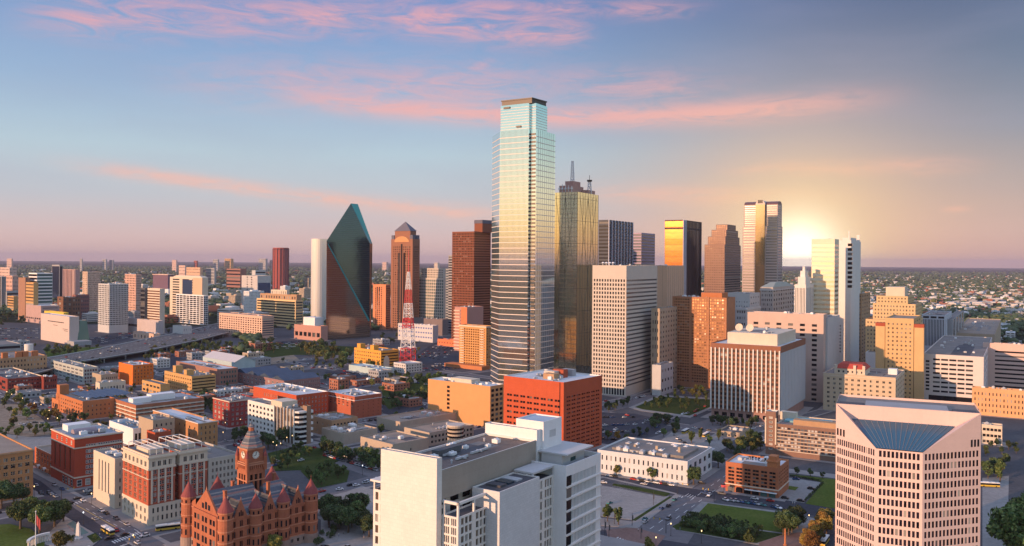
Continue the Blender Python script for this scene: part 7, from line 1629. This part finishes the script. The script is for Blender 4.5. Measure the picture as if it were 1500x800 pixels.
for px, py, dg, s_, t_, wh in ((1161, 739, 40, 'white', 'tan', 'standing on the kerb by the parking pad entrance'), (1164, 739.6, 200, 'white', 'grey', 'facing the first walker at the parking pad entrance'), (1100, 732, 120, 'black', 'blue', 'walking below the loft warehouse shop arches'), (1113, 734, 300, 'red', 'black', 'passing the loft warehouse shop canopy'), (496, 786, 40, 'white', 'blue', 'crossing the paved plaza right of the courthouse'), (503, 783, 90, 'grey', 'black', 'on the paved plaza nearer the grove'), (533, 789, 200, 'blue', 'tan', 'by the county building wall on the plaza'), (520, 730, 60, 'red', 'blue', 'on the plaza edge beside the side street'), (112, 771, 134, 'black', 'grey', 'strolling beside the reflecting pool'), (146, 786, 134, 'white', 'blue', 'waiting at the plaza corner by the bus'), (188, 800, 44, 'tan', 'black', 'stepping onto the crosswalk by the courthouse'), (996, 777, 121, 'blue', 'grey', 'walking by the lamp at the bush bed'), (935, 779, 31, 'white', 'black', 'waiting at the brick crossing')):
    person(px, py, dg, s_, t_, 'person in %s top and %s trousers %s' % (s_, t_, wh))
# ================================================================== street furniture
lampglow = plain('lit lamp glass', (.9, .8, .6), .4, 0, (1.0, .62, .25), 2.6); polem = plain('black pole paint', (.03, .03, .033), .5)
lampw = plain('cool lit lamp glass', (.9, .9, .9), .4, 0, (.9, .95, 1.0), 2.2)
def lamp(px, py, label, h=6.0, warm=True, group=None):
    p = G(px, py); o = empty('street_lamp', (p.x, p.y, 0), label, 'street lamp', group)
    mb = MB(); mb.cyl((0, 0), .22, 0, .5, 8); mb.cyl((0, 0), .1, .5, h, 8, .07); link('pole', mb.mesh('pole', polem), o)
    mb = MB(); mb.cyl((0, 0), .18, h, h+.15, 8); mb.cyl((0, 0), .2, h+.15, h+.5, 8, .3); mb.cyl((0, 0), .3, h+.5, h+.75, 8, .1); link('lamp_head', mb.mesh('lamp_head', lampglow if warm else lampw), o)
for px, py, lb in ((982.7, 785, 'lit lamp on the kerb below the traffic signal'), (1027.6, 796, 'lit lamp in front of the thick bush bed'), (960.8, 806, 'lit lamp at the bottom edge beside the yellowish tree'), (122, 768, 'pale lit lamp at the edge of the reflecting pool plaza'), (134, 739, 'lit lamp at the foot of the stone slab'), (50, 728, 'lit lamp at the arched warehouse corner'), (195, 803, 'lit lamp at the crosswalk by the bus'), (326.7, 645, 'bright lit lamp in the car park right of the white roofed warehouse'), (1185, 772, 'lit lamp among the golden trees'), (531, 696, 'lit lamp on the tree row street')): lamp(px, py, lb, warm=(px not in (122, 531)))
for k, (px, py) in enumerate(((405, 667), (411, 664), (400, 662), (420, 655), (428, 652), (433, 650))): lamp(px, py, 'warm lit lamp in the cluster below the white finned office', 7, True, 'lamps below the white office')
for px, py in ((10, 586), (17, 590), (33, 596), (50, 604), (60, 606), (72, 615), (84, 627), (70, 628)): lamp(px, py, 'warm lit lamp among the yellowing street trees', 8, True, 'lamps among the yellowing trees')
for px, py in ((337, 625), (352, 627), (330, 632)): lamp(px, py, 'warm lit lamp beside the maroon brick block', 7, True, 'lamps by the maroon block')
def signal(px, py, label, deg, h=7.5, arm=7):
    p = G(px, py); o = empty('traffic_signal', (p.x, p.y, 0), label, 'traffic signal', None, R_(90-deg))
    mb = MB(); mb.cyl((0, 0), .2, 0, h, 8, .12); link('pole', mb.mesh('pole', polem), o)
    mb = MB(); mb.bar((0, 0, h-.4), (arm, 0, h), .08); link('mast_arm', mb.mesh('mast_arm', polem), o)
    for x in (arm*.5, arm-.2):
        mb = MB(); mb.box(Vector((x, 0)), Vector((1, 0)), Vector((0, 1)), .22, .2, h-1.1, h-.05); s = link('signal_head', mb.mesh('signal_head', plain('signal yellow', (.5, .33, .03), .5)), o)
        mb = MB(); mb.cyl((x, 0), .17, h-.5, h-.3, 8); 
for px, py, lb, d in ((975.5, 781, 'tall traffic signal pole between street and bush bed', -59), (992, 724, 'traffic signal at the corner of the concrete lot', 121), (1046, 735, 'traffic signal at the lawn corner', -59), (205, 804, 'traffic signal at the courthouse corner', 200), (90, 735, 'traffic signal behind the plaza oaks', 44)): signal(px, py, lb, d)
for k, (px, py, h) in enumerate(((886, 785, 9), (892, 787, 8), (939, 789, 7), (926, 770, 7), (957, 740, 8), (900, 768, 8))):
    p = G(px, py); o = empty('banner_pole', (p.x, p.y, 0), ['dark banner pole nearest the county building wing', 'shorter banner pole beside the county building wing', 'dark clock like pole by the brick crossing', 'thin pole at the lot corner by the crossing', 'lone light pole inside the concrete lot', 'thin pole before the narrow dark tree'][k], 'pole')
    mb = MB(); mb.cyl((0, 0), .16, 0, h, 8, .1); link('pole', mb.mesh('pole', polem), o); mb = MB(); mb.box(Vector((.35, 0)), Vector((1, 0)), Vector((0, 1)), .3, .05, h*.45, h*.8); link('banner', mb.mesh('banner', dkgrey), o)
p = G(52, 812); o = empty('flagpole', (*p, 0), 'tall white flagpole with a hanging red flag on the plaza lawn', 'flagpole'); zt_ = zat(52, 750, p.y)
mb = MB(); mb.cyl((0, 0), .3, 0, zt_, 8, .12); mb.cyl((0, 0), .3, zt_, zt_+.5, 8); link('pole', mb.mesh('pole', whitep), o); mb = MB()
for k in range(6): mb.quad((.1+.35*k, .12*math.sin(k*1.7), zt_-1-.5*k), (.1+.35*(k+1), .12*math.sin(k*1.7+1.7), zt_-1-.5*(k+1)), (.1+.35*(k+1), .12*math.sin(k*1.7+1.7), zt_-5.5-.6*(k+1)), (.1+.35*k, .12*math.sin(k*1.7), zt_-5.5-.6*k))
link('flag', mb.mesh('flag', plain('flag red', (.42, .06, .06), .8)), o)
p = G(114.5, 789); o = empty('obelisk', (*p, 0), 'slender white stone obelisk beside the reflecting pool', 'monument'); mb = MB(); zt_ = zat(114.5, 764, p.y)
mb.prism([Vector((-1, -1)), Vector((1, -1)), Vector((1, 1)), Vector((-1, 1))], 0, zt_-1.4, True, False, .62); mb.prism([Vector((-.62, -.62)), Vector((.62, -.62)), Vector((.62, .62)), Vector((-.62, .62))], zt_-1.4, zt_, True, False, .03); link('shaft', mb.mesh('shaft', white), o); mb = MB(); mb.box(Vector((0, 0)), Vector((1, 0)), Vector((0, 1)), 1.6, 1.6, 0, .6); link('plinth', mb.mesh('plinth', white), o)
p = G(80, 792); o = empty('colonnade', (*p, 0), 'curved white colonnade wall at the plaza edge among the oaks', 'colonnade'); mb = MB(); cl2 = MB()
for k in range(14):
    a, b = 2.2+k*.1, 2.2+(k+1)*.1; q = lambda t_, r_: (r_*math.cos(t_)+4, r_*math.sin(t_)-9)
    mb.prism([q(a, 10), q(b, 10), q(b, 11.4), q(a, 11.4)], 3.4, 4.4, True, True); cl2.box(Vector(q(a, 10.7)), Vector((1, 0)), Vector((0, 1)), .3, .3, 0, 3.4)
link('roof_slab', mb.mesh('roof_slab', white), o); link('columns', cl2.mesh('columns', white), o)
p = G(1150, 799); o = empty('marker_column', (*p, 0), 'thin orange lit column on the brick plaza', 'column'); mb = MB(); mb.cyl((0, 0), .5, 0, 8.5, 8, .35); mb.cyl((0, 0), 1.0, 0, .6, 8); link('shaft', mb.mesh('shaft', orange), o)
p = G(1060, 724); o = empty('sign', (*p, 0), 'small red shop sign at the corner of the loft warehouse', 'sign'); mb = MB(); mb.cyl((0, 0), .12, 0, 5, 6); link('post', mb.mesh('post', polem), o); mb = MB(); mb.box(Vector((0, 0)), v31, u31, 1.6, .12, 4.2, 5.6); link('sign_board', mb.mesh('sign_board', plain('sign red', (.5, .04, .06), .5)), o)
# ================================================================== far city and woods
FR = random.Random(3); fars = []
cols = {'pale': (.58, .55, .52), 'grey': (.34, .34, .35), 'tan': (.42, .34, .26), 'brick red': (.34, .14, .09), 'white': (.72, .72, .72)}
fm = {k: wallmat('far %s wall' % k, c, var=.1) for k, c in cols.items()}; fr_ = {k: r for k, r in zip(cols, (roofwh, roofgr, rooftn, roofgr, roofwh))}
tries = 0; near_b = []; restmb = {k: MB() for k in cols}
nre = 0
while tries < 30000 and (len(near_b) < 290 or nre < 4600):
    tries += 1
    right = FR.random() < .55
    if right: Y = 1150*math.exp(FR.random()*2.3); sx_ = FR.uniform(.33, .66)
    else: Y = 1350*math.exp(FR.random()*2.1); sx_ = FR.uniform(-.68, .36)
    p = Vector((sx_*Y, Y))
    if occupied(p, 12) or p.length < 1200: continue
    px = 750+sx_*FPX; py = HOR+H*FPX/Y
    if px < 345 and 470 < py < 565: continue
    if 380 < px < 720 and py > 488: continue
    k = FR.choice(['pale', 'grey', 'tan', 'pale', 'brick red', 'white']); big = Y > 2600
    a, b, h = FR.uniform(6, 22)*(1.2 if big else 1), FR.uniform(5, 14)*(1.1 if big else 1), FR.choice([4, 5, 6, 7, 9, 12, 16 if not right else 10, 26 if (FR.random() < .12 and not right) else 8])
    uu, vv = axes(FR.choice([31, 31, 44, 58]) if not right else FR.choice([20, 31, 50]))
    if any((p-q).length < a+b for q in near_b[-60:]): continue
    if len(near_b) < 290 and Y < 2900:
        near_b.append(p); mb = MB(); c0 = Vector((0, 0)); mb.prism([-uu*a-vv*b, uu*a-vv*b, uu*a+vv*b, -uu*a+vv*b], 0, h, True)
        mb.cur = 1; mb.box(-uu*0, uu, vv, a*.96, b*.96, h, h+.1); mb.cur = 2
        for j in range(FR.randint(1, 3)): mb.box(uu*a*FR.uniform(-.6, .6)+vv*b*FR.uniform(-.6, .6), uu, vv, FR.uniform(1, 3), FR.uniform(1, 3), h+.1, h+FR.uniform(1.5, 3.5))
        nfl_ = max(1, int(h/3.6)); mb.cur = 3
        for fl_ in range(nfl_):
            zz = h*(fl_+.35)/nfl_; hh = min(1.6, h/nfl_*.45)
            for s_, L_, e_ in ((-vv*(b+.05), a, uu), (-uu*(a+.05), b, vv)):
                n_ = max(2, int(L_/3))
                for w_ in range(n_): c_ = s_+e_*(L_*(-.9+1.8*(w_+.5)/n_)); q_ = e_*(L_*.55/n_); mb.quad((*(c_-q_), zz), (*(c_+q_), zz), (*(c_+q_), zz+hh), (*(c_-q_), zz+hh))
        o = link('low_building', mb.mesh('low_building', [fm[k], fr_[k], metalu, gldk]), None, (p.x, p.y, 0)); tag(o, '%s flat roofed low building in the outer city %s' % (k, 'right of the towers' if right else 'behind the left and centre towers'), 'building', 'low buildings of the outer city %s' % ('right of the towers' if right else 'behind the left and centre towers')); FOOT.append((p-uu*a-vv*b, uu, vv, 2*a, 2*b, 3))
    elif Y > 2300:
        nre += 1; restmb[k].prism([p-uu*a-vv*b, p+uu*a-vv*b, p+uu*a+vv*b, p-uu*a+vv*b], 0, h)
for k, mb in restmb.items():
    if mb.v: o = part(mb, 'distant_rooftops', fm[k], None); tag(o, 'far off %s roofs scattered towards the horizon' % k, 'buildings', None, 'stuff')
r5 = random.Random(77); nm_ = 0; tr_ = 0
while nm_ < 70 and tr_ < 6000:
    tr_ += 1; Y = r5.uniform(1700, 4200); s_ = r5.uniform(-.62, .02); p = Vector((s_*Y, Y)); px = 750+s_*FPX
    if occupied(p, 26) or not (0 < px < 770): continue
    nm_ += 1; uu, vv = axes(r5.choice([31, 40, 44])); a, b, h = r5.uniform(22, 48), r5.uniform(18, 40), r5.choice([14, 18, 24, 30, 42, 58])
    mname = r5.choice(['pale', 'tan', 'brick red', 'grey', 'white', 'tan']); wtype = r5.random()
    sp_ = S(1, max(3, int(h/4)), 1, .45, .5, 0, 1.2, .4, glass=r5.choice([gldk, glbl, gltan]), name='window_band') if wtype < .6 else S(max(4, int(a/4)), max(3, int(h/4)), .5, .5, .8, 0, 1.5, .4)
    root = empty('office_building', (p.x, p.y, 0), '%s mid rise block among the outer towers left of the tallest skyscraper' % mname, 'building', 'mid rise blocks of the outer city')
    block(root, p, uu, vv, a, b, 0, h, fm[mname], sp_, sp_, roof=fr_[mname]); mb = MB(); mb.box(p+uu*a*.5+vv*b*.5, uu, vv, a*.2, b*.2, h-1, h+3); part(mb, 'penthouse', fm[mname], root); foot(p, uu, vv, a, b, 6)
nm_ = 0; tr_ = 0
while nm_ < 46 and tr_ < 8000:
    tr_ += 1; px, py = r5.uniform(0, 600), r5.uniform(505, 600); p = G(px, py); uu, vv = axes(44); a, b, h = r5.uniform(14, 34), r5.uniform(12, 26), r5.choice([5, 6, 8, 10, 12])
    if any(occupied(p+uu*a*i+vv*b*j, 3) for i in (0, .5, 1) for j in (0, .5, 1)) or (py < 565-px*.2+10 and py > 520-px*.14-4) or (380 < px < 530 and py < 545) or py < 500: continue
    nm_ += 1; mname = r5.choice(['brick red', 'tan', 'brick red', 'grey', 'pale'])
    root = empty('brick_store', (p.x, p.y, 0), '%s low store filling the brick district between the larger blocks' % mname, 'building', 'low stores of the western brick district')
    block(root, p, uu, vv, a, b, 0, h, fm[mname], S(max(3, int(b/4)), max(1, int(h/4)), .5, .5, .8, .5, 1.2, .3), S(max(3, int(a/4)), max(1, int(h/4)), .5, .5, .8, .5, 1.2, .3), roof=fr_[mname]); clutter(root, p, uu, vv, a, b, h-1, 2, nm_); foot(p, uu, vv, a, b, 4)
# woods as one mass of small clumps
NT = 24000
r = np.random.default_rng(4)
Yw = 1250*np.exp(r.random(NT)*2.5); sw_ = r.uniform(-.70, .70, NT); X = sw_*Yw
cl_ = np.sin(X*.004+1.3)*np.cos(Yw*.0031)+np.sin(X*.011)*np.sin(Yw*.009)*.7+r.normal(size=NT)*.5
keep = cl_ > -.45
pts = []
for i in np.nonzero(keep)[0]:
    p = Vector((X[i], Yw[i])); px, py = 750+sw_[i]*FPX, HOR+H*FPX/Yw[i]
    if Yw[i] < 3200 and occupied(p, 4): continue
    if px < 345 and 470 < py < 565: continue
    if 380 < px < 720 and py > 486: continue
    if px > 700 and px < 1262 and py > 470: continue
    pts.append((X[i], Yw[i]))
pts = np.array(pts)
bm = bmesh.new(); bmesh.ops.create_icosphere(bm, subdivisions=1, radius=1); iv = np.array([v_.co[:] for v_ in bm.verts]); bm.verts.index_update(); ifc = np.array([[v_.index for v_ in f.verts] for f in bm.faces]); bm.free()
tot_v, tot_f = [], []
n = len(pts); sub = 3
for s in range(sub):
    sc_ = (4.6+r.random((n, 1, 1))*3.6)*(1+np.clip((pts[:, 1]-2500)/6000, 0, 1.4))[:, None, None]*(1 if s == 0 else .7)
    jit = 1+r.normal(size=(n, len(iv), 1))*.22
    off = np.concatenate([pts+(r.normal(size=(n, 2))*4*s), (sc_[:, 0]*(.75+.25*s))], 1)[:, None, :]
    V = iv[None]*jit*sc_*np.array([1.1, 1.1, .85])+off
    tot_v.append(V.reshape(-1, 3)); tot_f.append((ifc[None]+(np.arange(n)*len(iv))[:, None, None]+s*n*len(iv)).reshape(-1, 3))
V = np.concatenate(tot_v); F = np.concatenate(tot_f)
me = bpy.data.meshes.new('woodland'); me.vertices.add(len(V)); me.vertices.foreach_set('co', V.ravel()); me.loops.add(F.size); me.loops.foreach_set('vertex_index', F.ravel()); me.polygons.add(len(F)); me.polygons.foreach_set('loop_start', np.arange(0, F.size, 3)); me.update(calc_edges=True)
me.materials.append(leafmat('far leaves', (.026, .042, .02), (.042, .06, .026), (.075, .08, .035))); tag(link('woodland', me), 'dark tree cover between the roofs out to the horizon', 'woods', None, 'stuff')
# ================================================================== haze
hz_ = MB(); hz_.prism([Vector((-48000, -48000)), Vector((48000, -48000)), Vector((48000, 48000)), Vector((-48000, 48000))], -1.5, 372, True, True)
hm = bpy.data.materials.new('haze air'); hm.use_nodes = True; hm.node_tree.nodes.clear()
pv = hm.node_tree.nodes.new('ShaderNodeVolumePrincipled'); ho_ = hm.node_tree.nodes.new('ShaderNodeOutputMaterial'); hm.node_tree.links.new(pv.outputs[0], ho_.inputs['Volume'])
pv.inputs['Density'].default_value = 2.7e-5; pv.inputs['Color'].default_value = (.58, .55, .72, 1); pv.inputs['Anisotropy'].default_value = .0
tag(part(hz_, 'haze', hm, None), kind='stuff')

# ------------------------------------------------------------------ beyond about 300 of a kind: the smallest become one mass
def merge_overflow(cat, limit, name, label, catname):
    objs = [o for o in COL.objects if o.get('category') == cat and o.parent is None and not o.get('kind')]
    bpy.context.view_layer.update()
    objs.sort(key=lambda o: o.location.y/(o.scale.z if cat == 'tree' else 1)+(0 if cat == 'tree' else 0))
    over = objs[limit:]
    if not over: return
    Vs, Fs, Ms, mats, n = [], [], [], [], 0
    for o in over:
        for q in ([o] if o.type == 'MESH' else list(o.children)):
            me = q.data; mw = np.array(q.matrix_world); v_ = np.empty(len(me.vertices)*3, dtype=np.float32); me.vertices.foreach_get('co', v_); v_ = v_.reshape(-1, 3)@mw[:3, :3].T+mw[:3, 3]
            mi = []
            for m in me.materials:
                if m not in mats: mats.append(m)
                mi.append(mats.index(m))
            for pl in me.polygons: Fs.append([k+n for k in pl.vertices]); Ms.append(mi[pl.material_index] if mi else 0)
            Vs.append(v_); n += len(v_)
        for q in list(o.children): bpy.data.objects.remove(q)
        bpy.data.objects.remove(o)
    me = bpy.data.meshes.new(name); me.from_pydata(np.concatenate(Vs).tolist(), [], Fs)
    for m in mats: me.materials.append(m)
    me.polygons.foreach_set('material_index', Ms); me.update(); tag(link(name, me), label, catname, None, 'stuff')
merge_overflow('tree', 292, 'distant_trees', 'smaller tree crowns massed between the buildings farther back', 'trees')
merge_overflow('car', 292, 'distant_cars', 'tiny parked and moving cars too far off to tell apart', 'cars')
